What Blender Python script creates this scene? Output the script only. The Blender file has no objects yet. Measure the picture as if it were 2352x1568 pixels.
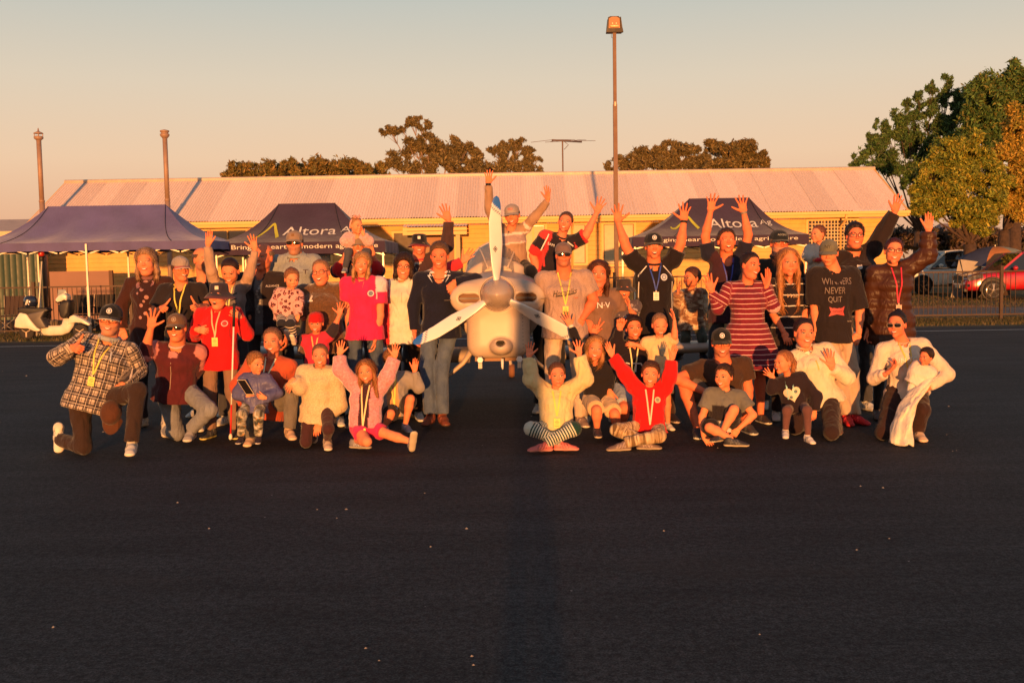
import bpy, bmesh, math, random, time
import numpy as np
from mathutils import Vector, Matrix
from mathutils.bvhtree import BVHTree
T0 = time.time()
random.seed(7)
np.random.seed(7)
RNG = np.random.default_rng(11)
SC = bpy.context.scene
COL = SC.collection
f32 = np.float32
PI = math.pi
# ------------------------------------------------------------------ camera, sky, sun, exposure
FP, CX, CY = 2352.0, 1176.0, 784.0
CAMH = 1.58
PITCH = math.atan(179 / 2352)
ROLL = 0.0168
_U = np.array([0, math.sin(PITCH), math.cos(PITCH)])
_F = np.array([0, math.cos(PITCH), -math.sin(PITCH)])
_X = np.array([1.0, 0, 0])
CR = math.cos(ROLL) * _X - math.sin(ROLL) * _U
CU = math.sin(ROLL) * _X + math.cos(ROLL) * _U
CAM = np.array([0, 0, CAMH])


def ray(px, py):
    return _F + CR * (px - CX) / FP - CU * (py - CY) / FP


def at(px, py, Y):
    r = ray(px, py)
    return CAM + r * (Y / r[1])


def ground(px, py, z=0.0):
    r = ray(px, py)
    return CAM + r * ((z - CAMH) / r[2])


cd = bpy.data.cameras.new('camera')
cd.sensor_width = 36.0
cd.lens = 36.0
cd.clip_start = 0.05
cd.clip_end = 2000
cam = bpy.data.objects.new('camera', cd)
COL.objects.link(cam)
M = Matrix.Identity(4)
for i in range(3):
    M[i][0] = CR[i]
    M[i][1] = CU[i]
    M[i][2] = -_F[i]
    M[i][3] = CAM[i]
cam.matrix_world = M
SC.camera = cam

SUN_EL, SUN_AZ = math.radians(2.0), math.radians(1.1)   # shadows fall away from the camera, 1 degree to the right
sd = bpy.data.lights.new('sun', 'SUN')
sd.energy = 4.9
sd.angle = math.radians(0.8)
sd.color = (1.0, 0.41, 0.115)
sun = bpy.data.objects.new('sun', sd)
COL.objects.link(sun)
_d = Vector((math.sin(SUN_AZ) * math.cos(SUN_EL), math.cos(SUN_AZ) * math.cos(SUN_EL), -math.sin(SUN_EL)))
sun.rotation_euler = _d.to_track_quat('-Z', 'Y').to_euler()

W = bpy.data.worlds.new('World')
SC.world = W
W.use_nodes = True
nt = W.node_tree
nt.nodes.clear()
out = nt.nodes.new('ShaderNodeOutputWorld')
bg = nt.nodes.new('ShaderNodeBackground')
sky = nt.nodes.new('ShaderNodeTexSky')
sky.sky_type = 'NISHITA'
sky.sun_disc = False
sky.sun_elevation = SUN_EL
sky.sun_rotation = PI + SUN_AZ
sky.air_density = 1.5
sky.dust_density = 3.0
tc = nt.nodes.new('ShaderNodeTexCoord')
sep = nt.nodes.new('ShaderNodeSeparateXYZ')
nt.links.new(tc.outputs['Generated'], sep.inputs[0])
ramp = nt.nodes.new('ShaderNodeValToRGB')
els = ramp.color_ramp.elements
els[0].position = 0.0
els[0].color = (0.50, 0.275, 0.150, 1)
els[1].position = 1.0
els[1].color = (0.055, 0.085, 0.14, 1)
for p, c in ((0.04, (0.56, 0.318, 0.190)), (0.10, (0.56, 0.390, 0.268)), (0.17, (0.47, 0.395, 0.315)), (0.25, (0.33, 0.345, 0.325)), (0.36, (0.19, 0.22, 0.24)), (0.6, (0.09, 0.125, 0.17))):
    e = els.new(p)
    e.color = (*c, 1)
nt.links.new(sep.outputs[2], ramp.inputs[0])
nsk = nt.nodes.new('ShaderNodeVectorMath')
nsk.operation = 'SCALE'
nsk.inputs[3].default_value = 0.04
nt.links.new(sky.outputs[0], nsk.inputs[0])
addn = nt.nodes.new('ShaderNodeVectorMath')
addn.operation = 'ADD'
nt.links.new(ramp.outputs[0], addn.inputs[0])
nt.links.new(nsk.outputs[0], addn.inputs[1])
nt.links.new(addn.outputs[0], bg.inputs[0])
bg.inputs[1].default_value = 1.0
nt.links.new(bg.outputs[0], out.inputs[0])

SC.view_settings.view_transform = 'Standard'
SC.view_settings.look = 'None'
SC.view_settings.exposure = 0.5
SC.view_settings.gamma = 1.0
SC.view_settings.use_curve_mapping = False
SC.render.engine = 'CYCLES'
SC.cycles.max_bounces = 5
SC.cycles.diffuse_bounces = 2
SC.cycles.glossy_bounces = 3
SC.cycles.transparent_max_bounces = 8
SC.cycles.use_denoising = True

# ------------------------------------------------------------------ tagging helpers


def tag(o, label=None, cat=None, group=None, kind=None):
    if label:
        o['label'] = label
    if cat:
        o['category'] = cat
    if group:
        o['group'] = group
    if kind:
        o['kind'] = kind
    return o


def empty(name, loc=(0, 0, 0), label=None, cat=None, group=None, rz=0):
    o = bpy.data.objects.new(name, None)
    COL.objects.link(o)
    o.location = loc
    o.rotation_euler = (0, 0, rz)
    o.empty_display_size = 0.1
    return tag(o, label, cat, group)


def link(name, me, parent=None, mats=None, loc=None, rot=None, scale=None):
    o = bpy.data.objects.new(name, me)
    COL.objects.link(o)
    if mats is not None:
        if not isinstance(mats, (list, tuple)):
            mats = [mats]
        if len(me.materials) == 0:
            for m in mats:
                me.materials.append(m)
    if parent is not None:
        o.parent = parent
    if loc is not None:
        o.location = loc
    if rot is not None:
        o.rotation_euler = rot
    if scale is not None:
        o.scale = scale
    return o


def mesh_np(name, V, Fq, smooth=True, col=None, puv=None):
    """mesh from numpy verts and a faces list / array"""
    me = bpy.data.meshes.new(name)
    V = np.asarray(V, f32)
    if isinstance(Fq, np.ndarray):
        n, k = Fq.shape
        me.vertices.add(len(V))
        me.vertices.foreach_set('co', V.ravel())
        me.loops.add(n * k)
        me.polygons.add(n)
        me.polygons.foreach_set('loop_start', np.arange(n, dtype=np.int32) * k)
        me.loops.foreach_set('vertex_index', Fq.astype(np.int32).ravel())
        me.update(calc_edges=True)
    else:
        me.from_pydata([tuple(v) for v in V.tolist()], [], Fq)
    if smooth:
        me.polygons.foreach_set('use_smooth', np.ones(len(me.polygons), bool))
    if col is not None:
        a = me.color_attributes.new('Col', 'FLOAT_COLOR', 'POINT')
        c = np.ones((len(V), 4), f32)
        c[:, :3] = col
        a.data.foreach_set('color', c.ravel())
    if puv is not None:
        a = me.attributes.new('puv', 'FLOAT_VECTOR', 'POINT')
        a.data.foreach_set('vector', np.asarray(puv, f32).ravel())
    return me


class MB:
    """collects simple solids into one mesh"""

    def __init__(s):
        s.v = []
        s.f = []
        s.c = []

    def add(s, V, F, c=None):
        n = len(s.v)
        s.v.extend([tuple(map(float, v)) for v in V])
        s.f.extend([tuple(i + n for i in f) for f in F])
        s.c.extend([c or (0.8, 0.8, 0.8)] * len(V))
        return s

    def box(s, lo, hi, c=None):
        (a, b, d), (e, f, g) = lo, hi
        V = [(a, b, d), (e, b, d), (e, f, d), (a, f, d), (a, b, g), (e, b, g), (e, f, g), (a, f, g)]
        return s.add(V, [(3, 2, 1, 0), (4, 5, 6, 7), (0, 1, 5, 4), (1, 2, 6, 5), (2, 3, 7, 6), (3, 0, 4, 7)], c)

    def bar(s, a, b, w, h=None, c=None, up=(0, 0, 1)):
        """box bar between two points"""
        a, b = Vector(a), Vector(b)
        h = w if h is None else h
        d = (b - a).normalized()
        u = Vector(up)
        if abs(d.dot(u)) > 0.98:
            u = Vector((0, 1, 0))
        x = d.cross(u).normalized()
        y = x.cross(d).normalized()
        V = []
        for p in (a, b):
            for sx, sy in ((-1, -1), (1, -1), (1, 1), (-1, 1)):
                V.append(p + x * (w / 2 * sx) + y * (h / 2 * sy))
        return s.add(V, [(3, 2, 1, 0), (4, 5, 6, 7), (0, 1, 5, 4), (1, 2, 6, 5), (2, 3, 7, 6), (3, 0, 4, 7)], c)

    def tube(s, pts, r, n=8, c=None, closed=False, caps=True, flat=1.0):
        pts = [Vector(p) for p in pts]
        m = len(pts)
        rs = r if isinstance(r, (list, tuple)) else [r] * m
        V, F = [], []
        prev = None
        for i, p in enumerate(pts):
            if closed:
                d = (pts[(i + 1) % m] - pts[i - 1])
            else:
                d = pts[min(i + 1, m - 1)] - pts[max(i - 1, 0)]
            d.normalize()
            if prev is None:
                u = Vector((0, 0, 1))
                if abs(d.dot(u)) > 0.9:
                    u = Vector((0, 1, 0))
                x = d.cross(u).normalized()
            else:
                x = (prev - d * prev.dot(d)).normalized()
            prev = x
            y = d.cross(x).normalized()
            for k in range(n):
                a = 2 * PI * k / n
                V.append(p + x * (rs[i] * math.cos(a)) + y * (rs[i] * flat * math.sin(a)))
        rg = m if closed else m - 1
        for i in range(rg):
            j = (i + 1) % m
            for k in range(n):
                k2 = (k + 1) % n
                F.append((i * n + k, i * n + k2, j * n + k2, j * n + k))
        if caps and not closed:
            F.append(tuple(range(n - 1, -1, -1)))
            F.append(tuple((m - 1) * n + k for k in range(n)))
        return s.add(V, F, c)

    def lathe(s, prof, n=24, c=None, center=(0, 0, 0), axis='z', sx=1.0, sy=1.0):
        V, F = [], []
        for r, z in prof:
            for k in range(n):
                a = 2 * PI * k / n
                p = (r * math.cos(a) * sx, r * math.sin(a) * sy, z)
                if axis == 'x':
                    p = (p[2], p[0], p[1])
                elif axis == 'y':
                    p = (p[0], -p[2], p[1])
                V.append((p[0] + center[0], p[1] + center[1], p[2] + center[2]))
        m = len(prof)
        for i in range(m - 1):
            for k in range(n):
                k2 = (k + 1) % n
                F.append((i * n + k, i * n + k2, (i + 1) * n + k2, (i + 1) * n + k))
        if prof[0][0] > 1e-5:
            F.append(tuple(range(n - 1, -1, -1)))
        if prof[-1][0] > 1e-5:
            F.append(tuple((m - 1) * n + k for k in range(n)))
        return s.add(V, F, c)

    def prism(s, poly, lo, hi, axis='y', c=None):
        """extrude a 2D polygon along an axis; poly given in the two other axes"""
        n = len(poly)
        V = []
        for d in (lo, hi):
            for (p, q) in poly:
                V.append({'y': (p, d, q), 'x': (d, p, q), 'z': (p, q, d)}[axis])
        F = [tuple(range(n)), tuple(range(2 * n - 1, n - 1, -1))]
        for i in range(n):
            j = (i + 1) % n
            F.append((j, i, n + i, n + j))
        return s.add(V, F, c)

    def me(s, name, smooth=False, col=True):
        me = bpy.data.meshes.new(name)
        me.from_pydata(s.v, [], s.f)
        if smooth:
            me.polygons.foreach_set('use_smooth', np.ones(len(me.polygons), bool))
        if col:
            a = me.color_attributes.new('Col', 'FLOAT_COLOR', 'POINT')
            c = np.ones((len(s.v), 4), f32)
            c[:, :3] = np.array(s.c, f32).reshape(-1, 3) if s.c else 0
            a.data.foreach_set('color', c.ravel())
        bm = bmesh.new()
        bm.from_mesh(me)
        bmesh.ops.recalc_face_normals(bm, faces=bm.faces)
        bm.to_mesh(me)
        bm.free()
        return me

    def build(s, name, mat, parent=None, smooth=False, **k):
        return link(name, s.me(name, smooth), parent, mat, **k)


# ------------------------------------------------------------------ materials


class NT:
    def __init__(s, name):
        s.m = bpy.data.materials.new(name)
        s.m.use_nodes = True
        s.t = s.m.node_tree
        s.b = s.t.nodes['Principled BSDF']

    def n(s, typ, **kw):
        o = s.t.nodes.new('ShaderNode' + typ)
        for k, v in kw.items():
            if k.startswith('i_'):
                key = k[2:]
                o.inputs[int(key) if key.isdigit() else key].default_value = v
            else:
                setattr(o, k, v)
        return o

    def l(s, a, b):
        s.t.links.new(a, b)

    def math(s, op, a, b=None, clamp=False):
        o = s.n('Math', operation=op)
        o.use_clamp = clamp
        for i, x in enumerate((a, b)):
            if x is None:
                continue
            if isinstance(x, (int, float)):
                o.inputs[i].default_value = x
            else:
                s.l(x, o.inputs[i])
        return o.outputs[0]

    def mix(s, fac, a, b, mode='MIX'):
        o = s.n('Mix', data_type='RGBA', blend_type=mode)
        for i, x in ((0, fac), (6, a), (7, b)):
            if isinstance(x, (int, float)):
                o.inputs[i].default_value = x
            elif isinstance(x, (tuple, list)):
                o.inputs[i].default_value = (*x[:3], 1)
            else:
                s.l(x, o.inputs[i])
        return o.outputs[2]

    def attr(s, name):
        return s.n('Attribute', attribute_name=name)

    def coords(s, kind='Object'):
        return s.n('TexCoord').outputs[kind]

    def mapping(s, vec, scale=(1, 1, 1), rot=(0, 0, 0)):
        o = s.n('Mapping')
        o.inputs['Scale'].default_value = scale
        o.inputs['Rotation'].default_value = rot
        s.l(vec, o.inputs[0])
        return o.outputs[0]

    def noise(s, vec, scale, detail=3, rough=0.55, dist=0.0):
        o = s.n('TexNoise', i_Scale=scale, i_Detail=detail, i_Roughness=rough, i_Distortion=dist)
        if vec is not None:
            s.l(vec, o.inputs['Vector'])
        return o

    def ramp(s, fac, stops, interp='LINEAR'):
        o = s.n('ValToRGB')
        o.color_ramp.interpolation = interp
        e = o.color_ramp.elements
        for i, (p, c) in enumerate(stops):
            c = c if isinstance(c, (tuple, list)) else (c, c, c)
            if i < 2:
                e[i].position = p
                e[i].color = (*c[:3], 1)
            else:
                k = e.new(p)
                k.color = (*c[:3], 1)
        s.l(fac, o.inputs[0])
        return o.outputs[0]

    def bump(s, h, dist, strength=1.0, normal=None):
        o = s.n('Bump', i_Strength=strength, i_Distance=dist)
        s.l(h, o.inputs['Height'])
        if normal is not None:
            s.l(normal, o.inputs['Normal'])
        s.l(o.outputs[0], s.b.inputs['Normal'])
        return o.outputs[0]

    def set(s, **kw):
        nm = dict(color='Base Color', rough='Roughness', metal='Metallic', sheen='Sheen Weight', coat='Coat Weight', spec='Specular IOR Level', sss='Subsurface Weight', trans='Transmission Weight', alpha='Alpha')
        for k, v in kw.items():
            i = s.b.inputs[nm[k]]
            if isinstance(v, (tuple, list)):
                i.default_value = (*v[:3], 1)
            elif isinstance(v, (int, float)):
                i.default_value = v
            else:
                s.l(v, i)
        return s


def simple(name, c, rough=0.6, metal=0.0, var=0.12, vs=6.0, bump=None, coat=0.0, spec=0.5, grime=0.0):
    t = NT(name)
    co = t.coords()
    nz = t.noise(co, vs, 4)
    col = t.mix(1.0, c, t.ramp(nz.outputs[0], [(0.3, 1 - var), (0.7, 1 + var * 0.5)]), 'MULTIPLY')
    if grime:
        n2 = t.noise(co, vs * 4, 5, 0.7)
        col = t.mix(t.ramp(n2.outputs[0], [(0.5, 0.0), (0.75, grime)]), col, (0.06, 0.05, 0.04))
    t.set(color=col, rough=t.ramp(nz.outputs[0], [(0.3, max(0.02, rough - 0.06)), (0.7, min(1, rough + 0.06))]), metal=metal, coat=coat, spec=spec)
    if bump:
        t.bump(t.noise(co, bump[0], 4).outputs[0], bump[1])
    return t.m


def glass(name, tint=(0.1, 0.12, 0.13), rough=0.06):
    """dark glazing: reflects the sky, shows little behind"""
    t = NT(name)
    t.set(color=tint, rough=rough, spec=0.9, coat=0.5)
    return t.m


# ------------------------------------------------------------------ signed distance solids -> mesh


def surfnet(D, o, h):
    nx, ny, nz = D.shape
    cs = (nx - 1, ny - 1, nz - 1)
    ncell = cs[0] * cs[1] * cs[2]
    S = D < 0
    ids, pos, quads = [], [], []
    for ax in range(3):
        a = [slice(None)] * 3
        b = [slice(None)] * 3
        a[ax] = slice(0, -1)
        b[ax] = slice(1, None)
        a, b = tuple(a), tuple(b)
        I = np.nonzero(S[a] != S[b])
        if len(I[0]) == 0:
            continue
        A, B = D[a][I], D[b][I]
        t = A / (A - B)
        P = np.stack(I, 1).astype(f32)
        P[:, ax] += t
        I = np.stack(I, 1)
        u, v = (ax + 1) % 3, (ax + 2) % 3
        cells = []
        for du, dv in ((-1, -1), (0, -1), (0, 0), (-1, 0)):
            J = I.copy()
            J[:, u] += du
            J[:, v] += dv
            ok = (J[:, u] >= 0) & (J[:, v] >= 0) & (J[:, u] < cs[u]) & (J[:, v] < cs[v])
            fl = (J[:, 0] * cs[1] + J[:, 1]) * cs[2] + J[:, 2]
            ids.append(fl[ok])
            pos.append(P[ok])
            cells.append((fl, ok))
        ok = cells[0][1] & cells[1][1] & cells[2][1] & cells[3][1]
        Q = np.stack([c[0] for c in cells], 1)[ok]
        fl = ~(A[ok] < 0)
        Q[fl] = Q[fl][:, ::-1]
        quads.append(Q)
    if not ids:
        return np.zeros((0, 3), f32), np.zeros((0, 4), np.int64)
    ids = np.concatenate(ids)
    pos = np.concatenate(pos)
    Q = np.concatenate(quads)
    uq, inv = np.unique(ids, return_inverse=True)
    cnt = np.bincount(inv).astype(f32)
    V = np.stack([np.bincount(inv, pos[:, k]) for k in range(3)], 1) / cnt[:, None]
    Q = np.searchsorted(uq, Q)
    return (V * h + o).astype(f32), Q


def vol(fn, lo, hi, h, band=2.2):
    """mesh of the solid fn(P) < 0 inside a box, evaluated coarse first"""
    lo = np.asarray(lo, f32) - 2 * h
    hi = np.asarray(hi, f32) + 2 * h
    st = 4
    n = np.maximum(2, np.ceil((hi - lo) / (h * st)).astype(int))
    ax = [lo[i] + (np.arange(n[i]) + 0.5) * h * st - 0.5 * h for i in range(3)]
    G = np.stack(np.meshgrid(*ax, indexing='ij'), -1).reshape(-1, 3).astype(f32)
    C = fn(G).reshape(n)
    D = np.repeat(np.repeat(np.repeat(C, st, 0), st, 1), st, 2).astype(f32)
    near = np.abs(D) < h * st * band
    I = np.nonzero(near)
    P = (np.stack(I, 1) * h + lo).astype(f32)
    if len(P):
        D[I] = fn(P)
    D[0], D[-1], D[:, 0], D[:, -1], D[:, :, 0], D[:, :, -1] = [h] * 6
    return surfnet(D, lo, h)


def smin(a, b, k):
    if k <= 0:
        return np.minimum(a, b)
    h = np.maximum(k - np.abs(a - b), 0) / k
    return np.minimum(a, b) - h * h * k * 0.25


def cap(P, a, b, ra, rb, cuta=False, cutb=False):
    a = np.asarray(a, f32)
    ab = np.asarray(b, f32) - a
    L = float(np.sqrt((ab * ab).sum())) + 1e-9
    d = ab / L
    q = P - a
    t = q @ d
    tc_ = np.clip(t / L, 0, 1)
    w = q - np.outer(tc_, ab)
    r = np.sqrt((w * w).sum(1)) - (ra + (rb - ra) * tc_)
    if cuta:
        r = np.maximum(r, -t)
    if cutb:
        r = np.maximum(r, t - L)
    return r


def ecap(P, a, b, ra, rb, side, cuta=False, cutb=False, ez=0.6):
    """capsule of elliptical section; ra, rb = (side, front) radii"""
    a = np.asarray(a, f32)
    ab = np.asarray(b, f32) - a
    L = float(np.sqrt((ab * ab).sum())) + 1e-9
    d = ab / L
    s = np.asarray(side, f32)
    s = s - d * (s @ d)
    s = s / (np.sqrt(s @ s) + 1e-9)
    fr = np.cross(s, d)
    q = P - a
    t = q @ d
    tt = np.clip(t / L, 0, 1)
    A = ra[0] + (rb[0] - ra[0]) * tt
    B = ra[1] + (rb[1] - ra[1]) * tt
    x = (q @ s) / A
    y = (q @ fr) / B
    m = np.minimum(A, B)
    z = (t - tt * L) / (m * ez)
    k = np.sqrt(x * x + y * y + z * z) + 1e-6
    k1 = np.sqrt((x / A) ** 2 + (y / B) ** 2 + (z / (m * ez)) ** 2) + 1e-6
    r = k * (k - 1) / k1
    if cuta:
        r = np.maximum(r, -t)
    if cutb:
        r = np.maximum(r, t - L)
    return r


def ell(P, c, r):
    q = P - np.asarray(c, f32)
    r = np.asarray(r, f32)
    k = np.sqrt(((q / r) ** 2).sum(1)) + 1e-6
    k1 = np.sqrt(((q / (r * r)) ** 2).sum(1)) + 1e-6
    return k * (k - 1) / k1


class Wav:
    """cheap smooth noise from a few warped sine waves"""

    def __init__(s, seed, scale, n=5, stretch=(1, 1, 1)):
        r = np.random.default_rng(seed)
        k = r.normal(size=(n, 3))
        k /= np.linalg.norm(k, axis=1)[:, None]
        s.k = (k * (2 * PI / scale) * r.uniform(0.6, 1.7, (n, 1)) * np.array(stretch)).astype(f32)
        s.p = r.uniform(0, 2 * PI, n).astype(f32)
        s.n = n

    def __call__(s, P):
        o = 0
        w = 0
        for i in range(s.n):
            ph = P @ s.k[i] + s.p[i] + 0.9 * w
            w = np.sin(ph)
            o = o + w
        return o / s.n


def bbox(pts, r):
    P = np.array(pts)
    return P.min(0) - r, P.max(0) + r


def nrm(v):
    v = np.asarray(v, float)
    return v / (np.linalg.norm(v) + 1e-12)


_txt = {}


def text2d(s, italic=0.0):
    if s in _txt:
        return _txt[s]
    cu = bpy.data.curves.new('t', 'FONT')
    cu.body = s
    cu.align_x = 'CENTER'
    cu.align_y = 'CENTER'
    cu.resolution_u = 3
    cu.size = 1.0
    o = bpy.data.objects.new('t', cu)
    COL.objects.link(o)
    dg = bpy.context.evaluated_depsgraph_get()
    me = bpy.data.meshes.new_from_object(o.evaluated_get(dg))
    bpy.data.objects.remove(o)
    bm = bmesh.new()
    bm.from_mesh(me)
    bmesh.ops.triangulate(bm, faces=bm.faces)
    for _ in range(3):
        le = [e for e in bm.edges if e.calc_length() > .16]
        if not le:
            break
        bmesh.ops.subdivide_edges(bm, edges=le, cuts=1)
        bmesh.ops.triangulate(bm, faces=bm.faces)
    V = np.array([v.co[:2] for v in bm.verts])
    F = [tuple(v.index for v in f.verts) for f in bm.faces]
    bm.free()
    bpy.data.meshes.remove(me)
    if len(V):
        c = (V.max(0) + V.min(0)) / 2
        V = V - c
        V = V / max(1e-6, (V[:, 1].max() - V[:, 1].min()))   # unit height
    _txt[s] = (V, F)
    return V, F


def conform(bvh, org, S, up, fr, uv, off=.004, fall=.12, ztop=None):
    V = []
    frv = Vector(fr)
    last = fall
    for u, v in uv:
        p = org + S * u + up * v
        h = bvh.ray_cast(Vector(p), frv, .6)
        if ztop is not None and v > ztop:
            h2 = bvh.ray_cast(Vector(p) + frv * .3, -frv, .3)
            if h2[0] is not None:
                h = (h2[0], h2[1], h2[2], .3 - h2[3])
            else:
                h = (Vector(p), None, 0, fall)
        if h[0] is not None:
            last = h[3]
        V.append(tuple(Vector(p) + frv * (last + off)))
    return V


# ------------------------------------------------------------------ ground


def asphalt_mat():
    t = NT('asphalt')
    co = t.coords('Object')
    big = t.noise(co, .30, 5, .65, .4)
    mid = t.noise(t.mapping(co, (.5, 1.6, 1)), 1.6, 5, .7)
    streak = t.noise(t.mapping(co, (.12, 2.6, 1)), 1.1, 4, .6)
    g1 = t.noise(co, 26, 3, .8)
    g2 = t.noise(co, 95, 3, .8)
    col = t.ramp(big.outputs[0], [(.3, (.031, .029, .029)), (.7, (.050, .046, .045))])
    col = t.mix(1.0, col, t.ramp(mid.outputs[0], [(.3, .72), (.72, 1.28)]), 'MULTIPLY')
    col = t.mix(t.ramp(streak.outputs[0], [(.5, 0.0), (.72, .5)]), col, (.056, .053, .053))
    col = t.mix(1.0, col, t.ramp(g1.outputs[0], [(.35, .50), (.65, 1.5)]), 'MULTIPLY')
    col = t.mix(1.0, col, t.ramp(g2.outputs[0], [(.35, .30), (.65, 1.8)]), 'MULTIPLY')
    wp = t.noise(t.mapping(co, (.6, 1.0, 1)), .55, 4, .7)
    col = t.mix(t.ramp(wp.outputs[0], [(.52, 0.0), (.68, .45)]), col, (.060, .042, .034))
    vo = t.n('TexVoronoi', i_Scale=3.2)
    t.l(co, vo.inputs['Vector'])
    sp = t.math('LESS_THAN', vo.outputs['Distance'], .020)
    sp = t.math('MULTIPLY', sp, t.math('GREATER_THAN', t.noise(co, .8, 2).outputs[0], .50))
    col = t.mix(sp, col, (.34, .31, .28))
    t.set(color=col, rough=.88, spec=.2)
    b2 = t.n('Bump', i_Strength=.5, i_Distance=.03)
    t.l(big.outputs[0], b2.inputs['Height'])
    t.bump(g2.outputs[0], .0013, .8, b2.outputs[0])
    return t.m


def earth_mat():
    t = NT('dry_verge')
    co = t.coords('Object')
    a = t.noise(co, .5, 5, .65)
    b = t.noise(co, 9, 4, .7)
    f = t.noise(co, 60, 3, .7)
    col = t.ramp(a.outputs[0], [(.38, (.20, .13, .075)), (.5, (.15, .12, .06)), (.62, (.085, .095, .035))])
    col = t.mix(1.0, col, t.ramp(b.outputs[0], [(.3, .6), (.7, 1.35)]), 'MULTIPLY')
    col = t.mix(1.0, col, t.ramp(f.outputs[0], [(.3, .6), (.7, 1.4)]), 'MULTIPLY')
    t.set(color=col, rough=.95, spec=.2)
    t.bump(b.outputs[0], .06, 1.0)
    return t.m


def sheet(name, x0, x1, y0, y1, z, mat, nx=1, ny=1):
    V, F = [], []
    for j in range(ny + 1):
        for i in range(nx + 1):
            V.append((x0 + (x1 - x0) * i / nx, y0 + (y1 - y0) * j / ny, z))
    for j in range(ny):
        for i in range(nx):
            a = j * (nx + 1) + i
            F.append((a, a + 1, a + nx + 2, a + nx + 1))
    o = MB().add(V, F).build(name, mat)
    return tag(o, kind='structure')




def pebbles():
    r = np.random.default_rng(4)
    V, F = [], []
    for _ in range(70):
        y = 2.6 + 19 * r.uniform() ** 1.6
        x = r.uniform(-.55, .55) * y
        s = r.uniform(.004, .009) * (1 + .12 * y * .5)
        k = len(V)
        a = r.uniform(0, PI)
        for i in range(5):
            b = a + i * 2 * PI / 5
            V.append((x + s * math.cos(b) * r.uniform(.7, 1.2), y + s * math.sin(b) * r.uniform(.7, 1.2), .001))
        V.append((x, y, s * .8))
        F += [(k + i, k + (i + 1) % 5, k + 5) for i in range(5)]
    o = MB().add(V, F).build('pebbles', simple('pebble', (.30, .26, .23), .9, var=.4))
    tag(o, 'tiny pale stones scattered over the asphalt', 'gravel', kind='stuff')


pebbles()
M_ASPH = asphalt_mat()
M_EARTH = earth_mat()
sheet('ground', -400, 400, -60, 900, -.012, M_EARTH)
# asphalt apron with a slightly uneven far edge, and its painted line
ae = 22.85
nx = 160
V = [(-60 + 120 * i / nx, -30, 0) for i in range(nx + 1)] + [(-60 + 120 * i / nx, ae + .06 * math.sin(i * 1.7) + .05 * math.sin(i * .61), 0) for i in range(nx + 1)]
tag(MB().add(V, [(i, i + 1, nx + 2 + i, nx + 1 + i) for i in range(nx)]).build('asphalt_apron', M_ASPH), kind='structure')
tl = NT('line_paint')
nz = tl.noise(tl.coords(), 30, 5, .7)
tl.set(color=tl.ramp(nz.outputs[0], [(.35, (.10, .09, .09)), (.5, (.62, .58, .52))]), rough=.8)
sheet('painted_line', -40, 40, 21.62, 21.73, .004, tl.m)
t_ = NT('gravel_path')
n_ = t_.noise(t_.coords(), 30, 4, .7)
t_.set(color=t_.ramp(n_.outputs[0], [(.3, (.12, .10, .085)), (.7, (.24, .19, .155))]), rough=.95)
t_.bump(n_.outputs[0], .02)
sheet('gravel_path', 9.5, 40, 27.6, 31.2, -.006, t_.m)
sheet('orange_earth', 9.5, 15.2, 31.3, 33.0, -.005, simple('orange_earth', (.42, .17, .06), .95, vs=3, var=.3))

# grass tufts along the verge, far too many to count


def grass(name, boxes, n, hgt, cols):
    r = np.random.default_rng(5)
    V, F, C = [], [], []
    for bi, (x0, x1, y0, y1, wgt) in enumerate(boxes):
        for _ in range(int(n * wgt)):
            cx, cy = r.uniform(x0, x1), r.uniform(y0, y1)
            h = hgt * r.uniform(.4, 1.3)
            a = r.uniform(0, PI)
            dx, dy = math.cos(a) * .008, math.sin(a) * .008
            lx, ly = r.normal(0, .35 * h), r.normal(0, .35 * h)
            k = len(V)
            V += [(cx - dx, cy - dy, -.01), (cx + dx, cy + dy, -.01), (cx + lx, cy + ly, h)]
            F.append((k, k + 1, k + 2))
            C += [cols[int(r.integers(len(cols)))]] * 3
    o = link(name, mesh_np(name, V, F, False, np.array(C)), None, attrmat_leaf())
    return tag(o, 'short dry grass growing along the fence line', 'grass', kind='stuff')


_lm = {}


def attrmat_leaf():
    if 'leaf' in _lm:
        return _lm['leaf']
    t = NT('leaf')
    c = t.attr('Col').outputs['Color']
    t.set(color=c, rough=.6, spec=.3)
    tr = t.n('BsdfTranslucent')
    t.l(c, tr.inputs[0])
    mx = t.n('MixShader', i_Fac=.25)
    t.l(t.b.outputs[0], mx.inputs[1])
    t.l(tr.outputs[0], mx.inputs[2])
    t.l(mx.outputs[0], t.t.nodes['Material Output'].inputs[0])
    _lm['leaf'] = t.m
    return t.m


grass('grass', [(-13, -9, 23.3, 26.5, .2), (8.5, 14, 23.4, 26.0, .4), (9, 18, 31.5, 45, .4)], 24000, .06, [(.10, .09, .03), (.16, .12, .05), (.07, .08, .025), (.22, .16, .08)])

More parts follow.
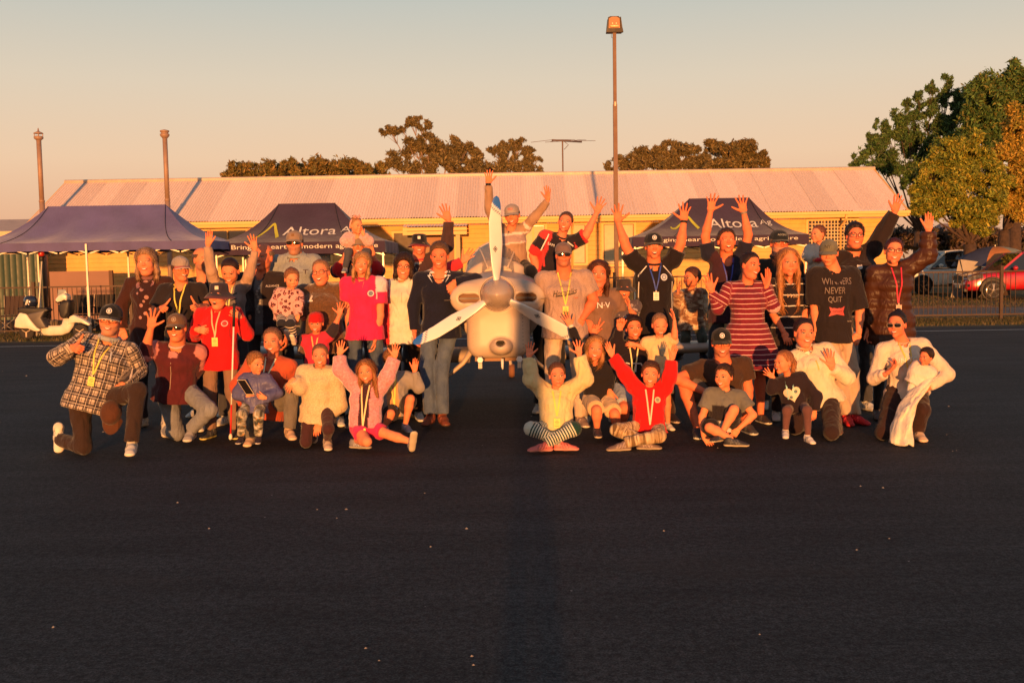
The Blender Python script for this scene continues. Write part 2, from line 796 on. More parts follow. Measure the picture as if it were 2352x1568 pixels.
# ------------------------------------------------------------------ fence
M_FENCE = simple('fence_steel', (.055, .030, .022), .45, .3, var=.2)
FY = 25.0
fen = empty('fence', (-14, FY, 0), 'low brown steel picket fence running behind the tents and in front of the cars', 'fence')
pk = MB().tube([(0, 0, 0), (0, 0, 1.02)], .0095, 6).me('picket')
pk.materials.append(M_FENCE)
xs = np.arange(.11, 28.0, .118)
xs = [x for i, x in enumerate(xs)]
for i, x in enumerate(xs):
    if len(xs) > 299 and i >= 299:
        break
    if abs((x % 2.4)) < .05:
        continue
    o = link('picket', pk, fen, loc=(float(x), 0, .15))
pm = MB().box((-.035, -.035, 0), (.035, .035, 1.30)).me('post')
pm.materials.append(M_FENCE)
cpm = MB().box((-.04, -.04, 1.302), (.04, .04, 1.325)).me('post_cap')
cpm.materials.append(M_FENCE)
for i in range(13):
    p = link('post', pm, fen, loc=(i * 2.36, -.001, 0))
    link('post_cap', cpm, p)
for z in (1.175, .125):
    MB().box((-.2, -.017, z), (28.6, .017, z + .035)).build('rail', M_FENCE, fen)

# ------------------------------------------------------------------ long weatherboard hall
YE, YW, YR = 35.0, 35.65, 38.3
ex0, ex1 = at(60, 515.7, YE)[0], at(2085, 481.5, YE)[0]
rx0, rx1 = ex0 + .02, ex1 - .02
ZE = at(1176, 497, YE)[2]
ZR = at(1176, 402, YR)[2]
M_CREAM = simple('cream_paint', (.76, .41, .11), .7, vs=3, var=.14, bump=(40, .002), grime=.25)
M_TRIM = simple('cream_trim', (.80, .47, .16), .6, vs=4, var=.1)
tr = NT('corrugated_zinc')
co = tr.coords()
n1 = tr.noise(tr.mapping(co, (1.2, .25, .25)), 1.3, 4, .6)
n2 = tr.noise(co, 14, 4, .7)
cc = tr.ramp(n1.outputs[0], [(.3, (.86, .66, .56)), (.7, (.93, .76, .67))])
cc = tr.mix(1.0, cc, tr.ramp(n2.outputs[0], [(.3, .8), (.7, 1.12)]), 'MULTIPLY')
ob_ = tr.n('ObjectInfo')
cc = tr.mix(1.0, cc, tr.ramp(ob_.outputs['Random'], [(.0, .86), (1, 1.06)]), 'MULTIPLY')
sx_ = tr.n('SeparateXYZ')
tr.l(co, sx_.inputs[0])
rib = tr.math('ABSOLUTE', tr.math('SUBTRACT', tr.math('FRACT', tr.math('MULTIPLY', sx_.outputs[0], 10.5)), .5))
cc = tr.mix(tr.math('MULTIPLY', tr.math('LESS_THAN', rib, .09), .25), cc, (.36, .22, .17))  # dark stripe per corrugation: rib shading put into the colour
tr.set(color=cc, rough=.65, metal=.0, spec=.3)
M_ROOF = tr.m
hall = empty('hall', (ex0, YW, 0), 'long cream weatherboard hall with a pale corrugated iron roof behind the tents', 'building')
hx = lambda x: x - ex0
hy = lambda y: y - YW
LEN = ex1 - ex0
rlen = math.hypot(YR - YE, ZR - ZE)


def corr_sheet(w=.762, n=8, amp=.017, seg=6):
    V, F = [], []
    m = n * seg
    for j, v in enumerate((0.0, rlen + .05)):
        for i in range(m + 1):
            V.append((w * i / m, v, amp * math.sin(2 * PI * i / seg)))
    for i in range(m):
        F.append((i, i + 1, m + 2 + i, m + 1 + i))
    me = MB().add(V, F).me('roof_sheet', True)
    me.materials.append(M_ROOF)
    return me


cs = corr_sheet()
ang = math.atan2(ZR - ZE, YR - YE)
ns = int(LEN / .762)
step = LEN / ns
for sgn in (1, -1):
    for i in range(ns):
        o = link('roof_sheet', cs, hall)
        o.location = (i * step, hy(YE) if sgn > 0 else hy(2 * YR - YE), ZE + .010 * (i % 2))
        o.rotation_euler = (ang if sgn > 0 else 0, 0, 0)
        if sgn < 0:
            o.matrix_local = Matrix.Translation(o.location) @ Matrix.Diagonal((1, -1, 1, 1)) @ Matrix.Rotation(ang, 4, 'X')
        o.scale.x = step / .762 * 1.002 if sgn > 0 else o.scale.x
MB().tube([(-.03, hy(YR), ZR + .02), (LEN + .03, hy(YR), ZR + .02)], .075, 10).build('ridge_cap', simple('ridge_tin', (.62, .50, .40), .5), hall, True)
MB().box((-.05, hy(YE) - .02, ZE - .20), (LEN + .05, hy(YE) + .03, ZE - .035)).build('fascia', M_TRIM, hall)
MB().box((-.05, hy(YE) - .13, ZE - .12), (LEN + .05, hy(YE) - .022, ZE - .02)).build('gutter', M_TRIM, hall)
MB().box((.0, hy(YE) + .032, ZE - .22), (LEN, -.03, ZE - .19)).build('soffit', M_TRIM, hall)
for x0, x1 in ((-.04, .02), (LEN - .02, LEN + .04)):
    MB().prism([(hy(YE) - .05, ZE - .02), (hy(YR), ZR + .0), (hy(2 * YR - YE), ZE - .02), (hy(2 * YR - YE), ZE - .2), (hy(YR), ZR - .2), (hy(YE) - .05, ZE - .2)], x0, x1, 'x').build('barge_board', M_TRIM, hall)
# openings: px x0, x1, y0, y1
WINS = [(438, 566, 512, 560, 'w'), (1198, 1252, 508, 606, 'w'), (1288, 1345, 510, 604, 'w'), (1386, 1456, 512, 606, 'w'), (1856, 1966, 504, 575, 'g'), (905, 1046, 536, 700, 'd'), (640, 760, 540, 600, 'w')]
ops = []
for (a0, a1, b0, b1, k) in WINS:
    p0, p1 = at(a0, b0, YW), at(a1, b1, YW)
    ops.append((hx(p0[0]), hx(p1[0]), max(0.02, p1[2]), min(ZE - .3, p0[2]), k))
HT = ZE - .23
L0, L1 = .35, LEN - .45
nb = 17
bh = (HT - .25) / nb
for i in range(nb):
    z0, z1 = .25 + i * bh, .25 + (i + 1) * bh
    cuts = sorted([(o[0] - .08, o[1] + .08) for o in ops if o[2] - .08 < z1 and o[3] + .08 > z0])
    x = L0
    spans = []
    for c0, c1 in cuts:
        if c0 > x:
            spans.append((x, c0))
        x = max(x, c1)
    spans.append((x, L1))
    for s0, s1 in spans:
        if s1 - s0 < .05:
            continue
        m = MB()
        V = []
        for xx in (s0, s1):
            V += [(xx, 0.05, z0), (xx, -.030, z0 + .004), (xx, -.026, z0 + .02), (xx, -.006, z1), (xx, .05, z1)]
        m.add(V, [(0, 1, 6, 5), (1, 2, 7, 6), (2, 3, 8, 7), (3, 4, 9, 8), (4, 0, 5, 9), (4, 3, 2, 1, 0), (5, 6, 7, 8, 9)])
        m.build('weatherboard', M_CREAM, hall)
MB().box((L0, .052, 0), (L1, .2, HT)).box((L0, .052, 0), (L0 + .1, 5.2, HT)).box((L1 - .1, .202, 0), (L1, 5.2, HT)).build('wall', simple('wall_inside', (.35, .26, .16), .9), hall)
MB().box((L0, -.02, 0), (L1, .05, .245)).build('base_board', simple('base_board', (.25, .17, .12), .9), hall)
for xd in (LEN * .30, LEN * .62, LEN * .93):
    MB().tube([(xd, hy(YE) - .07, ZE - .13), (xd, hy(YE) + .0, ZE - .30), (xd, -.085, ZE - .52), (xd, -.085, .1)], .038, 10).build('downpipe', M_TRIM, hall, True)
MB().box((L0 - .06, -.05, 0), (L0, .0, HT)).build('corner_board', M_TRIM, hall)
MB().box((L1, -.05, 0), (L1 + .06, .0, HT)).build('corner_board', M_TRIM, hall)
M_GLASS = glass('window_glass', (.05, .055, .05), .08)
M_GLARE = simple('painted_sun_glare', (.60, .50, .30), .7)  # pale panels stand in for low sun reflected in the panes
for (x0, x1, z0, z1, k) in ops:
    fr = MB()
    for a, b in (((x0 - .08, z0 - .08), (x0, z1 + .08)), ((x1, z0 - .08), (x1 + .08, z1 + .08)), ((x0, z1), (x1, z1 + .08)), ((x0, z0 - .08), (x1, z0))):
        fr.box((a[0], -.055, a[1]), (b[0], .05, b[1]))
    nm = 3 if x1 - x0 > 1.4 else 2
    if k != 'd':
        for i in range(1, nm):
            xm = x0 + (x1 - x0) * i / nm
            fr.box((xm - .025, -.045, z0), (xm + .025, .03, z1))
    f = fr.build('window' if k != 'd' else 'doorway', M_TRIM, hall)
    if k == 'g':
        MB().box((x0, .02, z0), (x1, .03, z1)).build('pane', M_GLASS, f)
        m = MB()
        nxl = int((x1 - x0) / .11)
        for i in range(1, nxl):
            xx = x0 + (x1 - x0) * i / nxl
            m.box((xx - .016, -.09, z0), (xx + .016, -.075, z1))
        for i in range(1, 9):
            zz = z0 + (z1 - z0) * i / 9
            m.box((x0, -.105, zz - .016), (x1, -.092, zz + .016))
        m.build('security_grille', simple('grille_paint', (.60, .42, .22), .6), f)
    elif k == 'd':
        MB().box((x0, .04, 0.03), (x0 + (x1 - x0) * .45, .045, z1)).build('door_panel', simple('door_green', (.10, .07, .04), .6), f)
        MB().box((x0 + (x1 - x0) * .45, .03, 0.03), (x1, .035, z1)).build('door_panel', simple('door_brown', (.30, .14, .06), .6), f)
    else:
        for i in range(nm):
            a = x0 + (x1 - x0) * i / nm + .025
            b = x0 + (x1 - x0) * (i + 1) / nm - .025
            MB().box((a, .012, z0), (b, .020, z1)).build('pane', M_GLASS, f)
        if x0 > hx(at(1100, 500, YW)[0]):
            MB().box((x0 + .03, -.0005, z0 + .02), (x1 - .03, .008, z1 - .02)).build('glare_panel', M_GLARE, f)
# little porch roof over the doorway
q0, q1 = at(925, 520, YW - 1.2), at(1072, 520, YW - 1.2)
pr = MB()
xa, xb, zt = hx(q0[0]), hx(q1[0]), q0[2]
V, F = [], []
m_ = 120
for j in range(2):
    for i in range(m_ + 1):
        V.append((xa + (xb - xa) * i / m_, -1.25 + 1.22 * j, zt - .02 + .22 * j + .013 * math.sin(i * PI / 3)))
for i in range(m_):
    F.append((i, i + 1, m_ + 2 + i, m_ + 1 + i))
pr.add(V, F).build('porch_roof', M_ROOF, hall, True)
MB().box((xa, -1.22, zt - .16), (xb, -1.17, zt - .05)).box((xa, -1.24, zt - .30), (xb - .0, -1.18, zt - .18)).build('porch_beam', M_TRIM, hall)
xp = hx(at(1053, 600, YW - 1.2)[0])
MB().box((xp - .07, -1.27, 0), (xp + .07, -1.13, zt - .31)).build('porch_post', simple('post_green', (.40, .36, .16), .6), hall)


def flue(pxb, pyb, pyt, vent):
    p = at(pxb, pyb, 34.75)
    zt = at(pxb, pyt, 34.75)[2]
    e = empty('flue', (p[0], 34.75, 0), 'tall metal flue with ' + ('pointed finial' if vent else 'flat') + ' cowl rising in front of the hall roof', 'flue')
    m_ = simple('flue_metal', (.36, .23, .17), .6, .2, grime=.4)
    zj = zt - 2.3
    MB().tube([(0, 0, 0), (0, 0, zj)], .088, 14).build('lower_pipe', m_, e, True)
    MB().tube([(0, 0, zj), (0, 0, zt - .26)], .079, 14).build('upper_pipe', m_, e, True)
    MB().lathe([(.095, -.03), (.095, .03)], 14, center=(0, 0, zj)).build('joint', m_, e, True)
    if vent:
        MB().lathe([(.08, -.28), (.15, -.22), (.15, -.16), (.11, -.14)], 14, center=(0, 0, zt)).build('vent', m_, e, True)
        MB().lathe([(.16, -.06), (.14, -.03), (.03, .02), (.02, .10), (.001, .14)], 14, center=(0, 0, zt)).build('cowl', m_, e, True)
        for k in range(4):
            a = PI / 2 * k + .4
            MB().bar((.13 * math.cos(a), .13 * math.sin(a), zt - .15), (.13 * math.cos(a), .13 * math.sin(a), zt - .05), .02).build('strut', m_, e)
    else:
        MB().lathe([(.08, -.26), (.15, -.18), (.16, -.12), (.12, -.10), (.12, -.06), (.15, -.05), (.15, 0), (.04, .03), (.001, .035)], 14, center=(0, 0, zt)).build('cowl', m_, e, True)


flue(97, 480, 303, True)
flue(385, 470, 300, False)

# aerial on the roof ridge
ap = at(1293, 403, 38.9)
aer = empty('aerial', (ap[0], 38.9, 0), 'television aerial on a thin mast above the hall roof ridge', 'aerial')
mm = simple('aerial_metal', (.20, .13, .10), .5, .4)
zt = at(1293, 322, 38.9)[2]
MB().tube([(0, 0, ap[2] - .4), (0, 0, zt)], .028, 8).build('mast', mm, aer)
MB().bar((-.40, -.3, zt - .03), (.75, .5, zt - .02), .06).build('boom', mm, aer)
for dx, L, dz in ((-.35, 1.35, .02), (-.15, .5, .0), (.05, .45, 0), (.3, 1.55, -.03), (.6, .5, 0)):
    MB().tube([(dx - L * .62, -.2, zt - .06 - L * .02), (dx, 0, zt + dz), (dx + L * .62, .3, zt + dz + .02)], .009, 5).build('element', mm, aer)
MB().tube([(0, 0, zt), (.12, 0, zt - .10), (.22, 0, zt - .18), (.06, 0, zt - .35)], .012, 5).build('cable', mm, aer)

# floodlight pole
lp = at(1415.5, 560, 28.0)
lpo = empty('light_pole', (lp[0], 28.0, 0), 'tall square brown floodlight pole standing behind the aircraft', 'light pole')
zt = at(1414, 76, 28.0)[2]
zj = at(1414, 240, 28.0)[2]
mp = simple('pole_paint', (.16, .085, .06), .6, .1, grime=.3)
MB().box((-.055, -.055, 0), (.055, .055, zj)).build('lower_mast', mp, lpo)
MB().box((-.045, -.045, zj), (.045, .045, zt)).build('upper_mast', mp, lpo)
MB().box((-.02, -.060, zj - .05), (.02, -.0555, zj + .06)).build('sleeve_joint', simple('bare_steel', (.6, .4, .3), .4), lpo)
hd_ = simple('lamp_housing', (.022, .014, .010), .5, .3)
h = MB()
h.prism([(-.21, .02), (.21, .02), (.20, .12), (.17, .38), (.12, .44), (-.12, .44), (-.17, .38), (-.20, .12)], .0, .22, 'y')
h.prism([(-.23, .0), (.23, .0), (.21, .10), (-.21, .10)], -.12, -.001, 'y')
h.prism([(-.21, .10), (-.17, .10), (-.15, .40), (-.17, .40)], -.10, -.001, 'y').prism([(.17, .10), (.21, .10), (.17, .40), (.15, .40)], -.10, -.001, 'y')
hs = h.build('housing', hd_, lpo, loc=(0, 0, zt))
refl = NT('lamp_reflector')
refl.set(color=(.20, .10, .06), rough=.5, metal=.6)
MB().prism([(-.155, .11), (.155, .11), (.14, .38), (.06, .42), (-.06, .42), (-.14, .38)], -.012, -.002, 'y').build('reflector', refl.m, lpo, loc=(0, 0, zt))
MB().tube([(-.11, -.04, .17), (.11, -.04, .17)], .030, 10).build('lamp_tube', simple('lamp_white', (.85, .72, .35), .25), lpo, True, loc=(0, 0, zt))
for x in (-.05, .05):
    MB().box((x - .012, -.03, .22), (x + .012, -.013, .27)).build('lamp_clip', simple('clip', (.7, .5, .3), .3), lpo, loc=(0, 0, zt))
MB().tube([(-.06, -.05, 0), (-.09, -.05, -.06), (-.085, -.05, -.13), (-.05, -.05, -.14)], .006, 5).build('cable_loop', hd_, lpo, loc=(0, 0, zt))


# ------------------------------------------------------------------ pop-up canopies
def fabric(name, c, rough=.75):
    t = NT(name)
    co = t.coords()
    n1 = t.noise(co, 1.4, 4, .6)
    n2 = t.noise(t.mapping(co, (3, 1, 1)), 9, 4, .6)
    col = t.mix(1.0, c, t.ramp(n1.outputs[0], [(.3, .82), (.7, 1.15)]), 'MULTIPLY')
    t.set(color=col, rough=rough, sheen=.3, spec=.3)
    b = t.n('Bump', i_Strength=.6, i_Distance=.05)
    t.l(n1.outputs[0], b.inputs['Height'])
    t.bump(n2.outputs[0], .012, .6, b.outputs[0])
    return t.m


M_POLE = simple('white_pole', (.72, .66, .55), .4, .2)


def canopy(label, x0, x1, y0, y1, ze, zr, zv, rx0_, rx1_, mat, sag=.22, legs=(), bays=3):
    e = empty('canopy_tent', (x0, y0, 0), label, 'tent')
    W_, D = x1 - x0, y1 - y0
    ym = D / 2
    ra, rb = rx0_ - x0, rx1_ - x0

    def grid(fn, nu, nv):
        V = [fn(i / nu, j / nv) for j in range(nv + 1) for i in range(nu + 1)]
        return V, [(j * (nu + 1) + i, j * (nu + 1) + i + 1, (j + 1) * (nu + 1) + i + 1, (j + 1) * (nu + 1) + i) for j in range(nv) for i in range(nu)]

    def front(u, v, yb=0.0, s=1):
        a = W_ * u
        b = ra + (rb - ra) * u
        x = a + (b - a) * v
        y = yb + (ym - yb) * v
        z = ze + (zr - ze) * v
        z -= sag * math.sin(v * PI) * (.85 + .15 * math.cos(2 * PI * u * bays))
        if v < .01:
            z += .0
        return (x, y, z)

    def side(u, v, xb, rx_):
        y = D * u
        x = xb + (rx_ - xb) * v
        y = y + (ym - y) * v
        z = ze + (zr - ze) * v - sag * math.sin(v * PI)
        return (x, y, z)
    m = MB()
    m.add(*grid(lambda u, v: front(u, v), 48, 16))
    m.add(*grid(lambda u, v: front(u, v, D), 48, 12))
    m.add(*grid(lambda u, v: side(u, v, 0, ra), 12, 16))
    m.add(*grid(lambda u, v: side(u, v, W_, rb), 12, 16))
    roof = m.build('canopy', mat, e, True)
    vm = MB()

    def val(p, q, n, off):
        V, F = [], []
        for j in range(3):
            for i in range(n + 1):
                t = i / n
                w_ = .012 * math.sin(t * n * 1.3) * j
                V.append((p[0] + (q[0] - p[0]) * t + off[0] * w_, p[1] + (q[1] - p[1]) * t + off[1] * w_, ze - (ze - zv) * j / 2 - (.012 * math.sin(t * PI * bays) ** 2 if j == 2 else 0)))
        for j in range(2):
            for i in range(n):
                a = j * (n + 1) + i
                F.append((a, a + 1, a + n + 2, a + n + 1))
        vm.add(V, F)
    val((0, 0), (W_, 0), 48, (0, 1))
    val((0, D), (W_, D), 24, (0, 1))
    val((0, 0), (0, D), 20, (1, 0))
    val((W_, 0), (W_, D), 20, (1, 0))
    vo = vm.build('valance', mat, e, True)
    seam = simple('seam', (.01, .01, .012), .8) if 'seam' not in _lm else _lm['seam']
    _lm['seam'] = seam
    for us in ((ra / W_ * .62, rb / W_ + (1 - rb / W_) * .4)):
        pts = []
        for k in range(12):
            v = k / 11
            uu = us
            p = front(uu if v < 1 else uu, v * .995)
            pts.append((p[0] + ((ra if us < .5 else rb) - (ra + (rb - ra) * us)) * v ** 1.5, p[1] - .012, p[2] + .006))
        MB().tube(pts, .007, 5).build('seam', seam, e)
    for (lx, ly) in legs:
        MB().box((lx - .02, ly - .02, 1.2), (lx + .02, ly + .02, ze - .04)).build('upper_leg', M_POLE, e)
        MB().box((lx - .026, ly - .026, 0.01), (lx + .026, ly + .026, 1.199)).build('lower_leg', M_POLE, e)
        MB().box((lx - .06, ly - .06, 0), (lx + .06, ly + .06, .009)).build('foot_plate', M_POLE, e)
    # scissor truss under the front and back edge
    n = bays * 2
    for yy in (.06, D - .06):
        for i in range(n):
            a, b = W_ * i / n, W_ * (i + 1) / n
            z1_, z2_ = ze - .05, zv - .06
            MB().bar((a + .02, yy, z1_), (b - .02, yy, z2_), .018, .03).build('truss_bar', M_POLE, e)
            MB().bar((a + .02, yy + .03, z2_), (b - .02, yy + .03, z1_), .018, .03).build('truss_bar', M_POLE, e)
    return e, roof, vo


c1x0, c1x1 = at(-80, 576, 24.3)[0], at(482, 566, 24.3)[0]
ZEV = at(340, 554, 24.3)[2]
ZVL = at(340, 573, 24.3)[2]
blue1 = fabric('faded_blue_canvas', (.105, .092, .24))
c1, _, _ = canopy('plain faded blue pop-up canopy tent with white legs at the left of the hall', c1x0, c1x1, 24.3, 27.3, ZEV, at(245, 472, 25.8)[2], ZVL, at(112, 474, 25.8)[0], at(380, 471, 25.8)[0], blue1, .20,
                  legs=[(at(203, 650, 24.3)[0] - c1x0, .0 - .03), (at(46, 650, 24.3)[0] - c1x0, 1.0), (5.8, 2.9), (.1, 2.9), (at(297, 650, 27.2)[0] - c1x0, 2.9)], bays=4)
navy = fabric('navy_canvas', (.038, .020, .050))


def altora(label, pxl, pxr, pyv0, pyv1, pr0, pr1, pyr, lines, dec=True):
    yf = 25.9
    x0, x1 = at(pxl, pyv0, yf)[0], at(pxr, pyv0, yf)[0]
    pm_ = (pxl + pxr) / 2
    e, roof, vo = canopy(label, x0, x1, yf, yf + 3, at(pm_, pyv0, yf)[2], at((pr0 + pr1) / 2, pyr, yf + 1.5)[2], at(pm_, pyv1, yf)[2], at(pr0, pyr, yf + 1.5)[0], at(pr1, pyr, yf + 1.5)[0], navy, .20, legs=[(.06, .06), (x1 - x0 - .06, .06), (.06, 2.9), (x1 - x0 - .06, 2.9)], bays=2)
    bv = []
    for ob in (roof, vo):
        me = ob.data
        bv.append(BVHTree.FromPolygons([tuple(v.co) for v in me.vertices], [tuple(p.vertices) for p in me.polygons]))
    white = simple('print_white', (.74, .70, .64), .7) if 'pw' not in _lm else _lm['pw']
    green = simple('print_green', (.55, .52, .04), .7) if 'pg' not in _lm else _lm['pg']
    _lm['pw'], _lm['pg'] = white, green
    org = np.array([x0, yf, 0])

    def thrown(V2, F, which, name, mat):
        V = []
        for x, z in V2:
            h_ = bv[which].ray_cast(Vector((x - org[0], -2, z)), Vector((0, 1, 0)), 6)
            if h_[0] is None:
                h_ = (Vector((x - org[0], .0, z)),)
            V.append(tuple(h_[0] + Vector((0, -.012, .004))))
        MB().add(V, F).build(name, mat, roof if which == 0 else vo)
    for (s_, px0, px1, py0, py1, which) in lines:
        yy = yf + (.55 if which == 0 else 0)
        p0, p1 = at(px0, py1, yy), at(px1, py0, yy)
        if s_ == 'LOGO':
            # the swooping letter A as a ribbon
            pts = [(.02, .16), (.06, .02), (.20, .06), (.48, .55), (.66, .95), (.74, .98), (.84, .55), (1.0, .0)]
            P2 = []
            for i in range(len(pts) - 1):
                for t in np.linspace(0, 1, 6)[:-1]:
                    a = np.array(pts[max(i - 1, 0)]), np.array(pts[i]), np.array(pts[i + 1]), np.array(pts[min(i + 2, len(pts) - 1)])
                    P2.append(.5 * ((2 * a[1]) + (-a[0] + a[2]) * t + (2 * a[0] - 5 * a[1] + 4 * a[2] - a[3]) * t * t + (-a[0] + 3 * a[1] - 3 * a[2] + a[3]) * t ** 3))
            P2.append(np.array(pts[-1]))
            P2 = np.array(P2) * np.array([p1[0] - p0[0], p1[2] - p0[2]]) + np.array([p0[0], p0[2]])
            L, R_ = [], []
            for i in range(len(P2)):
                d = P2[min(i + 1, len(P2) - 1)] - P2[max(i - 1, 0)]
                d = d / (np.linalg.norm(d) + 1e-9)
                wd = .020 + .022 * (i / len(P2)) ** 2
                L.append(P2[i] + np.array([-d[1], d[0]]) * wd)
                R_.append(P2[i] - np.array([-d[1], d[0]]) * wd)
            n = len(P2)
            thrown(L + R_, [(i, i + 1, n + i + 1, n + i) for i in range(n - 1)], which, 'logo', green)
            continue
        V, F = text2d(s_)
        w_ = V[:, 0].max() - V[:, 0].min()
        X = (V[:, 0] - V[:, 0].min()) / w_ * (p1[0] - p0[0]) + p0[0]
        Z = (V[:, 1] + .5) * (p1[2] - p0[2]) + p0[2]
        thrown(list(zip(X, Z)), F, which, 'lettering', white)
    return e


altora('navy canopy tent with white lettering behind the man in the grey hooded sweatshirt', 489, 884, 556, 583, 641, 769, 467,
       [('LOGO', 584, 640, 514, 547, 0), ('Altora', 650, 772, 519, 541, 0), ('Ag', 782, 818, 519, 537, 0), ('Bringing heart to modern agriculture', 532, 868, 558, 577, 1)])
altora('navy canopy tent with white lettering right of the floodlight pole', 1453, 1858, 541, 564, 1583, 1720, 455,
       [('LOGO', 1540, 1604, 497, 526, 0), ('Altora', 1631, 1741, 500, 524, 0), ('Ag', 1748, 1776, 503, 519, 0), ('Bringing heart to modern agriculture', 1486, 1833, 542, 559, 1)])

# ------------------------------------------------------------------ trees


def leaf_crown(name, lobes, n, size, cols, parent, seed, dens=.5, flat=.7, org=(0, 0, 0), fine=False):
    """many leaf sprays in lumps through the lobes; lobes: (x, y, z, r, squash)"""
    r = np.random.default_rng(seed)
    wts = np.array([l[3] ** 2.1 for l in lobes])
    wts /= wts.sum()
    cnt = (wts * n * 1.0).astype(int)
    Ps, Cs = [], []
    w1 = Wav(seed, 1.1 if not fine else .8, 6)
    w2 = Wav(seed + 1, 2.4, 5)
    for l, c in zip(lobes, cnt):
        k = c * 4
        d = r.normal(size=(k, 3))
        d /= np.linalg.norm(d, axis=1)[:, None]
        rad = l[3] * r.uniform(.30, 1.0, k) ** .5 * (1 + .22 * r.normal(size=k))
        P = d * rad[:, None] * np.array([1, 1, l[4]]) + np.array(l[:3])
        f = w1(P.astype(f32)) + .6 * w2(P.astype(f32))
        keep = f > np.quantile(f, dens)
        P = P[keep][:c]
        Ps.append(P)
    P = np.concatenate(Ps) - np.array(org)
    m = len(P)
    nrmv = r.normal(size=(m, 3)) + np.array([0, -.3, .5])
    nrmv /= np.linalg.norm(nrmv, axis=1)[:, None]
    a = np.cross(nrmv, r.normal(size=(m, 3)))
    a /= np.linalg.norm(a, axis=1)[:, None]
    b = np.cross(nrmv, a)
    s = size * r.uniform(.5, 1.4, (m, 1))
    V = np.stack([P - a * s, P + b * s * .45 * flat, P + a * s * 1.1, P - b * s * .45 * flat], 1).reshape(-1, 3)
    F = np.arange(m * 4).reshape(-1, 4)
    ci = r.integers(0, len(cols), m)
    C = np.array(cols)[ci] * r.uniform(.55, 1.6, (m, 1)) * 2.1
    C = np.repeat(C, 4, 0)
    return link(name, mesh_np(name, V, F, False, C), parent, attrmat_leaf())


M_BARK = simple('bark', (.075, .045, .032), .95, vs=8, var=.4, bump=(20, .02))
M_GUM = simple('gum_bark', (.30, .20, .15), .9, vs=5, var=.4)


def tree(label, name, bx, by, lobes, n, size, cols, seed, trunk=.3, bark=None, dens=.5, flat=.7, fork=.45, group=None):
    e = empty(name, (bx, by, 0), label, 'tree', group)
    r = np.random.default_rng(seed)
    main = lobes
    lobes = []
    for l in main:
        lobes.append((l[0], l[1], l[2], l[3] * .72, l[4]))
        for k in range(5):
            d = r.normal(size=3)
            d[1] = -abs(d[1]) * .5
            d /= np.linalg.norm(d)
            q = np.array(l[:3]) + d * l[3] * r.uniform(.55, .95) * np.array([1, 1, l[4] + .1])
            lobes.append((q[0], q[1], q[2], l[3] * r.uniform(.26, .50), l[4]))
    m = MB()
    zs = [l[2] for l in main]
    zf = min(zs) * fork
    top = (0.02 * zf, 0, zf)
    m.tube([(0, 0, -.1), (trunk * .2, 0, zf * .5), top], [trunk * 1.3, trunk, trunk * .85], 10)
    for l in main:
        t = np.array(l[:3]) - np.array([bx, by, 0])
        a = np.array(top)
        mid = a * .45 + t * .55 + r.normal(0, .22, 3) * l[3] * .5
        mid[2] -= .15 * l[3]
        rr = trunk * .38 * min(1, l[3] / 2.5 + .2)
        m.tube([a, (a + mid) / 2 + r.normal(0, .1, 3), mid, t], [rr * 1.3, rr, rr * .7, rr * .3], 7)
        for k in range(5):
            d = r.normal(size=3)
            d /= np.linalg.norm(d)
            q = t + d * l[3] * .8 * np.array([1, 1, l[4]])
            p0 = mid * .3 + t * .7
            m.tube([p0, (p0 + q) / 2 + r.normal(0, .12, 3) * l[3] * .3, q], [rr * .38, rr * .22, rr * .08], 5)
    m.build('trunk', bark or M_BARK, e, True)
    leaf_crown('crown', lobes, n, size, cols, e, seed, dens, flat, (bx, by, 0))
    return e


def lobe(px, py, Y, rpx, sq=.8, dy=0):
    p = at(px, py, Y)
    return (p[0], p[1] + dy, p[2], rpx * Y / FP, sq)


GUMC = [(.080, .060, .026), (.10, .074, .03), (.058, .050, .024), (.12, .085, .035)]
OLV = [(.11, .075, .020), (.085, .065, .018), (.14, .085, .025), (.06, .055, .018)]
GRN = [(.032, .068, .018), (.045, .082, .022), (.024, .050, .016), (.060, .085, .022)]
GLD = [(.11, .12, .016), (.15, .14, .018), (.075, .095, .016), (.19, .15, .022), (.055, .08, .016)]
Yg = 58
bl = [lobe(528 + 17 * i, 406 - 15 * math.sin(PI * i / 21) + 4 * math.sin(i * 2.3), Yg, 27 + 5 * math.sin(i * 1.3), .8, dy=1.5 * math.sin(i * 1.9)) for i in range(21)] + [lobe(530 + 29 * i + 6 * math.sin(i * 5), 388 - 13 * math.sin(PI * i / 11) + 3 * math.sin(i * 3.3), Yg, 7, 1.3) for i in range(13)]
tree('low wide olive green shrubbery showing above the hall roof on the left', 'bushy_tree', at(690, 420, Yg)[0], Yg, bl, 26000, .13, OLV, 21, .25, dens=.5, fork=.3)
ga = [lobe(897, 303, Yg, 21, .55), lobe(925, 298, Yg, 12, .55), lobe(945, 281, Yg, 19, .55), lobe(975, 292, Yg, 19, .55), lobe(960, 272, Yg, 9, .6),
      lobe(918, 368, Yg, 26, .7), lobe(898, 378, Yg, 14, .6), lobe(955, 342, Yg, 32, .75), lobe(990, 335, Yg, 34, .7), lobe(1030, 345, Yg, 34, .7), lobe(1065, 352, Yg, 32, .75), lobe(1095, 358, Yg, 26, .75), lobe(1000, 378, Yg, 40, .7), lobe(1055, 385, Yg, 42, .7), lobe(945, 388, Yg, 30, .6), lobe(1100, 388, Yg, 28, .7)]
tree('spreading gum tree with two umbrella tufts above the hall roof, left of centre', 'gum_tree', at(1005, 420, Yg)[0], Yg, ga, 34000, .12, GUMC, 31, .34, M_GUM, dens=.66, fork=.6)
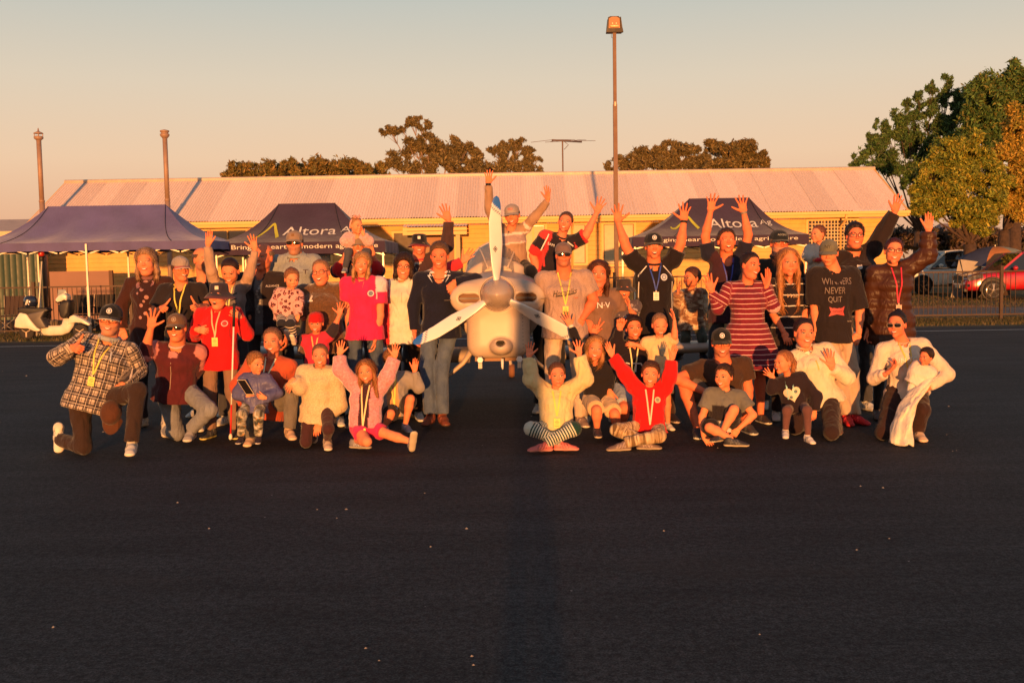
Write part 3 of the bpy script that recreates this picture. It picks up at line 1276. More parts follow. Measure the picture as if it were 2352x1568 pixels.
gb = [lobe(1140, 345, Yg + 3, 17, .6), lobe(1165, 335, Yg + 3, 16, .6), lobe(1188, 333, Yg + 3, 20, .6), lobe(1212, 343, Yg + 3, 18, .6), lobe(1165, 362, Yg + 3, 30, .75), lobe(1200, 372, Yg + 3, 30, .7), lobe(1232, 366, Yg + 3, 12, .5), lobe(1155, 388, Yg + 3, 34, .7), lobe(1205, 392, Yg + 3, 34, .6), lobe(1235, 396, Yg + 3, 13, .6)]
tree('rounded gum tree behind the raised hand of the boy on the aircraft', 'gum_tree', at(1185, 420, Yg)[0], Yg + 3, gb, 20000, .12, GUMC, 41, .3, M_GUM, dens=.66, fork=.6)
gc = [lobe(1404, 384, Yg, 18, .7), lobe(1432, 372, Yg, 22, .7), lobe(1465, 360, Yg, 26, .7), lobe(1500, 345, Yg, 26, .65), lobe(1540, 338, Yg, 28, .65), lobe(1580, 345, Yg, 26, .7), lobe(1540, 370, Yg, 42, .6), lobe(1480, 380, Yg, 34, .6), lobe(1600, 372, Yg, 34, .7), lobe(1450, 392, Yg, 28, .6)]
tree('broad gum tree behind the floodlight pole', 'gum_tree', at(1520, 420, Yg)[0], Yg, gc, 28000, .12, GUMC, 51, .32, M_GUM, dens=.64, fork=.6)
gd = [lobe(1640, 342, Yg + 2, 24, .6), lobe(1680, 345, Yg - 2, 30, .7), lobe(1710, 352, Yg - 2, 28, .7), lobe(1745, 368, Yg - 2, 22, .7), lobe(1700, 376, Yg - 2, 40, .6), lobe(1650, 382, Yg - 2, 34, .6), lobe(1755, 388, Yg - 2, 17, .6), lobe(1720, 332, Yg - 2, 14, .5)]
tree('olive toned round tree behind the right end of the hall ridge', 'olive_tree', at(1700, 420, Yg)[0], Yg - 2, gd, 30000, .13, [(.075, .055, .02), (.10, .07, .025), (.055, .048, .018), (.12, .08, .03)], 61, .3, M_GUM, dens=.42, fork=.6)

Yb = 50
ge = [lobe(1958, 378, Yb, 13, .6), lobe(1975, 362, Yb, 18, .8), lobe(1990, 345, Yb, 20, .8), lobe(2010, 345, Yb, 30, .9), lobe(2000, 310, Yb, 14, 1.1), lobe(2028, 290, Yb, 16, 1.1), lobe(2060, 262, Yb, 16, 1.1), lobe(2085, 240, Yb, 14, 1.1), lobe(2110, 222, Yb, 15, 1.1), lobe(2140, 205, Yb, 16, 1.1), lobe(2175, 190, Yb, 16, 1.1), lobe(2045, 320, Yb, 32, .8), lobe(2040, 375, Yb, 40, .8), lobe(2085, 290, Yb, 32, .8), lobe(2100, 340, Yb, 46, .8), lobe(2130, 250, Yb, 30, .8), lobe(2160, 290, Yb, 44, .8), lobe(2180, 225, Yb, 28, .8), lobe(2215, 260, Yb, 42, .8), lobe(2090, 400, Yb, 34, .8)]
tree('tall sparse dark green gum behind the right gable of the hall', 'gum_tree', at(2110, 420, Yb)[0], Yb, ge, 46000, .10, GRN + [(.05, .06, .03)], 71, .26, M_BARK, dens=.62, fork=.5)
Yc = 47
gf = [lobe(2235, 210, Yc, 30, .9), lobe(2270, 190, Yc, 34, .9), lobe(2300, 230, Yc, 50, .9), lobe(2330, 180, Yc, 40, .9), lobe(2250, 290, Yc, 56, .9), lobe(2310, 300, Yc, 60, .9), lobe(2360, 240, Yc, 60, .9), lobe(2200, 330, Yc, 40, .9), lobe(2350, 340, Yc, 50, .9), lobe(2400, 300, Yc, 60, .9)]
tree('large deep green leafy tree at the right edge of the picture', 'leafy_tree', at(2330, 420, Yc)[0], Yc, gf, 70000, .11, GRN + [(.09, .085, .02), (.05, .08, .02)], 81, .30, dens=.40, fork=.5)
Yd = 40
gg = [lobe(2135, 395, Yd, 42, .8), lobe(2170, 360, Yd, 44, .8), lobe(2215, 345, Yd, 42, .8), lobe(2120, 445, Yd, 38, .8), lobe(2165, 420, Yd, 55, .8), lobe(2215, 410, Yd, 60, .8), lobe(2160, 475, Yd, 46, .7), lobe(2215, 480, Yd, 52, .7), lobe(2265, 430, Yd, 50, .8), lobe(2270, 485, Yd, 42, .7), lobe(2110, 480, Yd, 28, .6), lobe(2240, 520, Yd, 32, .55)]
tree('broad golden leaved tree behind the white car, with forking dark trunk', 'golden_tree', at(2225, 600, Yd)[0], Yd, gg, 110000, .082, GLD, 91, .28, dens=.45, fork=.75)
gh = [lobe(2330, 290, Yd + 1, 50, .9), lobe(2340, 350, Yd + 1, 60, .9), lobe(2350, 420, Yd + 1, 58, .9), lobe(2310, 460, Yd + 1, 36, .8), lobe(2385, 380, Yd + 1, 60, .9), lobe(2345, 480, Yd + 1, 40, .7), lobe(2400, 460, Yd + 1, 50, .8)]
tree('orange tinted tree behind the red car, at the right edge', 'golden_tree', at(2330, 600, Yd)[0], Yd + 1, gh, 64000, .085, [(.20, .13, .020), (.17, .12, .02), (.12, .11, .018), (.24, .15, .03)], 95, .24, dens=.36, fork=.75)

# dark hedge line and houses beyond the cars
hd2 = [lobe(2060 + 22 * i, 552 - 4 * math.sin(i), 56, 30, .9, dy=math.sin(i * 2)) for i in range(16)]
hdg = empty('hedge', (at(2200, 600, 56)[0], 56, 0), 'dull purple brown hedge behind the parked cars on the right', 'hedge')
leaf_crown('foliage', hd2, 16000, .16, [(.045, .030, .028), (.06, .04, .032), (.035, .032, .02), (.08, .05, .03)], hdg, 15, .2, .8, (at(2200, 600, 56)[0], 56, 0))


def house(label, px0, px1, pyr, pye, Y, wallc, roofc):
    a, b = at(px0, pye, Y), at(px1, pye, Y)
    zr = at((px0 + px1) / 2, pyr, Y + 3)[2]
    e = empty('house', (a[0], Y, 0), label, 'house')
    w_ = b[0] - a[0]
    ze = a[2]
    MB().box((.3, .3, 0), (w_ - .3, 6, ze - .12)).build('wall', simple('house_wall', wallc, .9), e)
    MB().add([(0, 0, ze), (w_, 0, ze), (w_ * .82, 3, zr), (w_ * .18, 3, zr), (w_, 6.4, ze), (0, 6.4, ze)], [(0, 1, 2, 3), (1, 4, 2), (4, 5, 3, 2), (5, 0, 3)]).build('roof', simple('house_roof', roofc, .8, vs=1.5), e)
    MB().box((-.05, -.08, ze - .16), (w_ + .05, -.005, ze - .01)).build('fascia', simple('house_fascia', (.62, .55, .48), .6), e)
    for k in range(3):
        x = w_ * (.2 + .25 * k)
        f = MB().box((x, .24, ze * .45), (x + w_ * .12, .298, ze * .85)).build('window', simple('frame', (.5, .45, .4), .6), e)
        MB().box((x + .06, .225, ze * .45 + .06), (x + w_ * .12 - .06, .238, ze * .85 - .06)).build('pane', M_GLASS, f)


house('far brick house with grey hipped roof and white fascia behind the trees on the right', 2175, 2345, 512, 553, 62, (.16, .08, .05), (.26, .20, .21))
house('low far house with pink grey roof at the left edge beyond the hall', -120, 58, 505, 535, 60, (.30, .20, .12), (.42, .36, .34))
# green corrugated shed wall, left
g0, g1 = at(-160, 600, 33.8), at(95, 600, 33.8)
shd = empty('shed', (g0[0], 33.8, 0), 'dark green corrugated shed with pale upper wall at the left edge', 'shed')
V, F = [], []
m_ = int((g1[0] - g0[0]) / .02)
zs_ = at(50, 583, 33.8)[2]
for j, z in enumerate((0, zs_)):
    for i in range(m_ + 1):
        V.append((i * .02, .02 * abs(math.sin(i * .02 / .2 * PI)) ** .5, z))
for i in range(m_):
    F.append((i, i + 1, m_ + 2 + i, m_ + 1 + i))
MB().add(V, F).build('cladding', simple('green_iron', (.020, .045, .028), .5), shd)
MB().box((0, .08, zs_ - .01), (g1[0] - g0[0] + .05, .3, zs_ + .75)).build('upper_wall', simple('pale_band', (.62, .46, .28), .7), shd)
# brown sheet panels leaning on the hall
b0, b1 = at(113, 624, 33.2), at(258, 624, 33.2)
pnl = empty('display_panel', (b0[0], 33.2, 0), 'large plain brown panel standing against the hall below the blue canopy', 'panel')
MB().box((0, 0, 0), (b1[0] - b0[0] - .12, .08, b0[2])).build('board', simple('brown_board', (.27, .15, .11), .8, vs=1.5), pnl)
MB().box((b1[0] - b0[0] - .118, -.01, 0), (b1[0] - b0[0], .09, b0[2] + .01)).build('end_post', simple('brown_post', (.10, .045, .025), .7), pnl)

# ------------------------------------------------------------------ cars


def car(label, x, y, hdg_, L, Hc_, Wd, paint, suv=True, roof_c=None):
    """nose towards -x in local space; hdg_ rotates it"""
    e = empty('parked_car', (x, y, 0), label, 'car', 'cars parked beyond the fence', rz=hdg_)
    pm = simple('car_paint', paint, .22, .0, var=.05, coat=1.0, spec=.6)
    dark = simple('car_trim', (.02, .018, .018), .5)
    chrome = simple('chrome', (.75, .68, .6), .12, 1.0)
    zb = .30
    hw = Wd / 2
    # lower body stations: x, top z, half width, bottom z
    st = [(0.0, .62, .70, .38), (.05, .72, .80, .30), (.25, .90, .90, .28), (.75, 1.00, .97, .28), (1.25, 1.04, 1.0, .30), (1.9, 1.06, 1.0, .30), (2.8, 1.07, 1.0, .30), (L - .9, 1.08, .99, .30), (L - .25, 1.06, .94, .32), (L - .03, .98, .88, .36), (L, .80, .80, .45)]
    V, F = [], []
    k = 10
    for (sx, zt, wf, zb_) in st:
        zt *= Hc_ / 1.68
        w_ = hw * wf
        prof = [(-w_ * .92, zb_), (-w_, zb_ + .12), (-w_ * 1.0, zt * .62), (-w_ * .985, zt * .86), (-w_ * .90, zt), (w_ * .90, zt), (w_ * .985, zt * .86), (w_, zt * .62), (w_, zb_ + .12), (w_ * .92, zb_)]
        V += [(sx, p, q) for p, q in prof]
    for i in range(len(st) - 1):
        for j in range(k):
            j2 = (j + 1) % k
            F.append((i * k + j, (i + 1) * k + j, (i + 1) * k + j2, i * k + j2))
    F.append(tuple(range(k)))
    F.append(tuple(range(len(V) - 1, len(V) - k - 1, -1)))
    me = MB().add(V, F).me('body', True)
    bo = link('body', me, e, pm)
    md = bo.modifiers.new('b', 'SUBSURF')
    md.levels = md.render_levels = 2
    # greenhouse
    zr = Hc_
    zw = 1.02 * Hc_ / 1.68
    g = [(1.18, zw, .90), (1.95, zr * .975, .74), (2.5, zr, .73), (L - 1.3, zr * .985, .73), (L - .55, zr * .93, .72), (L - .12, zw, .86)]
    V, F = [], []
    base = [(1.18, zw, .90), (1.75, zw, .92), (2.5, zw, .93), (L - 1.3, zw, .92), (L - .55, zw, .90), (L - .10, zw, .86)]
    for (bx_, bz_, bw_), (tx_, tz_, tw_) in zip(base, g):
        V += [(bx_, -hw * bw_, bz_ - .03), (tx_, -hw * tw_, tz_), (tx_, hw * tw_, tz_), (bx_, hw * bw_, bz_ - .03)]
    for i in range(len(g) - 1):
        for j in range(3):
            F.append((i * 4 + j, i * 4 + 4 + j, i * 4 + 5 + j, i * 4 + j + 1))
    F.append((0, 1, 2, 3))
    F.append(tuple(range(len(V) - 4, len(V))))
    MB().add(V, F).build('window_band', glass('car_glass', (.015, .016, .018), .04), e)
    rm = MB()
    rp = [(p[0], p[1], p[2]) for p in g[1:-1]]
    V = []
    for (tx_, tz_, tw_) in rp:
        V += [(tx_, -hw * tw_ * 1.03, tz_ - .03), (tx_, -hw * tw_ * .9, tz_ + .035), (tx_, hw * tw_ * .9, tz_ + .035), (tx_, hw * tw_ * 1.03, tz_ - .03)]
    F = []
    for i in range(len(rp) - 1):
        for j in range(3):
            F.append((i * 4 + j, i * 4 + 4 + j, i * 4 + 5 + j, i * 4 + j + 1))
    F += [(3, 2, 1, 0), tuple(range(len(V) - 4, len(V)))]
    rm.add(V, F).build('roof', pm, e)
    for sy in (-1, 1):
        w1_, w2_ = hw * .915 * sy, hw * .755 * sy
        for (xa_, za_, xb_, zb2, wd) in ((1.14, zw, 1.95, zr * .975, .075), (2.62, zw, 2.62, zr, .07), (L - 1.5, zw, L - 1.42, zr * .985, .09), (L - .5, zw, L - .75, zr * .95, .22)):
            MB().bar((xa_, w1_ * 1.012, za_ - .03), (xb_, w2_ * 1.0, zb2), wd, .03, up=(0, 1, 0)).build('pillar', pm if wd != .07 else dark, e)
        MB().bar((1.3, w1_ * 1.02, zw), (L - .4, w1_ * 1.02, zw + .02), .02, .03).build('window_trim', chrome, e)
        mi = MB()
        mi.lathe([(.001, -.10), (.07, -.08), (.085, 0), (.07, .08), (.001, .09)], 12, center=(1.62, w1_ * 1.16, zw + .10), axis='y')
        mi.build('mirror', pm, e, True)
        MB().bar((.55, hw * sy * .965, .86 * Hc_ / 1.68), (.10, hw * sy * .80, .74 * Hc_ / 1.68), .10, .15, up=(0, 0, 1)).build('headlight', chrome, e)
        MB().bar((.12, hw * sy * .86, .52), (.03, hw * sy * .66, .50), .05, .10).build('fog_lamp', chrome, e)
        MB().box((2.0, hw * sy * .995 - .015, .34), (L - 1.2, hw * sy * .995 + .02, .44)).build('sill_trim', dark, e)
        for (dx_) in (2.62, L - 1.45):
            MB().box((dx_ - .006, hw * sy - .006, .46), (dx_ + .006, hw * sy + .004, zw - .05)).build('door_gap', dark, e)
        for dx_ in (2.35, 3.25):
            MB().box((dx_, hw * sy - .01, zw - .16), (dx_ + .18, hw * sy + .028, zw - .12)).build('door_handle', chrome, e)
        for wx in (.88, L - .85):
            wy = hw * sy * .90
            # arch
            am = MB()
            pts = [(wx + .42 * math.cos(a), hw * sy * 1.0, .36 + .42 * math.sin(a)) for a in np.linspace(-.1, PI + .1, 18)]
            am.tube(pts, .045, 6).build('wheel_arch', dark, e)
            MB().lathe([(.001, -.02), (.40, -.02), (.40, .02), (.001, .02)], 24, center=(wx, hw * sy * .985, .37), axis='y').build('arch_recess', dark, e)
            wh = MB().lathe([(.24, -.10), (.33, -.10), (.345, -.06), (.345, .06), (.33, .10), (.24, .10)], 28, center=(0, 0, 0), axis='y').build('wheel', simple('tyre', (.02, .018, .017), .8), e, True, loc=(wx, wy + .07 * sy, .345))
            rmn = MB().lathe([(.235, -.02), (.25, .0), (.235, .02), (.225, 0), (.235, -.02)], 28, axis='y').build('rim', chrome, wh, True, loc=(0, .085 * sy, 0))
            for s_ in range(5):
                a = 2 * PI * s_ / 5 + .3
                for dd in (-.13, .13):
                    MB().bar((.05 * math.cos(a), .095 * sy, .05 * math.sin(a)), (.232 * math.cos(a + dd), .090 * sy, .232 * math.sin(a + dd)), .034, .02).build('spoke', chrome, wh)
            MB().lathe([(.001, -.005), (.05, 0), (.05, .01), (.001, .012)], 12, axis='y').build('hub', chrome, wh, loc=(0, .098 * sy, 0))
    for i in range(4):
        MB().box((-.015 + .012 * i, -hw * .42, .60 + .065 * i), (.02 + .012 * i, hw * .42, .632 + .065 * i)).build('grille_bar', chrome, e)
    MB().box((.004, -hw * .44, .585), (.05, hw * .44, .86)).build('grille', dark, e)
    MB().box((-.02, -.24, .42), (-.008, .24, .53)).build('number_plate', simple('plate', (.7, .65, .5), .5), e)
    MB().box((.0, -hw * .7, .30), (.08, hw * .7, .40)).build('bumper', dark, e)
    return e


px_ = at(2205, 680, 36.4)
car('bright red four wheel drive parked facing left beyond the fence, nearest the picture\'s right edge', px_[0] + .35, 37.4, math.radians(-4), 4.65, 1.68, 1.88, (.40, .008, .014))
px_ = at(2086, 672, 43)
car('white wagon parked behind the red car beyond the fence', px_[0] - .45, 43.6, math.radians(4), 4.9, 1.80, 1.90, (.88, .88, .82))

# coloured shelter between the cars
ux = at(2285, 600, 39.8)
um = empty('beach_umbrella', (ux[0], 39.8, 0), 'large domed umbrella in blue, orange and grey panels behind the red car', 'umbrella')
cols_ = [(.50, .20, .07), (.26, .29, .24), (.30, .33, .28), (.50, .20, .07), (.30, .33, .28), (.42, .36, .26), (.055, .07, .14), (.045, .06, .13)]
zt = at(2275, 566, 39.8)[2]
for k in range(8):
    a0, a1 = 2 * PI * k / 8 - 2.2, 2 * PI * (k + 1) / 8 - 2.2
    V, F = [], []
    for j in range(9):
        ph = j / 8 * 1.15
        for i in range(5):
            a = a0 + (a1 - a0) * i / 4
            rr = 1.75 * math.sin(ph) * (1 - .04 * math.sin(i / 4 * PI) * j / 8)
            V.append((rr * math.cos(a), rr * math.sin(a), zt - 1.25 * (1 - math.cos(ph))))
    for j in range(8):
        for i in range(4):
            q = j * 5 + i
            F.append((q, q + 1, q + 6, q + 5))
    MB().add(V, F).build('panel', simple('umbrella_cloth', cols_[k], .8), um, True)
MB().tube([(0, 0, 0), (0, 0, zt + .06)], .02, 8).build('pole', M_POLE, um)
tx = at(2205, 600, 39.5)
tn = empty('shade_tent', (tx[0], 39.4, 0), 'small grey fabric shade tent between the white wagon and the red car', 'tent')
zt2 = at(2170, 596, 39.5)[2]
tm = simple('grey_nylon', (.34, .31, .28), .6, vs=3, var=.25)
for (a, b, c_) in (((-.55, -.4, 0), (-.30, -.5, zt2), (.1, -.5, 0)), ((.1, -.5, 0), (-.25, -.5, zt2), (.55, -.55, zt2 - .12)), ((.1, -.5, 0), (.55, -.55, zt2 - .12), (.5, -.5, 0))):
    MB().add([a, b, c_, (a[0], a[1] + .02, a[2]), (b[0], b[1] + .02, b[2]), (c_[0], c_[1] + .02, c_[2])], [(0, 2, 1), (3, 4, 5), (0, 1, 4, 3), (1, 2, 5, 4), (2, 0, 3, 5)]).build('panel', tm, tn)
MB().add([(-.35, -.5, zt2), (.55, -.55, zt2 - .12), (.5, .6, zt2 - .15), (-.4, .6, zt2 - .05)], [(0, 1, 2, 3)]).build('roof_panel', tm, tn)
# long orange and green tarpaulin roof behind the puffer coat
tp = at(2085, 590, 47)
tpo = empty('tarpaulin_shelter', (tp[0], 47, 0), 'low orange and grey green tarpaulin shelter behind the white wagon', 'tent')
z1_, z2_ = at(2100, 562, 47)[2], at(2100, 582, 47)[2]
MB().add([(-2.2, 0, z2_ - .25), (-.1, 0, z1_), (0, 2.5, z1_), (-2.1, 2.5, z2_)], [(0, 1, 2, 3)]).build('panel', simple('tarp_green', (.20, .24, .20), .7), tpo)
MB().add([(-.1, 0, z1_), (2.2, 0, z2_ - .05), (2.3, 2.5, z2_), (0, 2.5, z1_)], [(0, 1, 2, 3)]).build('panel', simple('tarp_orange', (.50, .22, .07), .7), tpo)
for x in (-2.1, 2.1):
    MB().tube([(x, 0, 0), (x, 0, z2_ - .1)], .025, 6).build('pole', M_POLE, tpo)

# ------------------------------------------------------------------ scooter and things at the left fence
SY = 23.75
so = at(31 + 385 * 0.0, 780, SY)
sx0 = at(63.2, 770, SY)[0]
sc_ = empty('motor_scooter', (sx0, SY, 0), 'white and grey motor scooter parked side-on under the blue canopy', 'scooter')
K2 = 1 / 604 * 1.0


def sq(pts):
    return [((x - 385) * K2, (1408 - y) * K2 * 1.0) for x, y in pts]


M_SW = simple('scooter_white', (.76, .68, .56), .3, coat=.6)
M_SG = simple('scooter_grey', (.10, .085, .08), .5)
M_SB = simple('scooter_black', (.018, .015, .015), .55)


def prism_b(pts, w_, name, mat, parent, y0=0, bev=.03):
    o = MB().prism(sq(pts), y0 - w_ / 2, y0 + w_ / 2, 'y').build(name, mat, parent, True)
    b = o.modifiers.new('b', 'BEVEL')
    b.width = bev
    b.segments = 3
    return o


prism_b([(245, 1225), (262, 1120), (330, 1020), (425, 1042), (480, 1130), (560, 1235), (610, 1262), (590, 1290), (520, 1285), (430, 1245), (330, 1240)], .30, 'rear_fairing', M_SW, sc_, 0, .05)
prism_b([(425, 1045), (700, 985), (625, 1100), (700, 1238), (590, 1250), (500, 1150)], .31, 'side_cover', M_SG, sc_, 0, .03)
prism_b([(300, 1000), (330, 945), (480, 960), (700, 965), (735, 1000), (640, 1040), (430, 1045), (320, 1020)], .27, 'seat', M_SB, sc_, 0, .05)
MB().tube([((x - 385) * K2, 0, (1408 - y) * K2) for x, y in ((560, 1275), (700, 1285), (860, 1282), (925, 1255), (965, 1195), (985, 1120))], [.05, .05, .05, .055, .06, .06], 10, flat=2.4).build('footboard', M_SW, sc_, True)
prism_b([(975, 1200), (1000, 1090), (1060, 1065), (1190, 1130), (1290, 1200), (1270, 1225), (1160, 1180), (1080, 1175)], .16, 'front_mudguard', M_SW, sc_, 0, .04)
prism_b([(862, 940), (905, 885), (1030, 850), (1045, 900), (1020, 1040), (960, 1125), (890, 1100)], .34, 'leg_shield', M_SB, sc_, 0, .06)
prism_b([(825, 850), (880, 790), (950, 760), (1000, 800), (985, 870), (950, 850), (900, 880), (850, 900)], .26, 'headlamp_cowl', M_SW, sc_, 0, .03)
prism_b([(832, 820), (850, 715), (950, 712), (968, 770), (900, 790)], .02, 'windscreen', simple('screen_grey', (.28, .30, .30), .2), sc_, 0, .004)
MB().tube([(.85, -.33, .88), (.80, -.15, .86), (.86, 0, .84), (.80, .15, .86), (.85, .33, .88)], .014, 8).build('handlebar', M_SB, sc_, True)
for wx, nm_ in ((0.0, 0), (1.24, 1)):
    wh = MB().lathe([(.10, -.05), (.155, -.055), (.175, -.03), (.178, 0), (.175, .03), (.155, .055), (.10, .05)], 28, axis='y').build('wheel', simple('tyre2', (.025, .02, .018), .8), sc_, True, loc=(wx, 0, .178))
    MB().lathe([(.118, -.056), (.122, -.05), (.118, -.045), (.108, -.05), (.118, -.056)], 24, axis='y').build('rim', simple('alloy', (.55, .42, .30), .3, .6), wh, True)
    MB().lathe([(.001, -.046), (.112, -.046), (.112, -.03), (.001, -.03)], 22, axis='y').build('rim_disc', M_SG, wh, True)
    for k in range(3):
        a = 2 * PI * k / 3 + .5
        MB().bar((0, -.052, 0), (.112 * math.cos(a), -.052, .112 * math.sin(a)), .035, .015).build('spoke', simple('alloy2', (.5, .38, .28), .3, .6), wh)
MB().lathe([(.001, -.02), (.02, -.01), (.022, .02), (.001, .03)], 10, center=((235 - 385) * K2, 0, .46), axis='x').build('tail_light', simple('red_lens', (.5, .02, .03), .2), sc_, True)
MB().bar((.32, -.1, .2), (.42, -.16, .0), .02).build('stand', M_SB, sc_)
# helmet on the seat
hl = MB().lathe([(.001, .145), (.06, .14), (.115, .11), (.14, .05), (.142, -.02), (.13, -.08), (.11, -.11), (.09, -.115)], 24, sx=1.1)
ho = hl.build('helmet', simple('helmet_blue', (.015, .020, .045), .2, coat=1.0), None, True, loc=(sx0 + .115, SY, .88))
tag(ho, 'dark blue open motorcycle helmet resting on the scooter seat', 'helmet')
MB().add([(-.07, -.142, -.06), (-.02, -.150, .06), (.02, -.150, .05), (.0, -.147, -.02), (.035, -.142, -.06), (.01, -.144, -.065), (-.015, -.146, -.02), (-.04, -.142, -.07)], [(0, 1, 6, 7), (1, 2, 3, 6), (3, 4, 5, 6)]).build('decal', simple('decal', (.65, .6, .55), .4), ho)
# warning lamp on a leaning white pole
w0 = at(83, 744, 24.6)
wl = empty('warning_lamp', (w0[0], 24.6, 0), 'red lamp on top of a slightly leaning white pole at the left fence', 'lamp')
w1 = at(96, 600, 24.6) - np.array([w0[0], 24.6, 0])
MB().tube([(0, 0, 0), tuple(w1)], .017, 8).build('pole', M_POLE, wl, True)
MB().lathe([(.03, 0), (.05, .02), (.05, .09), (.04, .12)], 12, center=tuple(w1)).build('holder', M_SB, wl, True)
MB().lathe([(.06, .12), (.075, .16), (.07, .23), (.045, .26), (.001, .265)], 14, center=tuple(w1)).build('lens', simple('red_dome', (.45, .03, .02), .25), wl, True)


def camp_chair(px, label, c):
    p = at(px, 700, 26.6)
    e = empty('folding_chair', (p[0], 26.6, 0), label, 'chair', 'folding chairs behind the fence')
    m1 = simple('chair_cloth', c, .8)
    MB().box((-.26, -.22, .42), (.26, .22, .45)).build('seat', m1, e)
    MB().add([(-.26, .20, .46), (.26, .20, .46), (.26, .30, .95), (-.26, .30, .95), (-.26, .22, .46), (.26, .22, .46), (.26, .32, .95), (-.26, .32, .95)], [(0, 1, 2, 3), (7, 6, 5, 4), (0, 4, 5, 1), (1, 5, 6, 2), (2, 6, 7, 3), (3, 7, 4, 0)]).build('backrest', m1, e)
    for a, b in (((-.28, -.24, 0), (.28, -.24, .42)), ((.28, -.24, 0), (-.28, -.24, .42)), ((-.28, .24, 0), (-.28, .31, .97)), ((.28, .24, 0), (.28, .31, .97))):
        MB().tube([a, b], .012, 6).build('leg', simple('chair_steel', (.35, .3, .25), .4, .5), e)
    for sx in (-.29, .29):
        MB().box((sx - .025, -.24, .62), (sx + .025, .26, .645)).build('armrest', M_SB, e)


camp_chair(182, 'black folding chair behind the fence, nearest the white canopy leg', (.018, .016, .02))
camp_chair(232, 'black folding chair behind the fence, beside the woman in the cardigan', (.022, .018, .022))
camp_chair(22, 'dark brown folding chair behind the fence at the left edge', (.05, .03, .028))
# motorbike handle clutter behind the fence
p = at(215, 640, 26.2)
bg_ = MB()
for k in range(7):
    bg_.lathe([(.001, 0), (.16, .02), (.20, .12), (.15, .26), (.05, .30), (.001, .30)], 12, center=(.22 * k - .7 + .05 * math.sin(k * 3), .1 * math.sin(k * 5), .0), sx=1 + .2 * math.sin(k * 2.1))
    tb_ = MB().lathe([(.001, 0), (.16, .02), (.20, .12), (.15, .26), (.05, .30), (.001, .31)], 12, sx=1 + .2 * math.sin(k * 2.1)).build('bag', simple('bag_cloth', [(.02, .02, .03), (.10, .05, .04), (.03, .04, .08), (.16, .12, .08), (.02, .02, .02), (.25, .2, .16), (.06, .02, .02)][k], .8), None, True, loc=(at(20 + 36 * k, 700, 27.2)[0], 27.2 + .2 * math.sin(k * 4), 0))
    tag(tb_, ['small black bag on the ground at the far left behind the fence', 'brown soft bag behind the scooter\'s rear wheel', 'blue soft bag behind the scooter seat', 'tan bag on the ground behind the scooter footboard',
              'black bag behind the scooter handlebar', 'pale bag beside the brown display panel', 'dark red bag nearest the woman in the cardigan'][k], 'bag', 'bags on the ground behind the fence')


# ------------------------------------------------------------------ people
CROPS = dict(A=(0, 820, .5738), B=(600, 760, .6122), C=(1000, 760, .6124), D=(1500, 560, .6124), E=(1900, 660, .6763),
             F=(2400, 660, .6757), G=(2800, 660, .6757), H=(3150, 660, .6758), P=(0, 0, 1.63265))


def PX(p, crop):
    if isinstance(p[0], str):
        crop, p = p[0], p[1:]
    x0, y0, k = CROPS[crop]
    return (x0 + p[0] * k) / 1.63265, (y0 + p[1] * k) / 1.63265, (p[2] if len(p) > 2 else 0)


def solve(prev, px, py, L, s):
    d = ray(px, py)
    if isinstance(s, str):      # on the ground
        return ground(px, py, 0.06 if s == 'g' else 0.0)
    d = d / np.linalg.norm(d)
    w = prev - CAM
    b = w @ d
    disc = b * b - (w @ w - L * L)
    t = b + (s * math.sqrt(disc) if disc > 0 else 0)
    p = CAM + t * d
    v = p - prev
    D = np.linalg.norm(v)
    if D > 1.15 * L:
        p = prev + v * (1.15 * L / D)
    return p


def rotm(ax, a):
    c, s = math.cos(a), math.sin(a)
    if ax == 'x':
        return np.array([[1, 0, 0], [0, c, -s], [0, s, c]])
    if ax == 'y':
        return np.array([[c, 0, s], [0, 1, 0], [-s, 0, c]])
    return np.array([[c, -s, 0], [s, c, 0], [0, 0, 1]])


# ---- hands (canonical right hand: x thumb, y palm normal, z fingers; 0.19 m long)
POSES = {
    'open': dict(sp=(15, 4, -7, -19), cu=(6, 4, 4, 6), th=(50, 8, 12)),
    'wide': dict(sp=(22, 6, -9, -27), cu=(2, 2, 2, 4), th=(66, 6, 8)),
    'flat': dict(sp=(4, 1, -2, -5), cu=(8, 8, 9, 10), th=(38, 10, 14)),
    'relax': dict(sp=(6, 2, -2, -6), cu=(24, 30, 34, 38), th=(34, 22, 30)),
    'fist': dict(sp=(3, 1, -1, -3), cu=(84, 88, 88, 88), th=(30, 55, 75)),
    'thumb': dict(sp=(3, 1, -1, -3), cu=(84, 88, 88, 88), th=(88, 0, -8)),
    'peace': dict(sp=(12, -8, -2, -4), cu=(4, 4, 86, 88), th=(28, 55, 75)),
    'grip': dict(sp=(4, 1, -1, -3), cu=(62, 66, 66, 66), th=(36, 45, 60)),
}
_hc = {}


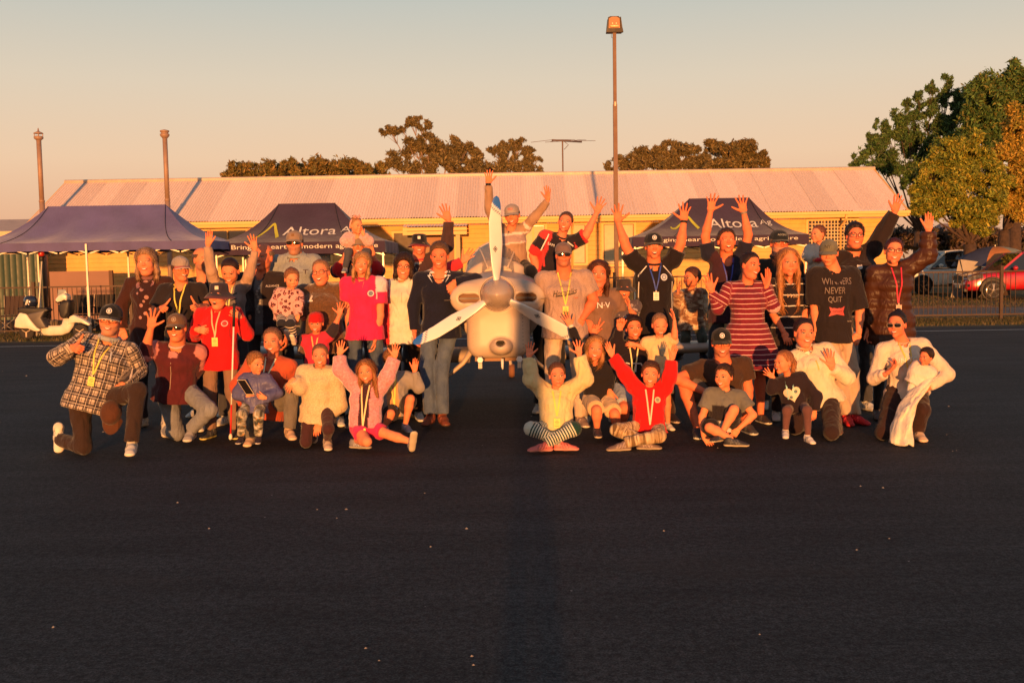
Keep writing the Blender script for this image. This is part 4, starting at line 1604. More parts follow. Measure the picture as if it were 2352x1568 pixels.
def hand_mesh(pose):
    if pose in _hc:
        return _hc[pose]
    p = POSES[pose]
    base = [(.030, .000, .092), (.010, .001, .098), (-.011, .001, .094), (-.030, .000, .084)]
    ln = (.070, .078, .072, .056)
    rr = (.0090, .0092, .0088, .0078)
    seg = []
    for i in range(4):
        q = np.array(base[i])
        s = math.radians(p['sp'][i])
        th = 0
        for j, fr in enumerate((.46, .30, .24)):
            th += math.radians(p['cu'][i] * (1.0, 1.05, .6)[j])
            d = np.array([math.sin(s) * math.cos(th), math.sin(th), math.cos(s) * math.cos(th)])
            e = q + d * ln[i] * fr
            r0 = rr[i] * (1.0, .93, .86)[j]
            seg.append((q, e, r0, r0 * .93))
            q = e
    a0, a1, a2 = [math.radians(v) for v in p['th']]
    q = np.array([.022, .006, .030])
    for j, (L, r0, r1) in enumerate(((.040, .0150, .0115), (.032, .0112, .0100), (.026, .0098, .0080))):
        th = (a1 * .5, a1, a2)[j]
        ang = a0 * (1.0, .85, .78)[j]
        d = np.array([math.sin(ang) * math.cos(th), math.sin(th), math.cos(ang) * math.cos(th)])
        e = q + d * L
        seg.append((q, e, r0, r1))
        q = e

    def fn(P):
        d = ecap(P, (0, 0, -.012), (0, 0, .020), (.026, .019), (.031, .017), (1, 0, 0))
        d = smin(d, ecap(P, (-.001, 0, .028), (0, 0, .084), (.034, .015), (.040, .0115), (1, 0, 0)), .02)
        for k, (a, b, r0, r1) in enumerate(seg):
            d = smin(d, cap(P, a, b, r0, r1), .014 if k == 12 else .0035)
        return d
    pts = [s[0] for s in seg] + [s[1] for s in seg] + [(.04, 0, -.02), (-.045, 0, -.02)]
    lo, hi = bbox(pts, .02)
    V, Q = vol(fn, lo, hi, .0052, 3)
    _hc[pose] = (V, Q)
    return V, Q


_sc = {}


def shoe_mesh(kind='sneaker'):
    if kind in _sc:
        return _sc[kind]

    def fn(P):
        sole = ecap(P, (0, -.045, -.062), (0, .155, -.060), (.037, .018), (.043, .018), (1, 0, 0), ez=2.0)
        sole = np.maximum(sole, -P[:, 2] - .080)
        u = cap(P, (0, -.035, -.028), (0, .05, -.040), .037, .038)
        u = smin(u, ecap(P, (0, .05, -.040), (0, .145, -.052), (.040, .034), (.038, .022), (1, 0, 0), ez=1.0), .03)
        u = smin(u, cap(P, (0, -.025, -.02), (0, -.022, .022), .038, .037, cutb=True), .03)
        u = np.maximum(u, -P[:, 2] - .080)
        return smin(sole, u, .006)
    V, Q = vol(fn, (-.06, -.11, -.09), (.06, .2, .06), .0105, 3)
    _sc[kind] = (V, Q)
    return V, Q


# ---- cloth materials
_cm = {}


def cloth(kind='plain', *a):
    key = (kind,) + a
    if key in _cm:
        return _cm[key]
    t = NT('cloth_' + kind)
    at_ = t.attr('Col')
    uv = t.attr('puv').outputs['Vector']
    co = t.coords()
    base = at_.outputs['Color']
    sep = t.n('SeparateXYZ')
    t.l(uv, sep.inputs[0])
    U, Vv = sep.outputs[0], sep.outputs[1]
    rough, sheen = .88, .15
    bs, bd = 60, .0025
    if kind == 'stripe':
        per, duty, c2 = a
        wob = t.noise(co, 8, 2)
        v = t.math('ADD', Vv, t.math('MULTIPLY', wob.outputs[0], .012))
        f = t.math('LESS_THAN', t.math('FRACT', t.math('DIVIDE', v, per)), duty)
        base = t.mix(f, base, c2)
    elif kind == 'plaid':
        c2, c3 = a
        per = .078

        def band(x, lo, hi, off=0.0):
            fr = t.math('FRACT', t.math('ADD', t.math('DIVIDE', x, per), off + 20))
            return t.math('MULTIPLY', t.math('GREATER_THAN', fr, lo), t.math('LESS_THAN', fr, hi))
        for x in (U, Vv):
            base = t.mix(t.math('MULTIPLY', band(x, .0, .50), .80), base, c2)
        for x in (U, Vv):
            base = t.mix(t.math('MULTIPLY', band(x, .64, .70), .9), base, c3)
            base = t.mix(t.math('MULTIPLY', band(x, .17, .22), .85), base, (.75, .62, .5))
    elif kind == 'spots':
        sc, thr, c2, c3 = a
        vo = t.n('TexVoronoi', i_Scale=sc)
        m = t.mapping(uv, (1, 1, 0.0))
        nz = t.noise(m, sc * 1.5, 2)
        v2 = t.n('VectorMath', operation='ADD')
        sc_ = t.n('VectorMath', operation='SCALE')
        t.l(nz.outputs[1], sc_.inputs[0])
        sc_.inputs[3].default_value = .6 / sc
        t.l(m, v2.inputs[0])
        t.l(sc_.outputs[0], v2.inputs[1])
        t.l(v2.outputs[0], vo.inputs['Vector'])
        dist = vo.outputs['Distance']
        base = t.mix(t.math('LESS_THAN', dist, thr), base, c2)
        base = t.mix(t.math('LESS_THAN', dist, thr * .45), base, c3)
    elif kind == 'camo':
        sc, cs = a
        nz = t.noise(t.mapping(uv, (1, 1.6, 1)), sc, 3, .5, .6)
        n2 = t.noise(t.mapping(uv, (1.2, 1.9, 1)), sc * 1.3, 3, .5, .8)
        base = t.ramp(nz.outputs[0], [(0, cs[0]), (.42, cs[1]), (.50, cs[2]), (.58, cs[3])], 'CONSTANT')
        base = t.mix(t.math('GREATER_THAN', n2.outputs[0], .62), base, cs[4])
    elif kind == 'fleece':
        bs, bd, sheen = 45, .005, .6
        nz = t.noise(co, 55, 4, .7)
        base = t.mix(1.0, base, t.ramp(nz.outputs[0], [(.3, .55), (.7, 1.25)]), 'MULTIPLY')
    elif kind == 'knit':
        bs, bd = 70, .003
        nz = t.noise(co, 90, 3, .7)
        base = t.mix(1.0, base, t.ramp(nz.outputs[0], [(.3, .72), (.7, 1.15)]), 'MULTIPLY')
    elif kind == 'denim':
        nz = t.noise(t.mapping(uv, (30, 160, 1)), 3, 3)
        base = t.mix(1.0, base, t.ramp(nz.outputs[0], [(.3, .75), (.7, 1.25)]), 'MULTIPLY')
        n3 = t.noise(co, 7, 3)
        base = t.mix(t.ramp(n3.outputs[0], [(.45, 0.0), (.8, .22)]), base, (.30, .36, .42))
    elif kind == 'heather':
        nz = t.noise(t.mapping(uv, (1, 3, 1)), 110, 3, .8)
        base = t.mix(1.0, base, t.ramp(nz.outputs[0], [(.35, .6), (.65, 1.25)]), 'MULTIPLY')
    elif kind == 'shiny':
        rough, sheen = .42, 0
    nv = t.noise(co, 9, 4)
    base = t.mix(1.0, base, t.ramp(nv.outputs[0], [(.3, .85), (.7, 1.1)]), 'MULTIPLY')
    t.set(color=base, rough=rough, sheen=sheen, spec=.25)
    # folds: stretched noise, plus fine weave
    f1 = t.noise(t.mapping(co, (1.0, 1.0, .55), (.3, .5, .2)), 13, 2, .45, 1.2)
    b1 = t.n('Bump', i_Strength=.9, i_Distance=.019)
    t.l(f1.outputs[0], b1.inputs['Height'])
    t.bump(t.noise(co, bs, 3).outputs[0], bd, .8, b1.outputs[0])
    _cm[key] = t.m
    return t.m


def skin_mat():
    if 'skin' in _cm:
        return _cm['skin']
    t = NT('skin')
    co = t.coords()
    base = t.attr('Col').outputs['Color']
    nz = t.noise(co, 28, 4, .6)
    base = t.mix(1.0, base, t.ramp(nz.outputs[0], [(.3, (.93, .90, .88)), (.7, (1.12, 1.10, 1.08))]), 'MULTIPLY')
    t.set(color=base, rough=.62, spec=.25)
    t.bump(t.noise(co, 140, 3).outputs[0], .0008, .5)
    _cm['skin'] = t.m
    return t.m


def hair_mat():
    if 'hair' in _cm:
        return _cm['hair']
    t = NT('hair')
    co = t.coords()
    base = t.attr('Col').outputs['Color']
    uv = t.attr('puv').outputs['Vector']
    nz = t.noise(t.mapping(uv, (60, 60, 7)), 2.2, 4, .7, .6)
    base = t.mix(1.0, base, t.ramp(nz.outputs[0], [(.32, .22), (.68, 1.45)]), 'MULTIPLY')
    t.set(color=base, rough=.45, spec=.4)
    t.bump(nz.outputs[0], .010, 1.0)
    _cm['hair'] = t.m
    return t.m


def plain(name, c, rough=.6, metal=0.0, **k):
    key = (name, c, rough, metal)
    if key not in _cm:
        _cm[key] = simple(name, c, rough, metal, **k)
    return _cm[key]


def attrmat(name, rough=.6, metal=0.0, coat=0.0, var=.1):
    key = (name, 'attr', rough)
    if key not in _cm:
        t = NT(name)
        nz = t.noise(t.coords(), 12, 4)
        c = t.mix(1.0, t.attr('Col').outputs['Color'], t.ramp(nz.outputs[0], [(.3, 1 - var), (.7, 1 + var * .5)]), 'MULTIPLY')
        t.set(color=c, rough=rough, metal=metal, coat=coat)
        _cm[key] = t.m
    return _cm[key]


# ---- head
CRC, CRR = (0, -.012, .030), (.0745, .094, .086)


def head_sdf(q, kid=0.0, fat=0.0, male=0.0):
    d = ell(q, CRC, CRR)
    jw = .0530 + .010 * fat + .002 * male
    d = smin(d, ell(q, (0, .018, -.026 + .004 * kid), (jw + .005 * kid, .066, .078 - .006 * kid)), .03)
    d = smin(d, ell(q, (0, .062, -.092 + .008 * kid), (.021 + .006 * male + .006 * fat, .022, .021)), .03)
    ax = q.copy()
    ax[:, 0] = np.abs(ax[:, 0])
    d = smin(d, ell(ax, (.036 + .003 * fat, .056, -.026), (.027 + .006 * fat, .028, .030)), .025)
    d = smin(d, ell(ax, (.041 + .009 * fat, .012, -.058), (.016 + .007 * fat, .030, .024)), .03)
    if fat > .3:
        d = smin(d, ell(q, (0, .035, -.100), (.045, .045, .022)), .03)
    d = smin(d, ell(ax, (.027, .079, .022), (.024, .013, .010)), .014)
    s = ell(ax, (.031, .100, .005), (.017, .020, .011))
    d = -smin(-d, s, .010)
    d = smin(d, ell(ax, (.031, .0765, .004), (.0135, .0125, .0125)), .003)
    nl = .024 - .006 * kid
    d = smin(d, cap(q, (0, .084, .008), (0, .098 - .004 * kid + .003 * male, -.022), .0070, .0105), .010)
    d = smin(d, ell(ax, (.0125, .090, -.026), (.0085, .010, .0080)), .006)
    d = smin(d, ell(q, (0, .083, -.055), (.024, .0135, .0125)), .010)
    d = smin(d, ell(q, (0, .080, -.064), (.019, .0125, .0080)), .008)
    d = smin(d, ell(ax, (.077, -.006, -.006), (.0085, .018, .031)), .006)
    return d


ZL = dict(short=([-.12, -.055, -.02, .012, .03, .05, .070, .1], [-.085, -.08, -.035, -.015, .022, .066, .082, .086]),
          long=([-.12, -.05, .0, .02, .045, .070, .1], [-.1, -.1, -.06, -.01, .050, .084, .090]),
          bald=([-.12, -.06, -.02, .01, .03, .05, .1], [-.085, -.08, -.035, -.005, .03, .2, .2]))


def hair_sdf(q, st, seed):
    th = {'buzz': .0045, 'short': .012, 'bald': .007, 'tight': .007, 'bob': .017, 'long': .012, 'curly': .03, 'mop': .022}.get(st[0], .013)
    shell = ell(q, (0, -.014, .032 + th * .3), (CRR[0] + th, CRR[1] + th, CRR[2] + th))
    key = {'bald': 'bald', 'long': 'long', 'bob': 'long', 'curly': 'long'}.get(st[0], 'short')
    zx, zy = ZL[key]
    zl = np.interp(q[:, 1], zx, zy) - .30 * np.maximum(np.abs(q[:, 0]) - .035, 0) * (q[:, 1] > .03)
    fr = st[1].get('fringe', 0)
    if fr:
        zl = np.where(q[:, 1] > .04, zl - fr, zl)
    ed = .030 if not fr else .012
    tp = np.clip((q[:, 2] - zl) / ed, 0, 1)
    d = shell + (1 - np.sqrt(tp)) * (th + .006)
    if st[0] == 'bald':
        d = np.maximum(d, (q[:, 2] - .055) * .8)
    o = st[1]
    if 'L' in o:
        L = o['L']
        w = o.get('w', 1.0)
        ax = q.copy()
        ax[:, 0] = np.abs(ax[:, 0])
        yf = o.get('yf', .0)
        c1 = ecap(ax, (.068, -.020 + yf, .03), (.082 * w, -.012 + yf, -.09), (.020, .040), (.024 * w, .042), (1, 0, 0))
        c1 = smin(c1, ecap(ax, (.082 * w, -.012 + yf, -.09), (.078 * w, .016 + yf, -L), (.024 * w, .042), (.020 * w, .022), (1, 0, 0)), .02)
        bk = ecap(q, (0, -.075, .02), (0, -.080, -L), (.080 * w, .032), (.075 * w, .022), (1, 0, 0))
        d = smin(smin(d, c1, .02), bk, .03)
    if 'bun' in o:
        b = o['bun']
        d = smin(d, ell(q, b[:3], (b[3], b[3], b[3] * .85)), .01)
    for tl in o.get('tails', ()):
        for i in range(len(tl) - 1):
            d = smin(d, cap(q, tl[i][:3], tl[i + 1][:3], tl[i][3], tl[i + 1][3]), .012)
    amp = o.get('amp', .0020) * (.45 if st[0] == 'tight' else .8)
    n1 = Wav(seed, .022, 5, (1, .25, 1) if st[0] == 'tight' else (1, 1, .12))(q)
    d = d + amp * n1
    if st[0] in ('curly', 'mop'):
        d = d + .007 * Wav(seed + 1, .035, 4)(q)
    return d


def strands(V, Q, c, q, Hc, R, s, st, hat, seed):
    """loose locks laid over the hair volume so that its outline and sheen break up"""
    r = np.random.default_rng(seed)
    n = {'buzz': 0, 'bald': 120, 'short': 800, 'tight': 700, 'long': 1700, 'bob': 1500, 'curly': 1100, 'mop': 1000}.get(st[0], 400)
    if hat is not None:
        n //= 2
    if n == 0 or len(q) < 50:
        return V, Q, c, q
    i = r.integers(0, len(q), n)
    if st[0] not in ('long', 'bob', 'mop', 'curly'):
        bad = (q[i][:, 1] > .02) & (q[i][:, 2] < .080 - .4 * (.06 - q[i][:, 1]).clip(0, .06))
        i = i[~bad]
    else:
        bad = (q[i][:, 1] > .05) & (q[i][:, 2] < .085) & (np.abs(q[i][:, 0]) < .05)
        i = i[~bad]
    n = len(i)
    if n < 5:
        return V, Q, c, q
    P = q[i].copy()
    nn = P - np.array([0, -.014, .02])
    nn[:, 2] *= (P[:, 2] > -.03)
    nn /= np.linalg.norm(nn, axis=1)[:, None] + 1e-9
    if st[0] in ('tight',):
        d = np.array([0, -1.0, -.1]) + 0 * P
    elif st[0] in ('long', 'bob'):
        d = np.array([0, .0, -1.0]) + np.stack([np.sign(P[:, 0]) * .9 * (P[:, 2] > .05), .1 + 0 * P[:, 0], 0 * P[:, 0]], 1)
    else:
        a = seed % 2 * 2 - 1
        d = np.stack([a * .7 + .0 * P[:, 0], .45 + 0 * P[:, 0], -.35 + 0 * P[:, 0]], 1)
        lowr = P[:, 2] < .06
        d[lowr] = np.array([0, -.25, -1.0])
    d = d + r.normal(0, {'tight': .10, 'long': .13, 'bob': .13, 'short': .2}.get(st[0], .35), d.shape)
    d = d - nn * (d * nn).sum(1)[:, None]
    d /= np.linalg.norm(d, axis=1)[:, None] + 1e-9
    L = {'long': .10, 'bob': .07, 'tight': .05, 'short': .030, 'curly': .035, 'mop': .045}.get(st[0], .02) * r.uniform(.6, 1.3, n)
    if hat is not None:
        ok = P[:, 2] + 0 * L < .02
        P, nn, d, L = P[ok], nn[ok], d[ok], L[ok]
        n = len(P)
        if n == 0:
            return V, Q, c, q
        i = i[ok]
    side = np.cross(nn, d)
    w = .0023 * r.uniform(.5, 1.2, n)
    rows, cols, pq = [], [], []
    shade = r.uniform(.7, 1.45, n)
    for k, (t, lift, ww) in enumerate(((0, -.001, .7), (.4, .0025, 1.0), (.75, .003, .8), (1.0, .002, .15))):
        base = P + d * (L * t)[:, None] - nn * ((L * t) ** 2 * 5.0)[:, None] + nn * (lift * r.uniform(.4, 1.5, n))[:, None]
        rows.append(base - side * (w * ww)[:, None])
        rows.append(base + side * (w * ww)[:, None])
    VV = np.stack(rows, 1).reshape(-1, 3)
    base_i = len(V) + np.arange(n)[:, None] * 8
    F = np.concatenate([np.stack([base_i[:, 0] + 2 * k, base_i[:, 0] + 2 * k + 1, base_i[:, 0] + 2 * k + 3, base_i[:, 0] + 2 * k + 2], 1) for k in range(3)])
    cc = np.repeat(c[i] * shade[:, None], 8, 0)
    W3 = (VV * s) @ R.T + Hc
    return np.concatenate([V, W3]), np.concatenate([Q, F]), np.concatenate([c, cc]), np.concatenate([q, VV])


def patch_xz(bvh, o, R, s, xs, top, bot, rows, off):
    """strip of surface over the face: for each x a span of z, thrown onto the head from the front"""
    V = []
    n = len(xs)
    fwd = Vector(R[:, 1])
    for j in range(rows):
        for i in range(n):
            z = bot[i] + (top[i] - bot[i]) * j / (rows - 1)
            p = o + R @ (np.array([xs[i], .17, z]) * s)
            h = bvh.ray_cast(Vector(p), -fwd, .25)
            if h[0] is None:
                V.append(tuple(o + R @ (np.array([xs[i], .085, z]) * s)))
            else:
                V.append(tuple(h[0] + fwd * (off * s)))
    F = []
    for j in range(rows - 1):
        for i in range(n - 1):
            a = j * n + i
            F.append((a, a + 1, a + n + 1, a + n))
    return V, F


def disc(cx, cz, rx, rz, n=8):
    t = np.linspace(-1, 1, n)
    hgt = np.sqrt(np.maximum(0, 1 - t * t))
    return cx + t * rx, cz + hgt * rz, cz - hgt * rz


PEOPLE = []


def person(label, crop, Y, H, hd, yaw=0, pit=0, rol=0, w=1.0, kid=None, sex='m', nk=None, pv=None, ty=0, lean=(0, 0),
           a=None, b=None, legs=None, sit=None, skin=(.66, .36, .24), hair=('short', {}), hc=(.08, .05, .03), hat=None, glass=None, face='smile',
           top=(.1, .1, .1), tk='plain', sl='long', tcol=None, hem=.06, thick=.012, col=None, bot=(.05, .05, .06), bk='plain', bl='long', dress=None,
           shoe=(.7, .68, .62), sole=(.75, .7, .6), lany=None, prints=(), tname='shirt', bname='trousers', beard=0, fold=1.0, extra=None, spos=None, hp=None, headY=0, shw=1.0, layers=(), grp=None):
    seed = len(PEOPLE) + 3
    if kid is None:
        kid = 1.0 if H < 1.3 else (.5 if H < 1.5 else 0.0)
    fat = max(0.0, (w - 1) * 3)
    male = 1.0 if sex == 'm' and not kid else 0.0
    hx, hy, hh = hd[0], hd[1], hd[2]
    k = CROPS[crop][2]
    px, py, _ = PX(hd[:2], crop)
    Hc = at(px, py, Y - .03 + headY)
    hm = hh * k / 1.63265 * (Y - .03) / FP
    s = hm / .245
    R = rotm('y', math.radians(rol)) @ rotm('z', math.radians(yaw)) @ rotm('x', math.radians(pit)) @ np.diag([-1.0, -1.0, 1.0])
    if nk is None:
        N = Hc + R @ (np.array([0, -.03, -.118]) * s) + np.array([.0, .02, -.040 * H * (1 - .35 * kid)])
        N[0] = Hc[0] * .5 + N[0] * .5
    else:
        qx, qy, sN = PX(nk, crop)
        N = at(qx, qy, Y + .03 + sN)
    TL = .278 * H * (1 if not kid else 1.0)
    if pv is None:
        P_ = N + np.array([lean[0], lean[1], -math.sqrt(max(.01, TL * TL - lean[0] ** 2 - lean[1] ** 2))])
    else:
        qx, qy, sN = PX(pv, crop)
        P_ = solve(N, qx, qy, TL, sN)
        if P_[2] < .10 * H * .6 + .02:
            P_[2] = .10 * H * .6 + .02
    up = nrm(N - P_)
    T = np.linalg.norm(N - P_)
    S = rotm('z', math.radians(ty)) @ np.array([1.0, 0, 0])
    S = nrm(S - up * (S @ up))
    Fr = np.cross(S, up)
    wb = 1 + (w - 1) * 1.1
    wf = 1 + (w - 1) * 2.0

    def sp(t):
        return P_ + up * (T * t)
    fem = 0 if (male or kid) else 1
    nodes = [(-.02, .088 + .006 * fem, .064), (.30, .075 - .006 * fem, .056), (.68, .088 - .008 * fem, .064 + .004 * fem), (.90, .084 - .006 * fem, .048)]
    if kid:
        nodes = [(-.02, .082, .062), (.30, .076, .062), (.68, .082, .062), (.90, .076, .048)]
    tors = [(sp(t), x * H * (wb if t < .8 else 1), y * H * (wf if t < .8 else 1)) for t, x, y in nodes]
    shx = (.100 - .005 * (sex == 'f')) * H * shw * (1 + (w - 1) * .5)
    sh = {}
    for side, sg in (('a', -1), ('b', 1)):
        sh[side] = sp(.90) + S * (sg * shx)
    UA, FA = .178 * H, .150 * H
    arms = {}
    for side, sg, spec in (('a', -1, a), ('b', 1, b)):
        s0 = sh[side]
        if spec is None or spec == 'down':
            e = s0 + S * (sg * .035 * H) - np.array([0, 0, UA * .97]) + np.array([0, .02, 0])
            wr = e + S * (sg * .0) + Fr * (.03 * H) - np.array([0, 0, FA * .97])
            arms[side] = dict(s=s0, e=e, w=wr, dir=nrm(wr - e + Fr * .02), pose='relax', palm=-S * sg)
            continue
        ex, ey, es = PX(spec[0], crop)
        wx, wy, ws = PX(spec[1], crop)
        # raised arms lift the shoulder
        e = solve(s0, ex, ey, UA, es)
        if e[2] > s0[2] + .02:
            s0 = s0 + np.array([0, 0, min(.055 * H, (e[2] - s0[2]) * .35)])
            e = solve(s0, ex, ey, UA, es)
        wr = solve(e, wx, wy, FA, ws)
        tx, ty_, ts = PX(spec[2], crop)
        tip = solve(wr, tx, ty_, .108 * H, ts if ts else 0)
        dr = nrm(tip - wr)
        pose = spec[3] if len(spec) > 3 else 'relax'
        palm = spec[4] if len(spec) > 4 else (0, -1, 0)
        arms[side] = dict(s=s0, e=e, w=wr, dir=dr, pose=pose, palm=np.array(palm, float), hl=np.linalg.norm(tip - wr))
    # legs
    hipx = .053 * H * (1 + (w - 1) * .7)
    TH, SHN = .240 * H, .235 * H
    lg = {}
    foot_z = .085 * min(1, H / 1.6)
    for side, sg in (('a', -1), ('b', 1)):
        h0 = sp(.02) + S * (sg * hipx)
        spec = None if not legs else legs.get(side)
        if spec is None:
            gz = 0.0 if sit is None else sit
            kn = h0 + np.array([sg * .01 * H, -.02, -(h0[2] - gz - foot_z) * .49])
            an = np.array([h0[0] + sg * .02 * H, h0[1] + .01, gz + foot_z])
            lg[side] = dict(h=h0, k=kn, an=an, toe=sg * 14, pit=0)
        else:
            kx, ky, ks = PX(spec[0], crop)
            axx, ay, as_ = PX(spec[1], crop)
            kn = solve(h0, kx, ky, TH, ks)
            if kn[2] < .055 * H * .8:
                kn[2] = .055 * H * .8
            an = solve(kn, axx, ay, SHN, as_)
            if an[2] < foot_z * .7:
                an[2] = foot_z * .7
            v = an - kn
            D = np.linalg.norm(v)
            if D > 1.2 * SHN:
                an = kn + v / D * 1.2 * SHN
            lg[side] = dict(h=h0, k=kn, an=an, toe=spec[2] if len(spec) > 2 else 0, pit=spec[3] if len(spec) > 3 else 0)
    base = np.array([P_[0], P_[1], 0.0])
    root = empty('person', (0, 0, 0), label, 'person', grp)
    root.location = base
    inv = -base
    sm = skin_mat()
    skin = np.array(skin) * np.array([1.05, .67, .48])
    lod = 1.0 if hm * FP / Y > 0 else 1
    # ---------------- body (head, neck, arms, hands, bare legs in one mesh)
    BV, BF, BC = [], [], []
    off = 0
    Ri = R
    nr = (.0315 - .003 * fem + .004 * male + .003 * fat) * H * (1 - .12 * kid)
    nb = Hc + R @ (np.array([0, -.022, -.05]) * s)
    r_ua, r_fa = .028 * H * (1 + .9 * (w - 1)), .0235 * H * (1 + .6 * (w - 1))

    rv = np.random.default_rng(seed * 13)
    vq = np.array([rv.uniform(.94, 1.04), rv.uniform(.95, 1.04), rv.uniform(.97, 1.03)], f32)

    def fhead(P):
        q = ((P - Hc) @ Ri / s).astype(f32)
        q = q / vq
        d = head_sdf(q, kid, fat, male) * s
        d = smin(d, cap(P, nb, N + up * (.005 * H), nr, nr * 1.08), .018)
        d = smin(d, ecap(P, sp(.70), sp(.91), (.070 * H, .050 * H), (.070 * H, .040 * H), S), .05)
        return d
    lo, hi = bbox([Hc - .12 * s, Hc + .12 * s, N, sp(.80)], .0)
    lo -= .03
    hi += .03
    V, Q = vol(fhead, lo, hi, .0076 * s if s > .85 else .0066)
    q = ((V - Hc) @ Ri / s)
    C = np.tile(skin, (len(V), 1))
    ax = np.abs(q[:, 0])
    red = np.exp(-(((ax - .04) / .018) ** 2 + ((q[:, 1] - .07) / .04) ** 2 + ((q[:, 2] + .025) / .02) ** 2))
    red += .9 * np.exp(-((ax / .014) ** 2 + ((q[:, 1] - .105) / .02) ** 2 + ((q[:, 2] + .022) / .014) ** 2))
    red += .8 * (ax > .073) * (q[:, 2] < .03) * (q[:, 2] > -.04)
    C = C * (1 - .22 * red[:, None] * np.array([0.1, 1, 1]))
    if beard:
        bz = (q[:, 2] < -.035 + 0.0 * ax) & (q[:, 1] > -.005) & (q[:, 2] > -.13)
        bz = bz & ~((ax < .018) & (q[:, 2] > -.068) & (q[:, 2] < -.05))
        bc = np.array(beard if isinstance(beard, tuple) else hc)
        C[bz] = C[bz] * .35 + bc * .65
    BV.append(V), BF.append(Q + off), BC.append(C)
    off += len(V)
    headV, headQ = V, Q
    hb = BVHTree.FromPolygons(V.tolist(), Q.tolist())
    slen = dict(long=1.0, short=.30, none=-.02, tq=.7, el=.5)[sl]
    for side, sg in (('a', -1), ('b', 1)):
        A = arms[side]
        s0, e, wr = A['s'], A['e'], A['w']

        def farm(P):
            d = cap(P, s0, e, r_ua * 1.08, r_fa * 1.02)
            mid = e + (wr - e) * .3
            d = smin(d, cap(P, e, mid, r_fa * 1.0, r_fa * 1.04), .02)
            d = smin(d, cap(P, mid, wr, r_fa * 1.04, .0158 * H), .02)
            d = smin(d, ell(P, e + Fr * -.006, (r_fa * 1.02,) * 3), .012)
            return d
        if slen < .9:
            lo, hi = bbox([s0, e, wr], .07)
            V, Q = vol(farm, lo, hi, .0125)
        else:
            m = e + (wr - e) * .45
            fn = lambda P: smin(cap(P, m, wr, r_fa * .95, .0158 * H), cap(P, s0, e, r_ua * .9, r_fa * .9), .01)
            fn = farm
            lo, hi = bbox([s0, e, wr], .05)
            V, Q = vol(fn, lo, hi, .018)
        BV.append(V), BF.append(Q + off), BC.append(np.tile(skin, (len(V), 1)))
        off += len(V)
        V, Q = hand_mesh(A['pose'])
        sc = .112 * H / .19 * (1.0 if not kid else .98)
        z = A['dir']
        if A['pose'] == 'thumb':
            x = z
            z = nrm(wr - e)
            z = nrm(z - x * (z @ x))
            y = np.cross(z, x) * (-1 if side == 'a' else 1)
        else:
            y = A['palm'] - z * (A['palm'] @ z)
            y = nrm(y) if np.linalg.norm(y) > .05 else nrm(np.cross(z, [1, 0, 0]))
            x = np.cross(y, z) * (-1 if side == 'a' else 1)
        Mx = np.stack([x, y, z], 1)
        V2 = (V * sc) @ Mx.T + wr + z * .004
        if np.linalg.det(Mx) < 0:
            Q = Q[:, ::-1]
        hcx = np.tile(skin, (len(V), 1))
        tipf = np.clip((V[:, 2] - .09) / .08, 0, 1)[:, None]
        hcx = hcx * (1 - tipf * np.array([0, .12, .12]))
        BV.append(V2.astype(f32)), BF.append(Q + off), BC.append(hcx)
        off += len(V)
    bare = {'long': 2, 'shorts': .42, 'mid': .62, 'short': .22, 'skirt': .3, 'none': 2}[bl]
    if bare < 1 or dress or bl == 'crop':
        for side in 'ab':
            L = lg[side]
            hj, kn, an = L['h'], L['k'], L['an']

            def fleg(P):
                d = cap(P, hj, kn, .046 * H * (1 + .6 * (w - 1)), .031 * H)
                c = kn + (an - kn) * .3
                bkd = nrm(np.cross(np.cross(kn - hj, an - kn) + 1e-6, an - kn))
                d = smin(d, cap(P, kn, c, .030 * H, .032 * H), .02)
                d = smin(d, cap(P, c, an, .032 * H, .019 * H), .02)
                return d
            lo, hi = bbox([hj, kn, an], .1)
            V, Q = vol(fleg, lo, hi, .014)
            BV.append(V), BF.append(Q + off), BC.append(np.tile(skin, (len(V), 1)))
            off += len(V)
    V, Q, C = np.concatenate(BV), np.concatenate(BF), np.concatenate(BC)
    hc = tuple(np.array(hc) * np.array([.98, .84, .70]))
    body = link('body', mesh_np('body', V + inv, Q, True, C), root, sm)
    # ---------------- face
    o = Hc

    def feat(name, parts, mat, parent=root):
        m = MB()
        for (xs, tp, bt, off_, c, rows) in parts:
            v, f = patch_xz(hb, o, R, s, xs, tp, bt, rows, off_)
            m.add([np.array(p) + inv for p in v], f, c)
        me = m.me(name)
        me.polygons.foreach_set('use_smooth', np.ones(len(me.polygons), bool))
        return link(name, me, parent, mat)
    fm = attrmat('face_paint', .35)
    squint = {'squint': .45, 'laugh': .4, 'shout': .65}.get(face, .80)
    if glass is None or glass[0] != 'sun':
        for sg in (-1, 1):
            cx = sg * .031
            rz = .0072 * squint
            xs, tp, bt = disc(cx, .0045, .0155, rz * 1.1, 9)
            e1 = (xs, tp, bt, .0008, (.46, .36, .31), 3)
            xi, ti, bi = disc(cx, .0045, min(.0078, rz * 1.3), min(.0074, rz * 1.05), 7)
            e2 = (xi, ti, bi, .0016, (.03, .02, .015), 3)
            xs, tp, bt = disc(cx, .0045, .0165, rz, 9)
            e3 = (xs, tp + .0042, tp - .0006, .0016, (.03, .012, .01), 2)
            feat('eye', [e1, e2, e3], fm)
